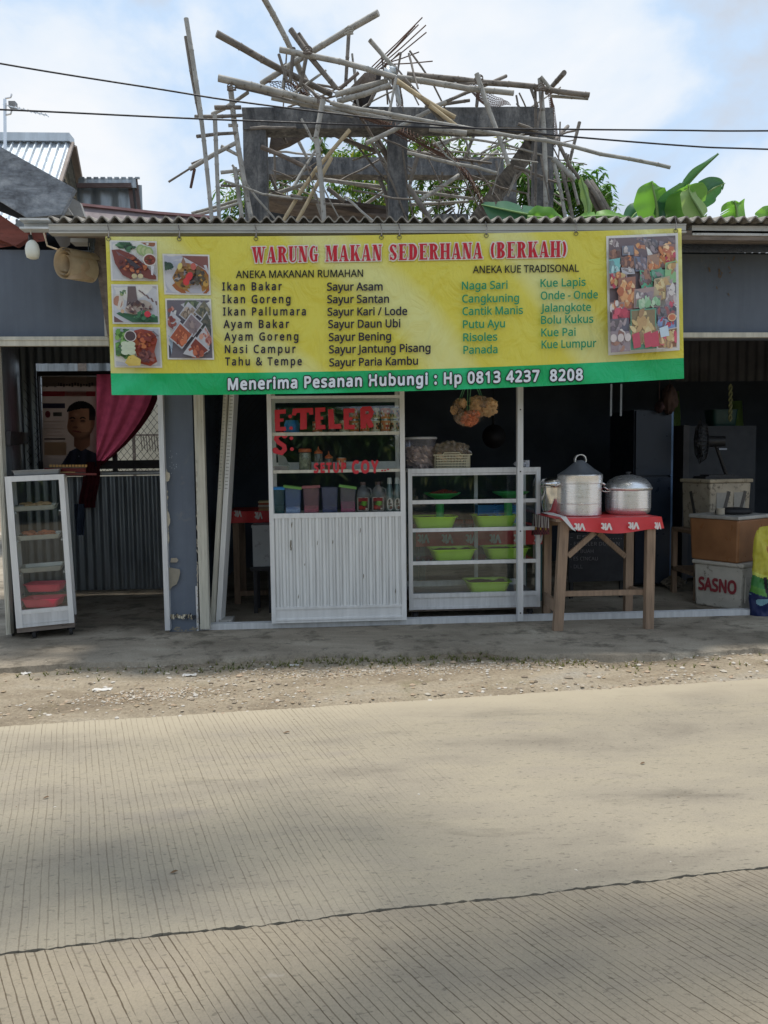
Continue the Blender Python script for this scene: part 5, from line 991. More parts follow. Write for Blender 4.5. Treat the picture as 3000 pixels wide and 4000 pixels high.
for k in range(5): mb.box((c.x-.06+.006*(k % 2), c.y-.08, z+.004+.016*k), (c.x+.07, c.y+.1, z+.018+.016*k), 0, None, sh([(190, 150, 110), (160, 130, 110), (196, 190, 180), (170, 90, 70), (200, 186, 150)][k]))
mb.build('books', PRINTM, t)
q0, q1 = P(985, 2052, .62), P(1062, 2212, .62); mb = MB(); mb.box((q0.x, .62, q1.z), (q1.x, .82, q0.z-.02)); mb.box((q0.x-.006, .614, q0.z-.02), (q1.x+.006, .826, q0.z))
tag(mb.build('plastic_box', mk('grey_white_box', (.34, .36, .38), .5, 0, .1, 5, dirt=(.2, .2, .2))), 'grey white plastic storage box on a low stool in the dark gap', 'box')
mb = MB(); zz = q1.z-.001; mb.box((q0.x-.02, .6, zz-.03), (q1.x+.02, .85, zz))
for x in (q0.x, q1.x-.03):
    for y in (.61, .81): mb.box((x, y, 0), (x+.03, y+.03, zz-.03))
tag(mb.build('stool', mk('dark_stool', (.03, .03, .035), .7)), 'dark wooden stool under the grey white storage box', 'stool')
# ------------------------------------------------------------------ food display case
YD = .14; dx0, dx1 = P(1596, 2100, YD).x, P(2111, 2100, YD).x; DD = .44
def dz(py): return P(1850, py, YD).z
DC = thing('food_display_case', ((dx0+dx1)/2, YD, 0), 'low aluminium and glass food display case on castors behind the post', 'display case')
mb = MB(); pw = .03; zt, zb = dz(1828), dz(2377)
for x in (dx0, dx1-pw):
    mb.box((x, YD, zb), (x+pw, YD+.03, zt)); mb.box((x+.004, YD+DD-.03, zb), (x+pw-.004, YD+DD, zt-.002))
mb.box((dx0+pw, YD+.001, dz(1847)), (dx1-pw, YD+.03, zt)); mb.box((dx0+pw, YD+.01, dz(1856)), (dx1-pw, YD+.025, dz(1848))); mb.box((dx0+pw, YD+DD-.03, zt-.03), (dx1-pw, YD+DD-.002, zt-.003))
xm = P(1857, 2000, YD+DD).x; mb.box((xm-.014, YD+DD-.028, dz(2330)), (xm+.014, YD+DD-.006, zt-.03)); mb.box((dx0+pw, YD+DD-.03, dz(2335)), (dx1-pw, YD+DD-.004, dz(2300)))
mb.box((dx0+pw, YD+.001, dz(2331)), (dx1-pw, YD+.03, dz(2315))); mb.box((dx0+.002, YD+.032, zt-.012), (dx1-.002, YD+DD-.002, zt-.006)); mb.build('frame', ALU, DC)
mb = MB(); mb.box((dx0+pw, YD+.012, zb+.02), (dx1-pw, YD+.028, dz(2331))); mb.box((dx0+pw, YD+.004, zb), (dx1-pw, YD+.028, zb+.02)); mb.build('kick_panel', ALU, DC)
shz = []
for a, b in ((1966, 1951), (2075, 2061), (2203, 2189)):
    mb = MB(); mb.box((dx0+pw, YD+.004, dz(a)), (dx1-pw, YD+.022, dz(b))); mb.build('shelf_edge', ALUW, DC)
    mb = MB(); mb.box((dx0+pw+.002, YD+.022, dz(b)-.008), (dx1-pw-.002, YD+DD-.035, dz(b)-.003)); mb.build('shelf', clear('shelf_glass', (.95, .97, .97), .03), DC); shz.append(dz(b)-.002)
zfl = dz(2322); mb = MB(); mb.box((dx0+pw, YD+.03, zb+.03), (dx1-pw, YD+DD-.035, zfl)); mb.build('floor_board', mk('grey_board', (.2, .22, .25), .5, .1, .1, 5), DC); shz.append(zfl+.001)
for za, zc in ((dz(2315), dz(2203)), (dz(2189), dz(2075)), (dz(2061), dz(1966)), (dz(1951), dz(1856))):
    mb = MB(); mb.box((dx0+pw+.001, YD+.023 if False else YD+.024, za+.004), (dx1-pw-.001, YD+.0275, zc-.004)); mb.build('glass_pane', GLASS, DC)
mb = MB(); mb.box((dx0+pw, YD+DD-.02, dz(2300)), (dx1-pw, YD+DD-.016, zt-.03)); mb.build('rear_glass', clear('rear_glass', (.9, .95, .94), .03), DC)
mb = MB(); mb.box((dx0, YD+.04, zb-.02), (dx1, YD+DD, zb+.0)); mb.build('base_board', OLDW, DC)
for x in (dx0+.05, dx1-.06):
    for y in (YD+.07, YD+DD-.08):
        mb = MB(); mb.tube([V(x-.01, y, .03), V(x+.01, y, .03)], .03, 14); mb.bar((x-.016, y, .03), (x-.012, y+.015, zb-.02), .02, .004); mb.bar((x+.016, y, .03), (x+.012, y+.015, zb-.02), .02, .004); mb.build('castor', RUBBER, DC)
FOODD = mk('dark_stew', (.05, .035, .02), .4, 0, .5, 40, .3, 60)
for (px, yy, si, w, lab) in ((1698, .1, 1, .098, 'lime green tub with food, left one on the second shelf of the display case'), (1933, .11, 1, .095, 'lime green tub with food, below the blue crate on the second shelf'), (1768, .1, 2, .1, 'lime green tub with food, left one on the third shelf of the display case'), (1978, .11, 2, .098, 'lime green tub with food, right one on the third shelf behind the post'), (1906, .11, 3, .098, 'lime green tub with food, alone on the bottom of the display case')):
    p = P(px, 2100, YD+yy); tubthing('food_tub', (p.x, YD+yy+.045, shz[si]), w*1.36, .1, .078 if si != 1 else .08, LIME, lab, 'tub', 'lime green tubs in the display case', FOODD, 1.2, rng.uniform(-.04, .04))
for px, lab in ((1728, 'green pedestal dish of red food, left on the top shelf'), (1995, 'green pedestal dish, right on the top shelf behind the post')):
    p = P(px, 1950, YD+.2); t = thing('pedestal_dish', (p.x, YD+.2, shz[0]), lab, 'dish', 'green pedestal dishes in the display case'); c = (p.x, YD+.2, shz[0])
    MB().lathe([(.06, 0), (.07, .006), (.12, .03), (.138, .042), (.14, .045), (.132, .044), (.06, .018), (0, .015)], c, 36).build('plate', GRN, t, smooth=True, auto=40)
    if px < 1800:
        mb = MB(); r = random.Random(9)
        for k in range(70): a = r.uniform(0, 6.28); q = r.uniform(0, .1); mb.bar((c[0]+q*math.cos(a)-.02, c[1]+q*math.sin(a), c[2]+.035+.018*(1-q/.1)), (c[0]+q*math.cos(a)+.02, c[1]+q*math.sin(a)+r.uniform(-.02, .02), c[2]+.045+.018*(1-q/.1)+r.uniform(-.01, .01)), .01, .006)
        mb.build('food', mk('red_chilli_food', (.22, .03, .02), .5, 0, .3, 30), t)
    z = shz[1]; MB().lathe([(.07, 0), (.068, .01), (.034, .02), (.03, .03), (.032, shz[0]-z-.012)], (c[0]-.02, c[1], z), 24).build('stem', GRN, t, smooth=True, auto=40)
c0, c1 = P(1862, 1972, YD+.3), P(2012, 2020, YD+.3); z = shz[1]; T = thing('blue_crate', ((c0.x+c1.x)/2, YD+.3, z), 'blue slatted plastic crate on the second shelf of the display case', 'crate'); mb = MB(); h = c0.z-z
for k in range(9): zz = z+h*(k/9); mb.box((c0.x, YD+.25, zz), (c1.x, YD+.258, zz+h/9*.62)); mb.box((c0.x, YD+.37, zz), (c1.x, YD+.378, zz+h/9*.62))
for x in (c0.x, (c0.x+c1.x)/2, c1.x-.01): mb.box((x, YD+.252, z), (x+.01, YD+.376, z+h))
mb.build('crate', BLUEP, T)
# big red-clothed table behind the case
YR = .8; z = P(1850, 2070, YR).z; x0, x1 = P(1628, 2080, YR).x, P(2130, 2080, YR).x
T = thing('back_table', ((x0+x1)/2, YR, 0), 'wooden table with a red printed cloth seen through the display case', 'table')
mb = MB(); mb.box((x0, YR, z-.03), (x1, YR+.6, z))
for x in (x0+.02, x1-.07):
    for y in (YR+.02, YR+.52): mb.box((x, y, 0), (x+.05, y+.05, z-.03))
mb.build('table_frame', mk('teal_wood', (.05, .12, .12), .7, 0, .2, 5), T)
zc0, zc1 = P(1850, 2050, YR).z, P(1850, 2130, YR).z
mb = MB(); mb.grid(lambda u, v: V(x0-.01+(x1-x0+.02)*u, YR-.012-.006*math.sin(u*22+v), z+.004+(zc1-z-.004)*v), 40, 6); mb.add([V(x0-.01, YR-.012, z+.004), V(x1+.01, YR-.012, z+.004), V(x1+.01, YR+.6, z+.004), V(x0-.01, YR+.6, z+.004)], [(0, 1, 2, 3)])
mb.build('table_cover', RCL, T); pic = Pic(lambda x, y, l: P(x, y, YR-.022-l), start=.001)
for x in (1655, 1748, 1843, 1935, 2030, 2110): vit(pic, x, 2120, 42, 30)
pic.build('cover_print', T)
for px, w, h, c, lab in ((1787, .05, .07, (150, 40, 40), 'red box on the red clothed table, left one'), (1835, .03, .07, (160, 46, 40), 'red box on the red clothed table, right one')):
    p = P(px, 2000, YR+.08); mb = MB(); mb.box((p.x-w, YR+.08, z+.006), (p.x+w, YR+.16, z+.006+h), 0, None, sh(c)); mb.box((p.x-w*.6, YR+.077, z+.012), (p.x+w*.6, YR+.08, z+.03), 0, None, sh((190, 170, 160))); tag(mb.build('carton', PRINTM), lab, 'carton')
# things on top of the case
ztop = zt+.0005
p = P(1642, 1820, YD+.2); t = thing('cracker_bucket', (p.x, YD+.2, ztop), 'translucent lidded bucket full of round pale crackers', 'bucket'); c = (p.x, YD+.2, ztop); h = P(1642, 1708, YD+.2).z-ztop
MB().lathe([(.098, 0), (.104, .004), (.118, h*.93), (.118, h*.95)], c, 36).build('bucket', clear('bucket_plastic', (.75, .75, .8), .04, .15, .22, (.7, .68, .74)), t, smooth=True, auto=40)
MB().lathe([(.119, h*.93), (.126, h*.93), (.128, h*.97), (.122, h), (0, h+.002)], c, 36).build('lid', mk('milky_lid', (.5, .5, .52), .45), t, smooth=True, auto=40)
mb = MB(); r = random.Random(12)
for k in range(150):
    a = r.uniform(0, 6.28); q = .088*math.sqrt(r.random()) if k % 3 else .09; zz = r.uniform(.015, h*.66); m4 = Matrix.Translation(V(c[0]+q*math.cos(a), c[1]+q*math.sin(a), c[2]+zz)) @ Matrix.Rotation(r.uniform(0, 3), 4, 'Z') @ Matrix.Rotation(r.uniform(.2, 1.4), 4, 'X'); mb.lathe([(0, -.007), (.016, -.005), (.023, 0), (.016, .005), (0, .007)], (0, 0, 0), 10, mat=m4)
mb.build('crackers', mk('pale_cracker', (.85, .66, .54), .7, 0, .2, 30), t, smooth=True)
b0, b1 = P(1690, 1821, YD+.1), P(1838, 1776, YD+.1); t = thing('cream_basket', ((b0.x+b1.x)/2, YD+.1, ztop), 'cream plastic basket full of bagged snacks on the display case', 'basket'); mb = MB(); x0, x1 = b0.x+.02, b1.x-.01; hz = b1.z-ztop
def wall(q0, q1):
    q0, q1 = Vector(q0), Vector(q1); d = (q1-q0)
    for k in range(6): zz = ztop+hz*k/5; mb.bar(q0+V(0, 0, zz), q1+V(0, 0, zz), .0055, .004)
    n = int(d.length/.011)
    for k in range(n+1): mb.bar(q0+d*k/n+V(0, 0, ztop), q0+d*k/n+V(0, 0, ztop+hz), .003, .003)
y0, y1 = YD+.06, YD+.24
for a, b in (((x0, y0, 0), (x1, y0, 0)), ((x1, y0, 0), (x1, y1, 0)), ((x1, y1, 0), (x0, y1, 0)), ((x0, y1, 0), (x0, y0, 0))): wall(a, b)
mb.box((x0, y0, ztop), (x1, y1, ztop+.003)); mb.bar((x0-.02, y0-.004, ztop+hz), (x1+.012, y0-.004, ztop+hz), .007, .008); mb.tube([(x0+.05, y0-.004, ztop+hz), (x0+.06, y0-.006, ztop+hz+.015), (x1-.08, y0-.006, ztop+hz+.015), (x1-.07, y0-.004, ztop+hz)], .004, 6); mb.build('basket', IVORY, t)
def crinkle(mb, c, rx, ry, rz, seed, n=26, amp=.28, frill=0):
    mb.grid(lambda u, v: (lambda th, ph: (lambda k: V(c[0]+rx*k*math.cos(th)*math.sin(ph), c[1]+ry*k*math.sin(th)*math.sin(ph), c[2]+rz*k*math.cos(ph)))(1+amp*mnoise.noise(V(math.cos(th)*2.3, math.sin(th)*2.3+seed, ph*2.1))+amp*.55*mnoise.noise(V(math.cos(th)*6, math.sin(th)*6+seed, ph*6))))(u*2*math.pi, .02+v*(math.pi-.04)), n*2, n)
mb = MB(); xm_ = (x0+x1)/2
for k, (dx, dz_, s) in enumerate(((-.07, .02, .07), (-.01, .035, .085), (.06, .025, .075), (.02, .01, .08))): crinkle(mb, (xm_+dx, YD+.14, ztop+hz+dz_), s, .07, .06, k*3.1, 16, .4)
mb.build('snack_bags', clear('crinkled_bag', (.93, .9, .85), .06, .25, .3, (.6, .52, .42), .08), t)
mb = MB(); r = random.Random(21)
for k in range(60): m4 = Matrix.Translation(V(xm_+r.uniform(-.1, .1), YD+.14+r.uniform(-.05, .05), ztop+hz*.6+r.uniform(0, .06))) @ Matrix.Rotation(r.uniform(0, 3), 4, 'Z') @ Matrix.Rotation(r.uniform(.2, 1.4), 4, 'X'); mb.lathe([(0, -.003), (.02, 0), (0, .003)], (0, 0, 0), 8, mat=m4)
mb.build('snacks', CHIP_T, t)
p = P(2040, 1815, YD+.12); mb = MB(); crinkle(mb, (p.x, YD+.14, ztop+.024), .055, .05, .024, 5, 14, .35); mb.box((p.x+.02, YD+.1, ztop), (p.x+.05, YD+.18, ztop+.05)); tag(mb.build('folded_cloth', mk('white_cloth', (.5, .5, .54), .9, 0, .15, 20)), 'folded white cloth lying on the display case beside the post', 'cloth')
# hanging bags of crackers
top = P(1833, 1500, .02)
def bunch(name, label, c, n, rx, rz, mat, seed, frills):
    t = thing(name, (c.x, c.y, c.z), label, 'snack bags'); r = random.Random(seed)
    mb = MB(); mb.tube([top+V(r.uniform(-.01, .01), 0, .1), c+V(0, 0, rz*.6)], .003, 5); mb.tube([top+V(.02, 0, .1), c+V(.012, 0, rz*.5)], .003, 5); mb.build('string', mk('green_string', (.1, .3, .16), .6), t)
    mb = MB()
    for k in range(n): crinkle(mb, (c.x+r.uniform(-.6, .6)*rx, c.y+r.uniform(-.04, .04), c.z+r.uniform(-.5, .5)*rz), rx*.5, .05, rz*.5, seed+k*2.7, 14, .45)
    mb.build('crackers', mat, t)
    mb = MB()
    for k in range(n): crinkle(mb, (c.x+r.uniform(-.5, .5)*rx, c.y+r.uniform(-.03, .03), c.z+r.uniform(-.4, .4)*rz), rx*.62, .065, rz*.6, seed+k*1.3+40, 12, .5)
    for k in range(frills):
        a = math.pi*(1.02+.96*k/max(1, frills-1)) if frills else 0; e = V(math.cos(a)*rx, r.uniform(-.05, .0), math.sin(a)*rz); q = c+e*.82; w = V(-e.z, 0, e.x).normalized()*.018
        mb.add([q-w, q+w, q+e*.42+V(0, -.01, 0)], [(0, 1, 2)])
    mb.build('plastic_bags', BAG, t)
bunch('orange_snack_bags', 'bunch of orange snacks in clear bags hanging lowest under the banner', P(1825, 1630, .03), 7, .082, .062, CHIP_O, 3, 15)
bunch('tan_snack_bags', 'bunch of tan crackers in clear bags hanging at the upper right', P(1885, 1590, .06), 8, .095, .075, CHIP_T, 8, 5)
bunch('tan_snack_bags', 'single bag of tan crackers hanging left behind the orange snacks', P(1790, 1590, .09), 3, .05, .06, CHIP_T, 15, 0)
# ------------------------------------------------------------------ wooden table with pots
YF0, YF1 = -.27, .2; tz = P(2370, 2022, YF0).z
tx0, tx1 = P(2178, 2030, YF0).x, P(2556, 2030, YF0).x
T = thing('wooden_table', ((tx0+tx1)/2, 0, 0), 'rough unpainted wooden table standing in front of the stall', 'table')
def leg(pb, pt, w, yb, yt, d):
    b_ = P(*pb, yb); t_ = P(*pt, yt); b_.z = .001; t_.z = tz-.002; mb = MB(); u = V(1, 0, 0)
    for (q, k) in ((b_, 1), (t_, 1)): pass
    vs = [q+V(i*w/2, j*d/2, 0) for q in (b_, t_) for i, j in ((-1, -1), (1, -1), (1, 1), (-1, 1))]
    mb.add(vs, [(0, 3, 2, 1), (4, 5, 6, 7), (0, 1, 5, 4), (1, 2, 6, 5), (2, 3, 7, 6), (3, 0, 4, 7)]); mb.build('leg', WOOD, T); return b_, t_
l0 = leg((2178, 2455), (2203, 2045), .064, YF0, YF0, .05); l1 = leg((2532, 2452), (2540, 2045), .058, YF0-.02, YF0-.01, .05)
l2 = leg((2452, 2398), (2457, 2045), .058, YF1, YF1, .05); l3 = leg((2134, 2395), (2138, 2045), .056, YF1, YF1, .05)
mb = MB(); mb.box((tx0-.02, YF0-.03, tz-.022), (tx1+.015, YF1+.03, tz)); mb.build('table_top', WOOD, T)
for s_ in (0, 1):
    mb = MB(); yy = YF0+.04 if s_ == 0 else YF1-.04
    mb.box((tx0+.05, YF0+.03, tz-.085), (tx1-.05, YF0+.055, tz-.023)) if s_ == 0 else mb.box((tx0+.02, YF1-.05, tz-.085), (tx1-.05, YF1-.028, tz-.023)); mb.build('apron', WOOD, T)
for a, b, ya, yb in (((2218, 2172), (2322, 2080), YF0+.01, YF0+.012), ((2440, 2172), (2335, 2080), YF1-.04, YF0+.1)):
    mb = MB(); mb.bar(P(*a, ya), P(*b, yb), .036, .022); mb.build('brace', WOOD, T)
mb = MB(); mb.bar(P(2198, 2319, YF0+.02), P(2528, 2312, YF0+.02), .036, .024); mb.build('stretcher', WOOD, T)
mb = MB(); mb.bar(P(2128, 2335, YF1-.03), P(2172, 2368, YF0+.03), .085, .022, upv=V(1, 0, 0)); mb.build('stretcher', WOOD, T)
mb = MB(); mb.bar(P(2465, 2300, YF1-.03), P(2525, 2316, YF0+.03), .04, .022, upv=V(1, 0, 0)); mb.build('stretcher', WOOD, T)
# cloth on it: red front drop, folded pale corner, patterned left drop
T = thing('red_tablecloth', ((tx0+tx1)/2, 0, tz), 'red printed oilcloth hanging over the front of the wooden table', 'tablecloth')
zc = tz+.003; cz1 = P(2400, 2076, YF0-.045).z
def drop(u, v):
    x = tx0+.0+(tx1+.035-tx0)*u; fold = max(0, .16-u)/.16; right = max(0, (u-.93)/.07)
    lo = cz1+.012*math.sin(u*7+1)+fold*.055
    return V(x+.03*v*right+.05*fold*v, YF0-.036-.013*math.sin(u*13)*v-.02*v+.05*right*v, zc+(lo-zc)*v)
mb = MB(); mb.grid(drop, 60, 10); mb.add([V(tx0-.03, YF0-.034, zc), V(tx1+.03, YF0-.034, zc), V(tx1+.02, YF1+.035, zc), V(tx0-.035, YF1+.035, zc)], [(0, 1, 2, 3)])
mb.build('red_cover', RCL, T, smooth=True)
pic = Pic(lambda x, y, l: P(x, y, YF0-.078-l), start=.001)
for x, y in ((2265, 2070), (2370, 2069), (2476, 2066), (2570, 2066)): vit(pic, x, y, 40 if x < 2560 else 24, 24)
pic.build('cloth_print', T)
mb = MB(); q = [P(2110, 2004, YF1), P(2195, 2016, YF0-.04), P(2246, 2074, YF0-.085), P(2222, 2058, YF0-.08)]
mb.add([q[0]+V(0, 0, .008), P(2160, 2006, YF0+.1)+V(0, 0, .006), P(2212, 2018, YF0-.045), P(2250, 2076, YF0-.088), P(2232, 2066, YF0-.085), P(2190, 2020, YF0-.042), P(2140, 2010, YF0+.12)], [(0, 1, 2, 5, 6), (2, 3, 4, 5)]); mb.build('folded_corner', mk('white_cloth_back', (.6, .58, .55), .7, 0, .08, 10), T)
mb = MB(); xs_ = tx0-.036
def ldrop(u, v): return V(xs_-.01-.012*math.sin(u*16)*v, YF1+.03-(YF1-YF0+.02)*u*.92, zc-.165*v*(1-.3*u))
r = random.Random(4)
pats = [(150, 140, 134), (70, 44, 48), (176, 168, 160), (110, 60, 62), (90, 74, 76)]
n = 24
for i in range(n):
    for j in range(8):
        c = pats[(i+(1 if j > 4 else 0)) % 3 if j < 5 else 1 if (i+j) % 2 else 3]
        if j == 5 and i % 4 == 1: c = (176, 140, 60)
        mb.add([ldrop(i/n, j/8), ldrop((i+1)/n, j/8), ldrop((i+1)/n, (j+1)/8), ldrop(i/n, (j+1)/8)], [(0, 1, 2, 3)], 0, sh(c))
mb.build('patterned_side', PRINTM, T)
# pots
zt2 = zc+.002; py_ = -.05
c = P(2265, 1950, py_); r_ = P(2345, 1950, py_).x-c.x; k = lambda y: P(2265, y, py_).z; zt2b = max(zt2, 0)
T = thing('steamer_pot', (c.x, py_, zt2), 'tall aluminium steamer with a grey cone lid, middle of the pots', 'pot', 'aluminium pots on the wooden table'); cc = (c.x, py_, 0); h1, h2 = k(1965), k(1882)
MB().lathe([(r_*.97, zt2), (r_, zt2+.006), (r_, h1-.003), (r_*1.012, h1-.001), (r_*1.012, h1+.003), (r_, h1+.005), (r_, h2-.008), (r_*1.02, h2-.004), (r_*1.02, h2)], cc, 56).build('body', POT, T, smooth=True, auto=30)
MB().lathe([(r_*1.0, h2-.012), (r_*1.05, h2-.008), (r_*1.05, k(1858)), (r_*1.06, k(1856)), (r_*1.04, k(1853)), (0, k(1853))], cc, 56).build('lid_rim', POT, T, smooth=True, auto=30)
kz = k(1853); ap = k(1798)
MB().lathe([(r_*1.05, kz+.001), (r_*.64, kz+(ap-kz)*.40), (r_*.62, kz+(ap-kz)*.44), (r_*.2, kz+(ap-kz)*.95), (r_*.16, ap), (0, ap)], cc, 48).build('cone_lid', POTD, T, smooth=True, auto=25)
mb = MB(); mb.tube([V(c.x+r_*.26*math.cos(a)*1.0, py_, ap-.012+.046*max(0, math.sin(a))**.7+(.0)) for a in [math.pi*i/14 for i in range(15)]], .0, 4) if False else None
w_ = .018; arc = [(r_*.28*math.cos(math.pi*i/16), ap-.01+.052*math.sin(math.pi*i/16)**.6) for i in range(17)]
for (a, b), (a2, b2) in zip(arc, arc[1:]): mb.add([V(c.x+a, py_-w_, b), V(c.x+a, py_+w_, b), V(c.x+a2, py_+w_, b2), V(c.x+a2, py_-w_, b2), V(c.x+a*.86, py_-w_, b-.005), V(c.x+a*.86, py_+w_, b-.005), V(c.x+a2*.86, py_+w_, b2-.005), V(c.x+a2*.86, py_-w_, b2-.005)], [(0, 1, 2, 3), (7, 6, 5, 4), (0, 3, 7, 4), (1, 5, 6, 2)])
mb.build('strap_handle', POT, T)
for s_ in (-1, 1):
    zh = k(1890); mb = MB(); mb.tube([(c.x+s_*r_*.98, py_-.03, zh+.008), (c.x+s_*(r_+.022), py_-.026, zh-.006), (c.x+s_*(r_+.026), py_, zh-.012), (c.x+s_*(r_+.022), py_+.026, zh-.006), (c.x+s_*r_*.98, py_+.03, zh+.008)], .007, 8); mb.build('side_handle', POT, T, smooth=True)
py2 = .0; c = P(2452, 1950, py2); r_ = P(2536, 1950, py2).x-c.x; k = lambda y: P(2452, y, py2).z
T = thing('wide_pot', (c.x, py2, zt2), 'wide aluminium pot with domed lid and black knob at the right', 'pot', 'aluminium pots on the wooden table'); cc = (c.x, py2, 0)
MB().lathe([(r_*.86, zt2), (r_*.94, zt2+.012), (r_*.985, zt2+.03), (r_*.985, k(1984)), (r_, k(1982)), (r_, k(1914)), (r_*1.06, k(1909)), (r_*1.075, k(1905))], cc, 56).build('body', POT, T, smooth=True, auto=28)
MB().lathe([(r_*1.06, k(1906)), (r_*1.03, k(1902)), (r_*.97, k(1890)), (r_*.8, k(1873)), (r_*.55, k(1861)), (r_*.25, k(1855)), (0, k(1854))], cc, 48).build('domed_lid', POT, T, smooth=True)
MB().lathe([(.022, k(1855)-.002), (.012, k(1855)+.004), (.016, k(1855)+.012), (.024, k(1855)+.018), (.018, k(1855)+.024), (0, k(1855)+.025)], cc, 20).build('knob', BLACKP, T, smooth=True)
mb = MB(); zh = k(1912); x_ = c.x-r_
mb.tube([(x_-.0, py2-.06, zh-.004), (x_-.03, py2-.06, zh+.02), (x_-.038, py2-.04, zh+.022), (x_-.044, py2-.02, zh-.004), (x_-.02, py2-.03, zh-.012), (x_+.01, py2-.05, zh-.01)], .005, 8); mb.build('loop_handle', STEEL, T, smooth=True)
py3 = .06; c = P(2163, 1950, py3); r_ = c.x-P(2115, 1950, py3).x; k = lambda y: P(2163, y, py3).z
T = thing('small_pot', (c.x, py3, zt2), 'smaller round bottomed steel pot half hidden behind the steamer', 'pot', 'aluminium pots on the wooden table'); cc = (c.x, py3, 0)
MB().lathe([(r_*.6, zt2), (r_*.78, zt2+.012), (r_*.9, zt2+.04), (r_*.96, k(1966)), (r_*.97, k(1965)), (r_, k(1902)), (r_*1.1, k(1899)), (r_*1.1, k(1897))], cc, 48).build('body', mk('polished_pot', (.72, .72, .7), .14, 1, .05, 9), T, smooth=True, auto=30)
MB().lathe([(r_*1.06, k(1897)), (r_*1.04, k(1885)), (r_*.9, k(1872)), (r_*.5, k(1864)), (0, k(1862))], cc, 40).build('lid', STEEL, T, smooth=True)
MB().tube([(c.x-.01, py3-r_*.9, k(1880)), (c.x+.005, py3-r_*.98, k(1872)), (c.x+.02, py3-r_*.9, k(1880))], .006, 8).build('lid_handle', STEEL, T, smooth=True)
# ------------------------------------------------------------------ chalk menu board, coolers, cartons, sack, kitchen clutter
q0, q1 = P(2222, 2082, .85), P(2450, 2268, .85); mb = MB(); T = thing('chalk_board', ((q0.x+q1.x)/2, .85, q1.z), 'dark menu board with chalk list leaning in the shade behind the wooden table', 'board')
mb.box((q0.x, .85, q1.z), (q1.x, .87, q0.z)); mb.build('board', mk('blackboard', (.022, .022, .026), .7, 0, .3, 8), T); mb = MB(); mb.box((q0.x+.02, .88, 0), (q0.x+.05, .91, q0.z)); mb.box((q1.x-.05, .88, 0), (q1.x-.02, .91, q0.z)); mb.build('stand', mk('dark_stand', (.03, .03, .03), .8), T)
pic = Pic(lambda x, y, l: P(x, y, .848-l), start=.001); CH = (126, 122, 124)
for s, x1, y in (('- ES ............', 2430, 2105), ('- ES TELER DURIAN', 2420, 2131), ('- ES BUAH', 2318, 2160), ('- ES CINCAU', 2335, 2189), ('- DLL', 2276, 2220)): pic.text(s, 2228, y, x1, y, 14, CH, .0)
pic.build('chalk_writing', T, PRINTM)
def cooler(name, c, w, d, h, rz, label, lidh=.03, body=STYRO, lid=STYRO, lidw=.012):
    t = thing(name, (0, 0, 0), label, 'cooler box'); mb = MB(); m4 = Matrix.Identity(4); k_ = .94
    mb.add([V(sx*w/2*s_, sy*d/2*s_, z) for z, s_ in ((0, k_), (h-lidh, 1)) for sx, sy in ((-1, -1), (1, -1), (1, 1), (-1, 1))], [(0, 3, 2, 1), (4, 5, 6, 7), (0, 1, 5, 4), (1, 2, 6, 5), (2, 3, 7, 6), (3, 0, 4, 7)])
    o = mb.build('body', body, t); bv = o.modifiers.new('b', 'BEVEL'); bv.width = .014; bv.segments = 2
    mb = MB(); mb.box((-w/2-lidw, -d/2-lidw, h-lidh), (w/2+lidw, d/2+lidw, h)); o = mb.build('lid', lid, t); bv = o.modifiers.new('b', 'BEVEL'); bv.width = .008; bv.segments = 2
    t.location = c; t.rotation_euler = (0, 0, rz); return t
# lowest: white box with faded red word; near corner faces the road
YK = .17
nc = P(2897, 2392, YK); rz = R(33)
ex, ey = V(math.cos(rz), math.sin(rz), 0), V(-math.sin(rz), math.cos(rz), 0)
w1, d1_ = .30, .40; h_ = P(2897, 2205, YK).z-.0; ctr = V(nc.x, nc.y, 0)+ex*w1/2+ey*d1_/2
C1 = cooler('foam_cooler', (ctr.x, ctr.y, .002), w1, d1_, h_, rz, 'dirty white foam box with a red painted word, bottom of the stack at right')
WL[C1.name] = V(0, 0, 0)
pic = Pic(lambda x, y, l: V(-w1/2*.985-l, -d1_/2+.04+x, y), start=.004)
pic.text('SASNO', .30, .17, .0, .17, -.085, (122, 34, 44), .06, 1.0) if False else None
def wordfn(x, y, l): return V(-w1/2*.98-.002-l, d1_/2*.86-x, y)
pic = Pic(wordfn, start=.003); pic.text('SASNO', .02, .13, .325, .13, -.095, (136, 60, 64), .035, 1.0); pic.build('painted_word', C1, PLASTER)
mb = MB()
for sx in (-.25, .25): mb.box((sx*w1-.03, -d1_/2*1.0-.004, .06), (sx*w1+.03, -d1_/2*.97, h_*.7))
mb.build('moulded_rib', STYRO, C1)
rz2 = R(30); ex2, ey2 = V(math.cos(rz2), math.sin(rz2), 0), V(-math.sin(rz2), math.cos(rz2), 0); z2 = .002+h_+.001; w2, d2_ = .44, .42; nc2 = P(2883, 2190, YK-.0)
ctr2 = V(nc2.x, nc2.y, 0)+ex2*w2/2+ey2*d2_/2; h2_ = P(2883, 2018, YK).z-z2
C2 = cooler('taped_box', (ctr2.x, ctr2.y, z2), w2, d2_, h2_, rz2, 'brown tape wrapped box with a silver lid, on the white foam box', .03, mk('brown_parcel_tape', (.27, .125, .055), .35, 0, .2, 5, .25, 14), mk('foil_lid', (.42, .41, .38), .4, .3, .2, 12, .2, 30), .006); C2['category'] = 'box'
nc3 = P(2772, 2064, .62); rz3 = R(12); ex3, ey3 = V(math.cos(rz3), math.sin(rz3), 0), V(-math.sin(rz3), math.cos(rz3), 0); w3, d3_ = .40, .36; z3 = P(2772, 2075, .62).z; h3_ = P(2772, 1873, .62).z-z3
ctr3 = V(nc3.x, nc3.y, 0)+ex3*w3/2+ey3*d3_/2
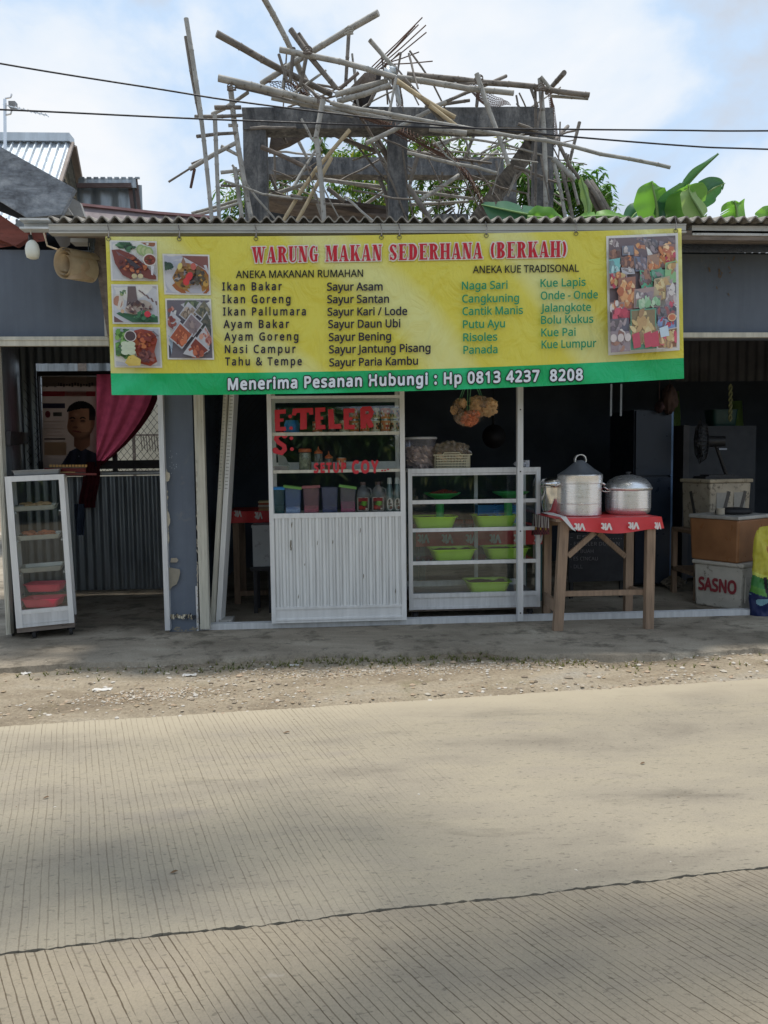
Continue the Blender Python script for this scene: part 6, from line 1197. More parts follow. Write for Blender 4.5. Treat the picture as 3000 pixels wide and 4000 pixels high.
C3 = cooler('foam_cooler', (ctr3.x, ctr3.y, z3), w3, d3_, h3_, rz3, 'yellowed foam box with dark slanting tape strips, standing on the rear rack', body=mk('yellowed_foam', (.36, .31, .235), .85, 0, .2, 7, .3, 50, dirt=(.13, .11, .085), dthr=.54), lid=mk('worn_lid', (.33, .28, .2), .85, 0, .2, 7, .3, 50, dirt=(.13, .1, .07), dthr=.54)); WL[C3.name] = V(0, 0, 0)
mb = MB()
for x in (-.07, .09): mb.bar((x-.03, -d3_/2-.0015, .04), (x+.05, -d3_/2-.0035, h3_*.76), .03, .002, upv=V(0, 1, 0))
mb.bar((-w3/2-.002, -.02, .05), (-w3/2-.003, .06, h3_*.75), .03, .002, upv=V(1, 0, 0)); mb.build('tape_strip', mk('dark_tape', (.06, .055, .05), .5), C3)
pic = Pic(lambda x, y, l: V(-w3/2+.03+x, -d3_/2-.0005-l, y), start=.0005); 
for x in (.03, .2): pic.poly(rect(x, .03, x+.11, h3_*.74), (150, 146, 138))
pic.build('moulded_panel', C3, PLASTER)
T = thing('storage_rack', (ctr3.x, ctr3.y, 0), 'dark wooden rack holding the yellowed foam box', 'rack'); mb = MB()
for zz in (z3-.002, P(2700, 2240, .62).z): mb.box((ctr3.x-.27, ctr3.y-.22, zz-.03), (ctr3.x+.3, ctr3.y+.24, zz))
for x in (-.27, .26):
    for y in (-.22, .2): mb.box((ctr3.x+x, ctr3.y+y, 0), (ctr3.x+x+.04, ctr3.y+y+.04, z3-.032))
mb.build('rack', WOOD, T)
q = V(ctr2.x-.13, ctr2.y-.1, z2+h2_+.002); t = thing('small_tin', q, 'small ivory tin beside a green tie on the silver lid', 'tin'); MB().lathe([(.03, 0), (.032, .004), (.032, .05), (.029, .052), (.027, .045), (0, .045)], q, 20).build('tin', mk('ivory_tin', (.34, .31, .25), .5), t, smooth=True, auto=40)
q = V(ctr2.x+.02, ctr2.y-.02, z2+h2_+.002); mb = MB(); mb.lathe([(.1, 0), (.12, .008), (.11, .04), (.03, .05), (0, .05)], q, 24, sx=1.2); tag(mb.build('black_pan', mk('sooty_pan', (.02, .02, .022), .6, .3), smooth=True), 'sooty black pan lid lying on the silver lidded box', 'pan')
q = V(ctr3.x, ctr3.y, z3+h3_+.001); mb = MB(); mb.box((q.x-.14, q.y-.1, q.z), (q.x+.16, q.y+.12, q.z+.02)); mb.box((q.x-.1, q.y-.08, q.z+.02), (q.x+.12, q.y+.08, q.z+.032)); tag(mb.build('dark_tray', BLACKP), 'thin black tray lying on the yellowed foam box', 'tray')
# printed sack at the right edge
cs = P(3024, 2395, .02); T = thing('printed_sack', (cs.x, .02, 0), 'upright printed plastic sack, yellow above green and navy, at the right edge', 'sack'); hs = P(2975, 2062, .02).z; wS = .2
def sack(u, v, side=-1):
    x = (u-.5)*2; e = (1-abs(x)**2.6)**.5 if abs(x) < 1 else 0; w = wS*(1-.34*v**1.6)+.012*math.sin(v*9)*v
    tk = .06*(1-v**2.5)+.006; return V(cs.x+x*w+.03*(1-v), .05+side*tk*e+.012*math.sin(u*17+v*11)*v+.016*mnoise.noise(V(u*5, v*7, 2))+.008*mnoise.noise(V(u*14, v*14, 5)), v*hs*(1-.03*abs(x))+.02*math.sin(u*5)*v*v)
mb = MB(); nu, nv = 70, 90
for side in (-1, 1):
    for i in range(nu):
        for j in range(nv):
            u, v = (i+.5)/nu, (j+.5)/nv; cy_ = v+.06*math.sin(u*5)
            c = (186, 178, 62) if cy_ > .52 else (196, 200, 90) if cy_ > .48 else (58, 120, 60) if cy_ > .36 else (86, 140, 60) if cy_ > .28 else (24, 36, 78)
            if abs(u-.30) < .035 and .36 < v < .62 or abs(u-(.22+.3*(.42-v))) < .03 and .2 < v < .45: c = (26, 28, 34)
            if .48 < u < .9 and .38 < v < .5: c = (34, 52, 110)
            if .4 < u < .8 and .5 < v < .58: c = (140, 180, 200)
            if cy_ < .26 and mnoise.noise(V(u*9, v*9, 1)) > .25: c = (120, 160, 170)
            if v > .6 and (math.hypot((u-.28)*2, v-.75) < .035 or math.hypot((u-.45)*2, v-.68) < .04): c = (150, 90, 40)
            mb.add([sack(i/nu, j/nv, side), sack((i+1)/nu, j/nv, side), sack((i+1)/nu, (j+1)/nv, side), sack(i/nu, (j+1)/nv, side)], [(0, 1, 2, 3)], 0, sh(c))
mb.build('sack', PRINT, T, smooth=True)
# fridge, cupboard, fan, shelf clutter deep in the kitchen
q0, q1 = P(2480, 1600, 1.3), P(2618, 2280, 1.3); T = thing('fridge', ((q0.x+q1.x)/2, 1.3, 0), 'dark blue fridge standing deep in the kitchen', 'fridge')
mb = MB(); zt_ = q0.z; mb.box((q0.x, 1.32, .03), (q1.x, 1.9, zt_)); mb.build('body', mk('fridge_paint', (.012, .018, .03), .4, .1, .1, 5), T)
zs = P(2610, 1860, 1.3).z
for a, b in ((.05, zs-.01), (zs+.01, zt_-.01)):
    mb = MB(); mb.box((q0.x+.01, 1.29, a), (q1.x-.012, 1.318, b)); mb.build('door', mk('fridge_door', (.014, .022, .038), .35, .1, .1, 5), T)
mb = MB(); mb.box((q1.x-.012, 1.295, .05), (q1.x+.008, 1.315, zt_-.01)); mb.build('door_edge', mk('blue_trim', (.12, .2, .34), .4, .2), T)
q0, q1 = P(2668, 1665, 1.5), P(2950, 1880, 1.5); T = thing('kitchen_cupboard', ((q0.x+q1.x)/2, 1.5, 0), 'grey kitchen cupboard with a pale side edge in the back', 'cupboard'); mb = MB(); mb.box((q0.x+.06, 1.5, .05), (q1.x, 1.95, q0.z)); mb.build('body', mk('cupboard_grey', (.028, .034, .044), .6, 0, .1, 5), T); mb = MB(); mb.box((q0.x, 1.485, .0), (q0.x+.055, 1.95, q0.z+.01)); mb.build('side_edge', mk('cupboard_edge', (.055, .055, .06), .6, 0, .1, 5), T)
fc = P(2735, 1725, 1.1); T = thing('pedestal_fan', (fc.x+.25, 1.12, 0), 'black pedestal fan turned sideways before the grey cupboard', 'fan')
mb = MB(); ax = V(.93, -.36, 0).normalized(); sd_ = V(.36, .93, 0)
for rr in (.05, .1, .15, .19): mb.tube([fc+(sd_*math.cos(a)+V(0, 0, 1)*math.sin(a))*rr-ax*.04*(1-rr/.2) for a in [2*math.pi*i/28 for i in range(29)]], .0035, 5, cap=False)
for i in range(28): a = 2*math.pi*i/28; e = sd_*math.cos(a)+V(0, 0, 1)*math.sin(a); mb.tube([fc-ax*.05+e*.02, fc-ax*.035+e*.12, fc+e*.19, fc+ax*.05+e*.15, fc+ax*.07+e*.04], .0028, 4, cap=False)
mb.build('grille', BLACKP, T)
mb = MB()
for i in range(3):
    a = 2*math.pi*i/3; e = sd_*math.cos(a)+V(0, 0, 1)*math.sin(a); g = sd_*math.cos(a+1.1)+V(0, 0, 1)*math.sin(a+1.1); mb.add([fc+e*.02, fc+e*.16+ax*.02, fc+g*.15-ax*.02, fc+g*.02], [(0, 1, 2, 3)])
mb.build('blade', mk('fan_blade', (.02, .024, .03), .3), T)
mb = MB(); mb.tube([fc+ax*.06, fc+ax*.2], [.05, .045], 16); mb.build('motor', BLACKP, T, smooth=True, auto=40)
mb = MB(); mb.box((fc.x+.12, 1.0, fc.z-.075), (fc.x+.19, 1.02, fc.z-.06)); mb.build('chrome_trim', mk('dull_trim', (.2, .22, .26), .4, .6), T)
mb = MB(); pt = fc+ax*.13; mb.tube([pt-V(0, 0, .04), V(pt.x+.16, 1.1, fc.z-.4), V(pt.x+.2, 1.12, .03)], .016, 10); mb.lathe([(.17, 0), (.17, .02), (.03, .035), (0, .035)], (pt.x+.2, 1.12, 0), 24); mb.build('stand', BLACKP, T)
zsf = P(2800, 1665, 1.6).z+.0; zcup = P(2668, 1665, 1.5).z
q = P(2822, 1640, 1.62); t = thing('green_tub', (q.x, 1.65, zcup+.001), 'dark green plastic tub on top of the grey cupboard', 'tub'); mb = MB(); mb.rtub(.11, .09, .15, 1.12, .008, .004, (q.x, 1.65, zcup+.001)); mb.build('tub', mk('dark_green_plastic', (.01, .045, .04), .5), t, smooth=True, auto=40)
q0, q1 = P(2853, 1500, 1.2), P(2856, 1645, 1.2); mb = MB(); r = random.Random(2)
for s_ in (1, -1): mb.tube([q0+(q1-q0)*k/14+V(s_*.012*math.sin(k*1.4), .01*math.cos(k*1.4)*s_, 0)+V((k/14)**2*-.01, 0, 0) for k in range(15)], .009, 6)
tag(mb.build('hanging_strap', mk('yellow_strap', (.16, .16, .07), .7, 0, .3, 40)), 'twisted yellow green strap hanging in the kitchen at right', 'strap')
for px, py, w, h, c, lab in ((2615, 1560, .13, .24, (70, 52, 46), 'brown bundled sack hanging in the dark kitchen below the banner corner'), (2575, 1590, .04, .1, (80, 60, 62), 'small pinkish bag hanging left of the brown bundle')):
    q = P(px, py, 1.25); mb = MB(); crinkle(mb, q, w*.5, .08, h*.5, px, 16, .3); mb.tube([q+V(0, 0, h*.4), V(q.x, q.y, 2.6)], .003, 5); tag(mb.build('hanging_bag', mk('bag_brown', sh(c), .8, 0, .3, 14), smooth=True), lab, 'bag')
q = P(1930, 1705, 1.6); mb = MB(); mb.tube([q, q+V(0, .02, 0), q+V(0, .06, 0)], [.11, .105, .05], 32); mb.tube([q+V(0, .03, .1), q+V(0, .03, .2)], .01, 8); mb.tube([q+V(0, .03, .2), V(q.x, q.y+.03, 2.61)], .004, 5); tag(mb.build('hanging_pan', mk('black_wok', (.012, .012, .014), .6, .3), smooth=True, ), 'big round black pan hanging in the dark behind the display case', 'pan')
for px, lab in ((2388, 'left of two thin grey strips hanging under the banner'), (2427, 'right of two thin grey strips hanging under the banner')):
    a, b = P(px, 1500, .9), P(px-2, 1625, .9); mb = MB(); mb.bar(a, b, .016, .004, upv=V(0, 1, 0)); tag(mb.build('hanging_strip', mk('pale_strip', (.3, .34, .38), .5)), lab, 'strip', 'thin strips hanging in the kitchen')
q = G(2640, 2300, 0); mb = MB(); crinkle(mb, (q.x, q.y+.05, .05), .1, .08, .05, 3, 16, .4); tag(mb.build('crumpled_bag', mk('dim_bag', (.2, .17, .13), .8, 0, .3, 20)), 'crumpled dusty bag on the floor by the fridge', 'bag')
# ------------------------------------------------------------------ unfinished concrete frame behind the stall
YR0 = 4.6
F_ = thing('unfinished_building', (P(1540, 850, YR0).x, YR0, 0), 'unfinished blackened concrete frame of columns and beams rising behind the roof', 'unfinished building')
def rough(mb, amp=.012):
    for v in mb.v:
        v.x += amp*mnoise.noise(v*3.1); v.y += amp*mnoise.noise(v*3.7+V(5, 0, 0)); v.z += amp*mnoise.noise(v*2.9+V(0, 7, 0))
def seg(mb, a, b, w, d, n=12):
    a, b = Vector(a), Vector(b); t = (b-a).normalized(); nn = V(0, 1, 0); nn = (nn-t*nn.dot(t)).normalized(); q = t.cross(nn); c0 = len(mb.v)
    prof = [(-1, -1), (-.33, -1.02), (.33, -.99), (1, -1), (1, 1), (-1, 1)]; m_ = len(prof)
    for i in range(n+1): mb.v += [a+(b-a)*i/n+q*x*w/2+nn*y*d/2 for x, y in prof]
    for i in range(n):
        for j in range(m_): mb.f.append([c0+i*m_+j, c0+i*m_+(j+1) % m_, c0+(i+1)*m_+(j+1) % m_, c0+(i+1)*m_+j]); mb.m.append(0); mb.c.append(None)
    mb.f += [[c0+j for j in range(m_)], [c0+n*m_+j for j in reversed(range(m_))]]; mb.m += [0, 0]; mb.c += [None, None]
    rough(mb)
def column(x0, x1, ytop, Y, d, yref=700):
    a, b = P(x0, yref, Y), P(x1, yref, Y); t = P((x0+x1)/2, ytop, Y); x = (a.x+b.x)/2; mb = MB(); seg(mb, (x, Y+d/2, 0), (x, Y+d/2, t.z), b.x-a.x, d, 22); mb.build('column', CONC, F_)
def beam(x0, y0, x1, y1, x2, y2, x3, y3, Y, d, Y2=None):   # left top/bottom, right top/bottom
    Y2 = Y if Y2 is None else Y2; a = (P(x0, y0, Y)+P(x2, y2, Y))/2; b = (P(x1, y1, Y2)+P(x3, y3, Y2))/2; w = (P(x0, y0, Y)-P(x2, y2, Y)).length
    a.y += d/2; b.y += d/2; mb = MB(); seg(mb, a, b, w, d, 26); mb.build('beam', CONC, F_)
column(953, 1043, 500, YR0, .3); column(1521, 1593, 500, YR0, .3); column(2097, 2162, 420, YR0-.003, .3); column(1958, 2020, 672, YR0+2.4, .3)
beam(946, 421, 2096, 418, 946, 503, 2096, 492, YR0-.02, .28); beam(1040, 612, 1969, 614, 1040, 682, 1969, 684, YR0+2.2, .24); beam(1700, 835, 1830, 835, 1700, 868, 1830, 868, YR0+2.3, .24)
mb = MB(); seg(mb, P(2098, 545, YR0+.3), P(1870, 850, YR0+2.6), .2, .24, 14); mb.build('stair_beam', CONC, F_)
# starter bars and rusty mesh
for (a, b) in (((1452, 262), (1650, 68)), ((1462, 268), (1622, 100)), ((1472, 268), (1664, 98)), ((1480, 272), (1666, 126)), ((1490, 270), (1560, 205)), ((1500, 250), (1637, 203)), ((1510, 252), (1690, 239)), ((1455, 275), (1635, 96))):
    mb = MB(); p0, p1 = P(*a, YR0+.4), P(*b, YR0+.2); mb.tube([p0, (p0+p1)/2+V(.005, 0, -.006), p1], .0075, 6); mb.build('starter_bar', RUST, F_)
def rebarcage(pts, n, spread, yd):
    mb = MB(); r = random.Random(n); q = [P(x, y, yd) for x, y in pts]
    for k in range(n):
        o = V(0, r.uniform(-.12, .12), r.uniform(-spread, spread)); mb.tube([p+o*(.6+.4*i/len(q))+V(0, 0, r.uniform(-.02, .02)) for i, p in enumerate(q)], .006, 5)
    for i in range(len(q)-1):
        for j in range(10): c = q[i]+(q[i+1]-q[i])*j/10; mb.tube([c+V(r.uniform(-.02, .02), -.12, -spread), c+V(.02, .1, spread), c+V(0, .12, -spread*.6)], .004, 4)
    mb.build('rusty_rebar_cage', RUST, F_)
rebarcage([(1300, 400), (1480, 460), (1600, 520), (1740, 590)], 10, .075, YR0-.25); rebarcage([(1740, 590), (1830, 690), (1890, 800)], 6, .09, YR0+.6); rebarcage([(1105, 300), (1165, 345), (1200, 375)], 6, .08, YR0)
def netting(q, nu, nv, name='wire_netting'):
    mb = MB(); r = random.Random(nu)
    f = lambda u, v: (P(*q[0], YR0)*(1-u)+P(*q[1], YR0+.8)*u)*(1-v)+(P(*q[3], YR0)*(1-u)+P(*q[2], YR0+.8)*u)*v+V(0, 0, .05*math.sin(u*5+v*3))
    for i in range(nu+1): mb.tube([f(i/nu, j/6) for j in range(7)], .004, 4, cap=False)
    for j in range(nv+1): mb.tube([f(i/10, j/nv) for i in range(11)], .004, 4, cap=False)
    mb.build(name, RUST, F_)
netting([(1040, 325), (1240, 350), (1290, 410), (1060, 345)], 16, 5); netting([(1780, 330), (1960, 370), (1995, 425), (1870, 395)], 20, 6); netting([(2140, 350), (2165, 400), (2180, 560), (2160, 560)], 5, 24); netting([(1540, 350), (1570, 355), (1575, 420), (1550, 420)], 4, 8)
# heap of sheets and boards lying low between the columns
def board(pts, Y0, Y1, th, m, name, label):
    mb = MB(); vs = [P(x, y, Y0 if i < 2 else Y1) for i, (x, y) in enumerate(pts)]; n = len(vs); vs += [v+V(0, .02, -th) for v in vs]
    mb.add(vs, [tuple(range(n)), tuple(range(2*n-1, n-1, -1))]+[(i, n+i, n+(i+1) % n, (i+1) % n) for i in range(n)]); return tag(mb.build(name, m), label, 'board', 'old boards lying in the unfinished frame')
board([(1030, 760), (1190, 775), (1530, 832), (1530, 858), (1250, 850), (1045, 812)], YR0+.9, YR0+1.1, .04, OLDW, 'old_board', 'long warped grey board lying low between left and middle columns')
board([(1270, 772), (1400, 790), (1520, 806), (1520, 822), (1390, 818), (1275, 796)], YR0+.7, YR0+.8, .04, mk('dark_board', (.09, .075, .07), .85, 0, .3, 6, .2), 'old_board', 'dark curved board above the grey one left of the middle column')
board([(1050, 585), (1062, 505), (1190, 498), (1200, 520), (1130, 560), (1052, 588)], YR0+.5, YR0+.6, .04, OLDW, 'old_board', 'broken brown board hanging under the top beam by the left column')
board([(1360, 350), (1425, 283), (1470, 285), (1450, 330), (1375, 352)], YR0+.1, YR0+.3, .05, OLDW, 'old_board', 'pale plank propped on top of the frame by the bars')
board([(1400, 345), (1430, 300), (1490, 280), (1480, 330), (1430, 420), (1380, 395)], YR0+.5, YR0+.6, .05, mk('black_board', (.035, .03, .03), .8, 0, .3, 6), 'old_board', 'black charred board on top of the frame below the bars')
board([(1040, 815), (1230, 830), (1235, 860), (1035, 860)], YR0+1.2, YR0+1.3, .03, mk('blue_grey_sheet', (.05, .065, .085), .6, 0, .25, 6), 'old_board', 'dark blue grey sheet behind the roof edge by the left column')
# white plastic wrap
mb = MB(); r = random.Random(3)
wq = [((1505, 275), 16), ((1530, 300), 14), ((1545, 330), 11), ((1553, 370), 8), ((1562, 410), 5)]
mb.tube([P(a[0], a[1], YR0-.35) for a, w in wq], [w*.0033*1.2 for a, w in wq], 9); crinkle(mb, P(1530, 278, YR0-.35), .08, .06, .05, 4, 10, .5); tag(mb.build('plastic_wrap', mk('white_film', (.6, .66, .7), .35, 0, .15, 12), smooth=True), 'torn white plastic wrap knotted round the poles at the top', 'plastic wrap')
# ------------------------------------------------------------------ bamboo scaffold
SC = thing('bamboo_scaffold', (P(1540, 850, YR0-.3).x, YR0-.3, 0), 'collapsing scaffold of grey bamboo poles lashed over the unfinished concrete frame', 'scaffold')
pr_ = random.Random(17); npole = 0
def poleMesh(pts, w, Y0, Y1, nodes=True):
    n = len(pts); q = [P(x, y, Y0+(Y1-Y0)*i/(n-1)) for i, (x, y) in enumerate(pts)]; Ym = (Y0+Y1)/2; rad = w*1.04/2/FPX*(Ym+5.4); out_, rs = [], []
    L_ = sum((b-a).length for a, b in zip(q, q[1:])); step = pr_.uniform(.26, .38); bend = V(pr_.uniform(-1, 1), pr_.uniform(-1, 1), pr_.uniform(-1, 1))*min(.03, .012*L_)
    def at(s):
        s *= L_
        for a, b in zip(q, q[1:]):
            l_ = (b-a).length
            if s <= l_ or b is q[-1]: return a+(b-a)*(s/l_ if l_ else 0)
            s -= l_
    s = 0; ts = []
    while s < L_:
        ts += [(s, 1.0)]
        if nodes and s > .05 and s < L_-.06: ts += [(s+.012, 1.17), (s+.026, 1.0)]
        s += step
    ts.append((L_, 1.0)); mb = MB()
    mb.tube([at(min(1, t/L_))+bend*math.sin(math.pi*t/L_)+V(0, mnoise.noise(V(t*1.7, w, pts[0][0]))*.02, mnoise.noise(V(t*1.7, w+9, pts[0][0]))*.024)*min(1, t*2) for t, k in ts], [rad*k*(1-.12*t/L_) for t, k in ts], 8); return mb
def pole(pts, w, Y0=None, Y1=None, m=None, parent=True):
    global npole
    Y0 = YR0-.3 if Y0 is None else Y0; Y1 = Y0 if Y1 is None else Y1; npole += 1
    return poleMesh(pts, w, Y0, Y1).build('pole', m or pr_.choice([BAM, BAM, BAM, BAMD]), SC if parent else None, smooth=True, auto=50)
A_ = YR0-.35; Bk = YR0+.35; Ck = YR0+1.2
def loose(pts, w, Y0, Y1, m, label, name='bamboo_pole'):
    return tag(poleMesh(pts, w, Y0, Y1).build(name, m, smooth=True, auto=50), label, 'pole', 'separate bamboo poles standing beside the frame')
loose([(727, 72), (775, 420), (828, 870)], 17, A_-.6, A_-.6, BAM, 'tallest bamboo pole standing free at the far left of the frame')
loose([(725, 143), (752, 330), (782, 470)], 12, A_-.55, A_-.55, BAMD, 'thinner bamboo pole tied along the tallest left pole')
loose([(839, 447), (848, 650), (857, 870)], 16, A_-.5, A_-.5, BAM, 'shorter upright bamboo pole second from the left')
loose([(1290, 402), (1700, 485), (2200, 570), (2618, 655)], 16, A_-.3, A_-.9, BAM, 'very long slanting bamboo pole sticking far out to the right')
loose([(1012, -40), (1080, 90), (1205, 345)], 22, A_, Bk, BAM, 'bamboo pole rising highest, out of the top of the picture')
loose([(2264, 477), (2227, 624)], 13, A_+.2, A_+.2, BAMD, 'short upright stub of bamboo right of the frame', 'bamboo_pole')
for a in (
 ([(900, 338), (920, 500), (984, 870)], 20, A_, A_), ([(846, 131), (1100, 268), (1295, 368)], 25, A_, Bk, BAMD), ([(1478, 50), (1250, 187), (1020, 327)], 23, A_-.1, Bk, BAM),
 ([(1135, 115), (1313, 345)], 21, A_, A_, BAMD), ([(1165, 133), (1215, 205)], 18, A_+.1, A_+.1, BAMD), ([(1093, 194), (1330, 245), (1545, 302)], 22, A_, A_-.1, BAM), ([(853, 305), (1080, 355), (1250, 402)], 27, A_-.15, A_-.1, BAM),
 ([(920, 338), (1142, 394)], 13, A_, A_, BAMD), ([(1363, 118), (1358, 240), (1350, 335)], 14, Bk, Bk, BAMD), ([(1444, 156), (1540, 266)], 17, A_, A_, BAM), ([(1566, 205), (1552, 285)], 8, A_, A_, BAMD),
 ([(1590, 291), (1850, 318), (2303, 370)], 22, A_+.2, A_, BAMD), ([(1550, 303), (1780, 338), (2006, 367)], 23, A_-.15, A_-.1, BAM), ([(2150, 375), (2298, 387)], 12, A_+.1, A_+.1, BAM), ([(1862, 288), (1910, 440), (1987, 645)], 19, A_-.2, A_-.2, BAM),
 ([(1977, 297), (1700, 414)], 13, Bk, A_, BAMD), ([(2204, 284), (2135, 362)], 19, A_, Bk, BAMD), ([(2110, 307), (2118, 500), (2133, 860)], 20, A_, A_, BAM), ([(2091, 350), (2091, 860)], 11, A_+.1, A_+.1, BAMD), ([(2072, 340), (2100, 420)], 12, A_, A_, BAMD), ([(2112, 300), (2150, 345)], 14, A_-.05, A_-.05, BAM),
 ([(1677, 501), (1822, 519)], 24, A_-.2, A_-.2, BAM), ([(1530, 455), (1900, 520)], 15, A_-.1, A_-.1, BAM), ([(2218, 494), (2165, 547)], 14, Bk, A_, BAMD), ([(2160, 620), (2245, 706)], 22, A_, A_, BAM), ([(2175, 548), (2225, 640), (2275, 712)], 15, A_, A_, BAMD), ([(2165, 640), (2212, 870)], 15, A_, A_, BAM), ([(2196, 668), (2240, 870)], 15, A_, A_, BAMD), ([(2260, 800), (2210, 600)], 12, Bk, Bk, BAM),
 ([(1590, 596), (1770, 640), (1940, 677)], 14, A_-.1, A_-.1, BAM), ([(1263, 503), (1380, 560), (1476, 596)], 19, Bk, Bk, BAMD), ([(1366, 508), (1250, 655), (1100, 870)], 16, A_, A_, BAMY), ([(1295, 615), (1230, 735), (1157, 870)], 15, A_-.05, A_-.05, BAMY), ([(1262, 390), (1233, 538)], 20, A_-.2, A_-.2, BAM), ([(1236, 535), (1250, 700), (1267, 870)], 20, A_-.18, A_-.18, BAM),
 ([(1450, 505), (1490, 570), (1525, 642)], 22, Bk, Bk, BAMD), ([(1415, 505), (1515, 655)], 13, Bk+.1, Bk+.1, BAM), ([(1430, 560), (1560, 490), (1742, 398)], 17, A_-.25, A_-.1, BAM), ([(1547, 314), (1660, 390), (1779, 462)], 19, A_-.3, A_-.3, BAMY), ([(1678, 411), (1788, 496)], 16, A_-.32, A_-.32, BAMY), ([(1578, 310), (1732, 474)], 17, A_-.25, A_-.25, BAMD),
 ([(1263, 702), (1506, 735)], 15, Bk+.2, Bk+.2, BAM), ([(1600, 748), (1860, 777)], 13, Bk+.2, Bk+.2, BAM), ([(1640, 782), (1790, 685)], 17, A_, Bk, BAM), ([(1595, 728), (1688, 870)], 21, A_, A_, BAMD), ([(1641, 578), (1597, 740)], 15, A_+.1, A_+.1, BAMD), ([(1690, 566), (1860, 517)], 13, Ck, Ck, BAM), ([(1698, 588), (1752, 555)], 13, Ck, Ck, BAM),
 ([(838, 420), (942, 418)], 17, A_, A_, BAMD), ([(763, 456), (944, 451)], 14, A_-.4, A_, BAMD), ([(892, 490), (930, 490)], 13, A_, A_, BAM), ([(770, 533), (928, 519)], 13, A_-.4, A_, BAMD), ([(862, 674), (948, 663)], 14, A_, A_, BAM), ([(862, 725), (930, 728)], 10, A_, A_, BAMD), ([(658, 711), (745, 660)], 8, A_, A_, BAMD), ([(740, 661), (932, 552)], 17, A_, A_, BAM), ([(748, 642), (790, 624)], 12, A_+.1, A_+.1, BAMD), ([(760, 660), (745, 735)], 11, A_, A_, RUST), ([(864, 571), (936, 608)], 13, A_, A_, BAM),
 ([(748, 834), (940, 778)], 12, Bk, Bk, BAM), ([(748, 846), (940, 792)], 12, A_, A_, BAM), ([(917, 655), (930, 740), (947, 860)], 17, A_, A_, BAM), ([(830, 445), (968, 366)], 14, Bk, A_, BAM), ([(1020, 574), (1110, 612), (1215, 664)], 17, A_+.1, A_+.1, OLDW), ([(1053, 683), (1087, 756)], 13, Bk, Bk, BAMD), ([(1087, 753), (1192, 720)], 17, Bk, Bk, BAM), ([(1030, 770), (1095, 748)], 14, Bk+.1, Bk+.1, BAM),
 ([(1089, 212), (1122, 318)], 11, A_+.2, A_+.2, BAMD), ([(1147, 187), (1133, 322)], 15, A_+.2, A_+.2, BAMD), ([(1202, 190), (1172, 338)], 15, A_+.2, A_+.2, BAMD), ([(1114, 280), (1104, 345)], 12, A_+.25, A_+.25, BAM), ([(1150, 230), (1205, 370)], 17, Bk, Bk, BAM), ([(1310, 371), (1420, 345), (1514, 315)], 22, A_, A_, BAM), ([(1318, 397), (1430, 362), (1524, 332)], 22, A_-.1, A_-.1, BAM), ([(1548, 302), (1535, 380), (1514, 466)], 10, A_-.4, A_-.4, BAM), ([(1480, 350), (1540, 345), (1600, 330)], 12, Bk, Bk, BAMD), ([(1475, 340), (1440, 410)], 14, Bk, Bk, BAMD), ([(1330, 345), (1400, 285)], 14, Bk, Bk, OLDW),
 ([(1140, 395), (1400, 440), (1530, 470)], 18, A_, A_, BAM), ([(1060, 385), (1250, 425), (1380, 455)], 13, A_, A_, BAM), ([(1230, 760), (1262, 860)], 16, Bk, Bk, BAM), ([(1280, 735), (1345, 790)], 17, Bk, Bk, BAMD), ([(1425, 800), (1503, 745)], 13, Ck, Ck, BAM), ([(1480, 690), (1512, 770), (1520, 860)], 16, Bk, Bk, BAMD), ([(1230, 530), (1425, 520)], 16, Ck, Ck, BAM), ([(2000, 470), (2060, 520)], 12, Bk, Bk, BAM), ([(1870, 640), (1945, 590)], 15, Ck, Ck, BAM), ([(1815, 620), (1850, 530)], 13, Ck, Ck, BAMD), ([(1870, 340), (1862, 415)], 14, Bk, Bk, BAMD), ([(1660, 420), (1835, 392)], 14, Bk, Bk, BAMD), ([(1600, 800), (1830, 790)], 12, Ck, Ck, BAM), ([(1660, 845), (1690, 815)], 12, A_, A_, BAM), ([(1640, 600), (1720, 590)], 13, Ck, Ck, BAM), ([(1405, 770), (1402, 830)], 11, Ck, Ck, BAMD), ([(1090, 505), (1120, 560)], 12, Bk, Bk, BAMD), ([(1160, 540), (1200, 620)], 13, Ck, Ck, BAM)):
    pole(*a)
sticks = MB(); r = random.Random(77)
for k in range(95):
    zone = r.random()
    if zone < .55: x, y, sp = r.uniform(960, 2160), r.uniform(500, 830), 190
    elif zone < .85: x, y, sp = r.gauss(1400, 190), r.gauss(365, 45), 170
    else: x, y, sp = r.uniform(2060, 2220), r.uniform(380, 800), 110
    a = r.choice([r.gauss(.1, .25), r.gauss(-.55, .3), r.gauss(.7, .3), r.gauss(1.45, .2)]); l_ = r.uniform(.35, 1)*sp; Y = YR0+r.choice([-.42, -.1, .4, .9, 1.5]); Y2 = Y+r.uniform(-.3, .3)
    p0, p1 = P(x-l_*math.cos(a), max(150, y-l_*math.sin(a)), Y), P(x+l_*math.cos(a), max(170, y+l_*math.sin(a)), Y2); q = (p0+p1)/2+V(r.uniform(-.03, .03), 0, r.uniform(-.05, .03)); rd = r.uniform(.008, .02)
    sticks.tube([p0, (p0+q)/2+V(0, 0, .01), q, (p1+q)/2, p1], [rd, rd, rd*.95, rd*.9, rd*.8], 6, r.choice([0, 0, 1]))
o = sticks.build('thin_stick', [BAMD, BAM], SC, smooth=True, auto=50); o['kind'] = 'stuff'
print('POLES', npole)
for x, y in ((1363, 125), (905, 345), (2110, 345), (1870, 312), (1202, 200), (1255, 395), (1548, 320)):
    mb = MB(); c = P(x, y, A_-.12)
    for k in range(4): mb.tube([c+V(.05*math.cos(a), .05*math.sin(a), .012*k-.02+.02*math.sin(a+k)) for a in [2*math.pi*i/10 for i in range(11)]], .007, 5, cap=False)
    mb.build('lashing', mk('twine', (.4, .38, .33), .9, 0, .2, 30) if x == 1363 else OLDW, SC)
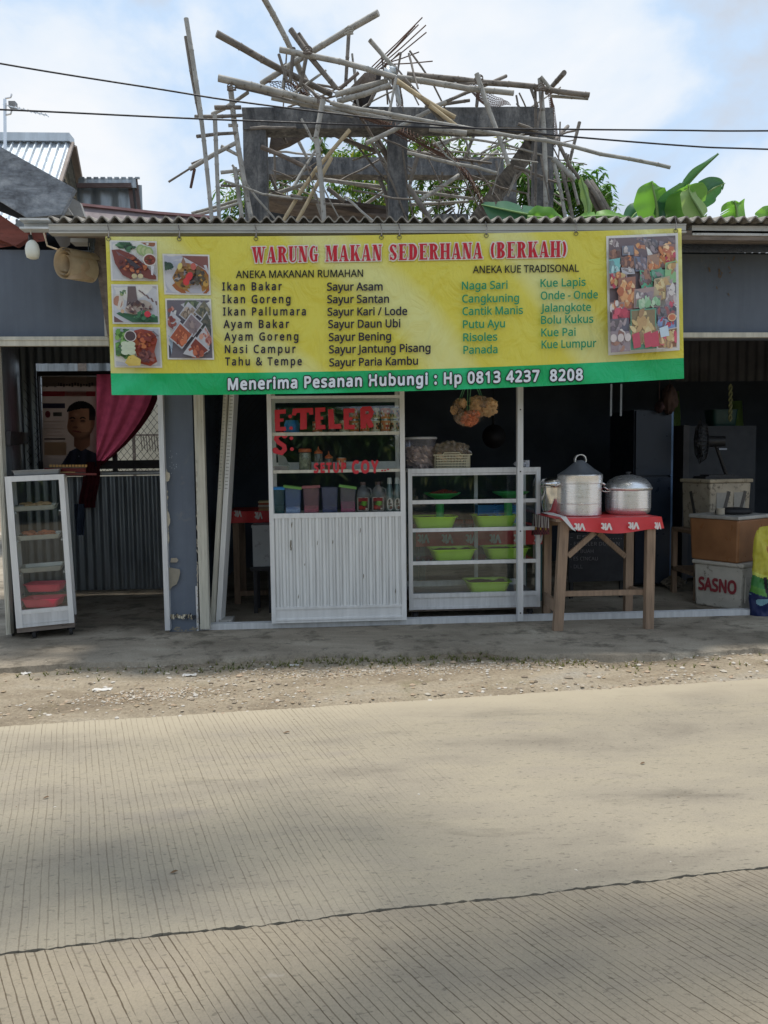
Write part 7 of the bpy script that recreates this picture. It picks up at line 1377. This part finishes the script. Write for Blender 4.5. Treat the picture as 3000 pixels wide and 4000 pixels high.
# leaning bundle of split poles and a green banana stalk at the right foot of the frame
mb = MB(); r = random.Random(6)
for k in range(9): o = V(r.uniform(-.07, .07), r.uniform(-.07, .07), r.uniform(-.03, .03)); mb.tube([P(2290, 715, A_)+o, P(2330, 770, A_)+o*.8, P(2372, 850, A_)+o], .03, 7)
tag(mb.build('bamboo_bundle', BAMD, smooth=True), 'leaning bundle of dark split bamboo right of the frame behind the roof', 'bundle')
# ------------------------------------------------------------------ foliage
MANGO = leafmat('mango_leaf', [(0, (.04, .1, .02)), (.4, (.08, .18, .03)), (.75, (.14, .25, .05)), (.93, (.28, .32, .06)), (1, (.38, .34, .1))], .42)
MANGOD = leafmat('dark_tree_leaf', [(0, (.018, .05, .012)), (.5, (.04, .1, .02)), (1, (.08, .15, .035))], .25)
BARK = mk('bark', (.13, .105, .085), .9, 0, .3, 5, .4, 18, (4, 4, .7))
def leafy(mb, c, n, L_, w, r, droop=.6, spread=1.0):
    for k in range(n):
        a = r.uniform(0, 6.28); el = r.uniform(-.9, .5)*spread; d = V(math.cos(a)*math.cos(el), math.sin(a)*math.cos(el), math.sin(el)-droop*.5).normalized()
        s = d.cross(V(0, 0, 1)); s = (s.normalized() if s.length > .01 else V(1, 0, 0)); s = (s+V(0, 0, r.uniform(-.6, .6))).normalized(); l_ = L_*r.uniform(.6, 1.2); b = c+d*L_*.12
        mb.add([b, b+d*l_*.45+s*w*.5, b+d*l_+V(0, 0, -l_*droop*.35), b+d*l_*.45-s*w*.5], [(0, 1, 2, 3)])
def tree(name, label, base_, H, blobs_, nclump, L_, w, mat, seed, cat='tree', group=None, per=9, gap=.1, bark=BARK, tr=.09):
    r = random.Random(seed); t = thing(name, base_, label, cat, group); mb = MB(); b = Vector(base_); top = b+V(0, 0, H)
    mb.tube([b, b+V(.05, 0, H*.35), b+V(-.04, .03, H*.7), top], [tr*1.3, tr, tr*.8, tr*.5], 9)
    for c, rad in blobs_: c = Vector(c); mb.tube([b+V(0, 0, H*.6), (b+V(0, 0, H)+c)/2+V(.05, 0, -.05), c], [tr*.55, tr*.35, tr*.12], 6)
    tw = [] ; crown = MB(); tot = sum(max(1e-6, rd[0]*rd[2]) for c, rd in blobs_)
    for c, rad in blobs_:
        c = Vector(c)
        for k in range(int(nclump*rad[0]*rad[2]/tot)+1):
            u = V(r.gauss(0, 1), r.gauss(0, 1), r.gauss(0, 1)).normalized(); q = u*(r.random()**.42); p = c+V(q.x*rad[0], q.y*rad[1], q.z*rad[2])
            if mnoise.noise(p*1.9+V(seed, 0, 0)) < -gap: continue
            p += V(mnoise.noise(p*2.2), mnoise.noise(p*2.2+V(9, 0, 0)), mnoise.noise(p*2.2+V(0, 9, 0)))*.22
            leafy(crown, p, per, L_, w, r); 
            if r.random() < .12: mb.tube([c+(p-c)*.25, p], [.014, .006], 4)
    mb.build('trunk', bark, t, smooth=True); crown.build('crown', mat, t); return t
def at(px, py, Y): p = P(px, py, Y); return (p.x, p.y, p.z)
tree('mango_tree', 'dense mango tree with long leaves seen through the concrete frame', (P(1650, 800, 9.5).x, 9.5, 0), 3.6, [(at(1720, 560, 9.5), (1.1, 1.0, .55)), (at(1450, 640, 9.8), (1.1, 1, .6)), (at(1850, 640, 9.3), (1.0, .9, .7)), (at(1500, 770, 9.2), (1.4, .9, .6)), (at(1800, 790, 9.2), (1.3, .9, .6)), (at(1640, 520, 9.9), (.55, .6, .3))], 1900, .17, .042, MANGO, 3, 'tree', None, 8, -.06)
tree('mango_tree', 'dense green mango tree right of the frame, its crown above the roof', (P(2250, 800, 8.6).x, 8.6, 0), 3.0, [(at(2290, 790, 8.6), (.62, .6, .55)), (at(2200, 760, 8.8), (.7, .6, .55)), (at(2060, 750, 9), (.7, .6, .6)), (at(2340, 835, 8.6), (.42, .4, .35)), (at(2080, 670, 9.2), (.5, .4, .3))], 950, .18, .045, leafmat('mango_leaf_green', [(0, (.035, .1, .015)), (.5, (.07, .18, .025)), (1, (.14, .27, .05))], .38), 5)
tree('mango_tree', 'sparse mango branches hanging behind the left concrete column', (P(960, 830, 9).x, 9.0, 0), 2.7, [(at(930, 775, 9), (.35, .4, .5)), (at(1120, 730, 9.3), (.6, .5, .5)), (at(900, 840, 9), (.35, .3, .3)), (at(1250, 560, 9.3), (.4, .4, .25))], 240, .2, .045, MANGO, 8)
# banana plants
BANM = leafmat('banana_leaf', [(0, (.15, .34, .06)), (.5, (.19, .4, .09)), (1, (.26, .46, .13))], .45, .4)
BAND = leafmat('banana_leaf_blue_green', [(0, (.05, .15, .08)), (1, (.075, .19, .1))], .3, .38)
STALK = mk('banana_stalk', (.2, .32, .1), .5, 0, .2, 6)
def banana_leaf(parent, pts, width, side, m, seed, tear=.25, fold=.35, name='leaf'):
    """pts: midrib points; side: direction the blade spreads to"""
    r = random.Random(seed); pts = [Vector(p) for p in pts]; n = 26
    def mid(t):
        t *= len(pts)-1; i = min(int(t), len(pts)-2); f = t-i; p0, p1, p2, p3 = pts[max(i-1, 0)], pts[i], pts[i+1], pts[min(i+2, len(pts)-1)]
        return .5*((2*p1)+(-p0+p2)*f+(2*p0-5*p1+4*p2-p3)*f*f+(-p0+3*p1-3*p2+p3)*f**3)
    side = Vector(side).normalized(); mb = MB(); cut = {s: [r.random() < tear*.4 for _ in range(n)] for s in (-1, 1)}
    for s in (-1, 1):
        for i in range(n):
            t0, t1 = i/n, (i+1)/n; a, b = mid(t0), mid(t1); wv = lambda t: .012*math.sin(t*19+seed)
            prof = lambda t: width*max(.04, math.sin(math.pi*min(1, .06+t*.97))**.6)
            def edge(t):
                e = .02; p_ = mid(t); tg = (mid(min(1, t+e))-mid(max(0, t-e))).normalized(); nn = tg.cross(side).normalized(); sd_ = nn.cross(tg).normalized()
                return p_+s*sd_*prof(t)*.5*math.cos(fold)+nn*(prof(t)*.5*math.sin(fold)+wv(t)), nn
            (o0, n0), (o1, n1_) = edge(t0), edge(t1)
            if cut[s][i]: o1 = o1*.55+b*.45
            m0, m1 = (a+o0)/2+n0*.012, (b+o1)/2+n1_*.012
            mb.add([a, b, m1, m0, o1, o0], [(0, 1, 2, 3), (3, 2, 4, 5)])
    # merge so one leaf is one island
    o = None
    bm = bmesh.new(); me = bpy.data.meshes.new('tmp'); me.from_pydata(mb.v, [], mb.f); bm.from_mesh(me); bmesh.ops.remove_doubles(bm, verts=bm.verts, dist=.0008); m2 = MB(); bm.verts.ensure_lookup_table()
    m2.v = [v.co.copy() for v in bm.verts]; m2.f = [[v.index for v in f.verts] for f in bm.faces]; m2.m = [0]*len(m2.f); m2.c = [None]*len(m2.f); bm.free(); bpy.data.meshes.remove(me)
    lf = m2.build(name, m, parent, smooth=True); rb = MB(); rb.tube([mid(i/14)+V(0, -.004, 0) for i in range(15)], [.018*(1-i/15)+.003 for i in range(15)], 6); rb.build('midrib', STALK, parent, smooth=True); return lf
def banana(label, px, Y, leaves, H):
    b = P(px, 900, Y); t = thing('banana_plant', (b.x, Y, 0), label, 'banana plant', 'banana plants behind the stall'); mb = MB(); mb.tube([(b.x, Y, 0), (b.x+.03, Y, H*.5), (b.x, Y, H)], [.11, .09, .06], 12); mb.build('stem', STALK, t, smooth=True)
    for i, (pp, w, sd_, m, te) in enumerate(leaves): banana_leaf(t, [P(x, y, Y+dy) for x, y, dy in pp], w, sd_, m, i*3+px, te)
banana('banana plant with a tall dark leaf and two upright pale leaves right of the frame', 2640, 3.0, [
 ([(2585, 900, 0), (2625, 800, 0), (2715, 690, -.1), (2808, 602, -.2)], .44, (.75, .3, .75), BAND, .05), ([(2570, 900, 0), (2565, 810, -.05), (2552, 745, -.1), (2546, 707, -.1)], .46, (1, .2, .15), BANM, .25),
 ([(2690, 900, 0), (2692, 820, -.1), (2690, 765, -.2), (2688, 724, -.3)], .5, (1, .1, 0), BANM, .1), ([(2740, 900, -.1), (2745, 850, -.2), (2700, 770, -.3), (2690, 735, -.3)], .3, (.9, .3, .5), leafmat('banana_pale', [(0, (.36, .5, .2)), (1, (.4, .54, .24))], .4), .05), ([(2700, 800, .2), (2740, 770, .15), (2790, 735, .1), (2832, 716, .1)], .32, (.3, .3, -.9), BAND, .15), ([(2640, 870, 0), (2650, 830, 0), (2660, 800, -.05)], .2, (1, .1, .1), BANM, .1)], 1.9)
banana('banana plant with two short torn leaves just above the roof at right', 2890, 3.1, [([(2880, 900, 0), (2878, 840, 0), (2872, 800, -.05), (2870, 783, -.05)], .36, (1, .2, .2), BANM, .4), ([(2985, 900, 0), (3000, 850, 0), (3010, 800, 0)], .3, (1, .2, .2), BANM, .3)], 1.8)
banana('banana plant with long low blue green leaves lying along the roof edge', 2060, 3.3, [([(2200, 880, 0), (2100, 848, -.1), (1980, 822, -.2), (1880, 800, -.25)], .46, (.1, .5, 1), BAND, .2), ([(2060, 850, -.2), (2120, 850, -.25), (2200, 866, -.3)], .26, (.1, .5, 1), BANM, .2), ([(2300, 880, 0), (2298, 800, 0), (2280, 730, 0), (2268, 690, 0)], .12, (1, .2, .1), leafmat('young_banana', [(0, (.22, .34, .12)), (1, (.25, .36, .14))], .3), 0), ([(2500, 890, 0), (2420, 850, -.1), (2330, 845, -.1), (2260, 850, -.1)], .28, (.1, .5, 1), BANM, .15), ([(2440, 900, .1), (2490, 830, .1), (2545, 850, .1)], .3, (.1, .8, .7), BAND, .2)], 1.7)
# ------------------------------------------------------------------ neighbours at the left
NR = thing('neighbour_roof', P(150, 850, -.1), 'weathered sloping fascia and red brown rafters of the neighbouring roof at far left', 'roof')
mb = MB()
def slabpoly(pts, Y, d):
    vs = [P(x, y, Y) for x, y in pts]; n = len(vs); vs += [v+V(0, d, 0) for v in vs]; mb.add(vs, [tuple(range(n)), tuple(range(2*n-1, n-1, -1))]+[(i, n+i, n+(i+1) % n, (i+1) % n) for i in range(n)])
slabpoly([(-120, 500), (0, 572), (290, 735), (238, 838), (105, 850), (0, 786), (-120, 720)], -.2, .05); mb.build('fascia_board', concmat('weathered_fascia', (.1, .105, .12), (.24, .265, .3), (.42, .45, .49), (1.1, 3, 3.2), 16), NR)
mb = MB(); slabpoly([(-120, 760), (0, 838), (112, 915), (112, 930), (60, 960), (0, 935), (-120, 900)], -.07, .06); slabpoly([(-120, 890), (180, 905), (180, 940), (-120, 985)], -.012, .004); mb.build('rafter', REDB, NR)
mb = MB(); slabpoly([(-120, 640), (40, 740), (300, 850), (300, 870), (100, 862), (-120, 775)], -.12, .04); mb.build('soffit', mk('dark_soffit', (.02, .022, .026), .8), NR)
mb = MB(); slabpoly([(236, 838), (258, 800), (285, 840)], -.14, .02); slabpoly([(258, 800), (270, 765), (312, 790), (330, 845), (285, 850)], 0, .05); mb.build('ridge_tile', CONCL, NR)
YH = 7.0
H = thing('zinc_house', (P(150, 800, YH).x, YH, 0), 'house with a bright zinc gable roof behind the neighbouring fascia', 'house')
def rib_roof(a, b, c, d, n, m, name, amp=.03, parent=H):
    """ribbed sheet between ridge a-b and eave d-c"""
    a, b, c, d = map(Vector, (a, b, c, d)); nn = (b-a).cross(d-a).normalized(); 
    if nn.y > 0: nn = -nn
    mb = MB(); k = n*6
    pr2 = [0, 0, 0, 1, 1, 0]
    for i in range(k):
        u0, u1 = i/k, (i+1)/k; h0, h1 = pr2[i % 6]*amp, pr2[(i+1) % 6]*amp
        mb.add([a+(b-a)*u0+nn*h0, a+(b-a)*u1+nn*h1, d+(c-d)*u1+nn*h1, d+(c-d)*u0+nn*h0], [(0, 1, 2, 3)])
    return mb.build(name, m, parent)
rg0, rg1 = P(-140, 549, YH), P(276, 552, YH); ev1 = P(180, 860, YH-1.6); ev0 = P(-300, 860, YH-1.6); ev1.y = ev0.y
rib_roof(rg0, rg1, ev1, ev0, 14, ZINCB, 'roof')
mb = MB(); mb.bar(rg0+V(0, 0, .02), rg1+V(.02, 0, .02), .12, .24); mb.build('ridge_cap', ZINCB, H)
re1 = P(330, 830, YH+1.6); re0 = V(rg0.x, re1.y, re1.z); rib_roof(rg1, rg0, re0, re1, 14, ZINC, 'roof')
mb = MB(); mb.bar(rg1+V(.03, 0, -.05), re1+V(.03, 0, -.05), .12, .03); mb.bar(rg1+V(.03, 0, -.02), ev1+V(.03, 0, -.02), .05, .03); mb.build('barge_board', mk('faded_barge', (.3, .25, .22), .8, 0, .2, 6), H)
mb = MB(); xg = rg1.x-.35; vs = [V(xg, rg1.y, rg1.z-.1), V(xg, ev1.y+.2, ev1.z), V(xg, ev1.y+.2, 0), V(xg, re1.y, 0), V(xg, re1.y, re1.z)]
n = 30; mb2 = MB()
for i in range(n*4):
    y0, y1 = ev1.y+.2+(re1.y-ev1.y-.2)*i/(n*4), ev1.y+.2+(re1.y-ev1.y-.2)*(i+1)/(n*4)
    def zt_(y): return (ev1.z+(rg1.z-.1-ev1.z)*(y-ev1.y-.2)/(rg1.y-ev1.y-.2)) if y < rg1.y else (rg1.z-.1+(re1.z-rg1.z+.1)*(y-rg1.y)/(re1.y-rg1.y))
    f = lambda k: .015*math.sin(k*math.pi/2)
    mb2.add([V(xg+f(i), y0, 0), V(xg+f(i+1), y1, 0), V(xg+f(i+1), y1, zt_(y1)), V(xg+f(i), y0, zt_(y0))], [(0, 1, 2, 3)])
mb2.build('gable_wall', ZINC, H)
mb = MB(); q = P(262, 642, YH); hwd = 1.5*(rg1.z-q.z-.12)/(rg1.z-ev1.z); mb.box((xg+.02, rg1.y-hwd, q.z-.06), (xg+.1, rg1.y+hwd, q.z+.03)); mb.build('tie_beam', mk('dark_beam', (.06, .045, .045), .8), H)
YA = 7.6
AN = thing('zinc_annex', (P(420, 800, YA).x, YA, 0), 'lower zinc walled annex right of the gable house', 'annex')
a, b = P(300, 730, YA), P(540, 730, YA); tz_, b_ = P(400, 722, YA).z, P(400, 690, YA).z
mb = MB(); corr(mb, (a.x, YA), (b.x+.06, YA), 0, tz_, .3, .02, seg=8); mb.build('zinc_wall', ZINC, AN, smooth=True)
x1_ = P(528, 710, YA-.12).x; mb = MB()
vs = [P(306, 696, YA-.1), P(530, 697, YA-.1), P(532, 733, YA-.14), P(306, 728, YA-.14)]; mb.add(vs+[v+V(0, .05, 0) for v in vs], [(0, 1, 2, 3), (7, 6, 5, 4), (0, 4, 5, 1), (1, 5, 6, 2), (2, 6, 7, 3), (3, 7, 4, 0)])
for k in range(9): c = P(312+k*27, 696, YA-.1); mb.box((c.x, YA-.11, c.z-.01), (c.x+.07, YA-.08, c.z+.018))
mb.build('roof_edge', ZINC, AN)
mb = MB(); mb.bar(P(300, 725, YA-.16), P(513, 724, YA-.16), .07, .03); mb.bar(P(508, 726, YA-.06), P(520, 830, YA-.06), .06, .03); mb.bar(P(529, 697, YA-.05), P(548, 850, YA-.05), .05, .06); mb.build('frame_batten', mk('brown_batten', (.12, .085, .08), .8, 0, .2, 6), AN)
LR = thing('red_lean_to', (P(450, 830, 4.0).x, 4.0, 0), 'low lean-to roof with a faded red edge in front of the annex', 'roof')
mb = MB(); q = [P(316, 800, 4.2), P(620, 833, 4.2), P(840, 850, 4.2)]
for u, v in zip(q, q[1:]): mb.bar(u, v, .028, .05)
mb.build('red_edge', mk('faded_red_edge', (.36, .2, .19), .6, 0, .2, 6), LR)
mb = MB(); vs = [q[0]+V(0, .02, -.01), q[2]+V(0, .02, -.01), q[2]+V(0, -.4, -.55), q[0]+V(0, -.4, -.55)]; mb.add(vs, [(0, 1, 2, 3)]); mb.build('sheet', mk('mauve_sheet', (.2, .165, .17), .7, 0, .2, 5), LR)
mb = MB(); mb.box((q[0].x-.1, 4.16, 0), (q[0].x-.02, 4.24, q[0].z-.05)); mb.box((q[2].x+.02, 4.16, 0), (q[2].x+.1, 4.24, q[2].z-.05)); mb.build('post', OLDW, LR)
YT_ = 6.0; b = P(20, 590, YT_); T = thing('tv_antenna', (b.x, YT_, 0), 'thin television antenna on a pole above the far left roof', 'antenna')
MB().tube([P(22, 900, YT_), P(20, 590, YT_), P(19, 388, YT_)], .022, 8).build('mast', STEEL, T)
mb = MB(); mb.tube([P(12, 408, YT_), P(182, 450, YT_-.3)], .008, 6)
for k in range(8): c = P(65+k*17, 421+k*4.2, YT_-.1-.03*k); mb.tube([c+V(-.02, .12, .03), c+V(.02, -.12, -.03)], .006, 4)
mb.build('boom', STEEL, T)
mb = MB()
for dx, dy in ((24, 385), (24, 450)): mb.tube([P(20, dy, YT_), P(42, dy-4, YT_), P(46, dy-18, YT_)], .012, 5)
mb.build('reflector', STEEL, T); c = P(50, 412, YT_); mb = MB(); mb.box((c.x-.04, YT_-.05, c.z-.04), (c.x+.05, YT_+.04, c.z+.04)); mb.build('junction_box', mk('antenna_box', (.25, .25, .25), .5), T)
mb = MB(); mb.fbox(100, 1500, 900, 2000, 3.4, .1); a, b = P(100, 1500, 3.4), P(720, 1500, 3.4); mb = MB(); mb.box((a.x, 4.1, 0), (b.x+.3, 4.2, 2.0)); tag(mb.build('pale_wall', mk('outside_wall', (.62, .58, .46), .9, 0, .12, 3)), 'pale outside wall glimpsed through the chain-link window at left', 'wall')
c = P(592, 1725, 3.6); mb = MB()
for k in range(9): mb.tube([V(c.x-.12+k*.03, 3.6, 1.5), V(c.x-.11+k*.03, 3.61, 1.32+.02*math.sin(k*2))], .006, 4)
mb.bar(V(c.x-.2, 3.6, 1.5), V(c.x+.2, 3.6, 1.5), .02, .02); mb.bar(V(c.x-.2, 3.6, 0), V(c.x-.2, 3.6, 1.5), .03, .03); mb.bar(V(c.x+.2, 3.6, 0), V(c.x+.2, 3.6, 1.5), .03, .03)
tag(mb.build('hanging_rack', OLDW), 'small grey rack of hangers outside behind the chain-link window', 'rack')
# ------------------------------------------------------------------ overhead cables
def cable(pts, label, Y=1.0):
    mb = MB(); q = [P(x, y, Y) for x, y in pts]; f = []
    for i in range(len(q)-1):
        p0, p1, p2, p3 = q[max(i-1, 0)], q[i], q[i+1], q[min(i+2, len(q)-1)]
        for k in range(8): t = k/8; f.append(.5*((2*p1)+(-p0+p2)*t+(2*p0-5*p1+4*p2-p3)*t*t+(-p0+3*p1-3*p2+p3)*t**3))
    f.append(q[-1]); mb.tube(f, .0068, 6); tag(mb.build('overhead_cable', WIRE), label, 'cable', 'overhead cables crossing behind the roof')
cable([(-900, 80), (0, 248), (640, 351), (918, 395), (1400, 455), (1900, 505), (2640, 567), (3000, 583), (4200, 620)], 'upper cable at the left that drops to the lower line at right')
cable([(-900, 395), (0, 428), (640, 458), (1000, 473), (1720, 499), (2100, 504), (2640, 509), (3000, 511), (4200, 500)], 'lower cable at the left that runs nearly level to the right')
# ------------------------------------------------------------------ across the road behind the viewer: trees that shade the road and show in the glass
for i, (x, y, h, s) in enumerate([(-9, -15, 2.0, 1), (-4.5, -14, 1.9, 2), (0, -14.5, 2.1, 3), (4.5, -14, 1.9, 4), (9, -15, 2.0, 5)]):
    q = random.Random(s); tree('roadside_tree', 'bushy roadside tree across the road, '+['far left', 'second from left', 'middle', 'second from right', 'far right'][i]+' of the row', (x, y, -.17), h, [((x+q.uniform(-1.4, 1.4), y+q.uniform(-.6, .6), q.uniform(.5, 2.3)), (1.7, 1.1, .9)) for k in range(7)], 900, .5, .17, MANGO, s+20, 'tree', 'trees across the road', 7, .3, BARK, .16)
tree('shade_tree', 'tall roadside tree whose branches overhang the near side of the road', (-3.4, -7.6, -.17), 5.6, [((-.7, -2.1, 6.3), (1.0, .3, .5)), ((-1.6, -2.3, 6.4), (.9, .4, .5)), ((.7, -2.75, 6.5), (1.3, .4, .4)), ((-.5, -3.1, 6.5), (1.3, .4, .4)), ((-2.4, -3.8, 6.6), (.7, .7, .4))], 190, .24, .08, MANGOD, 41, 'tree', None, 7, .2, BARK, .16)
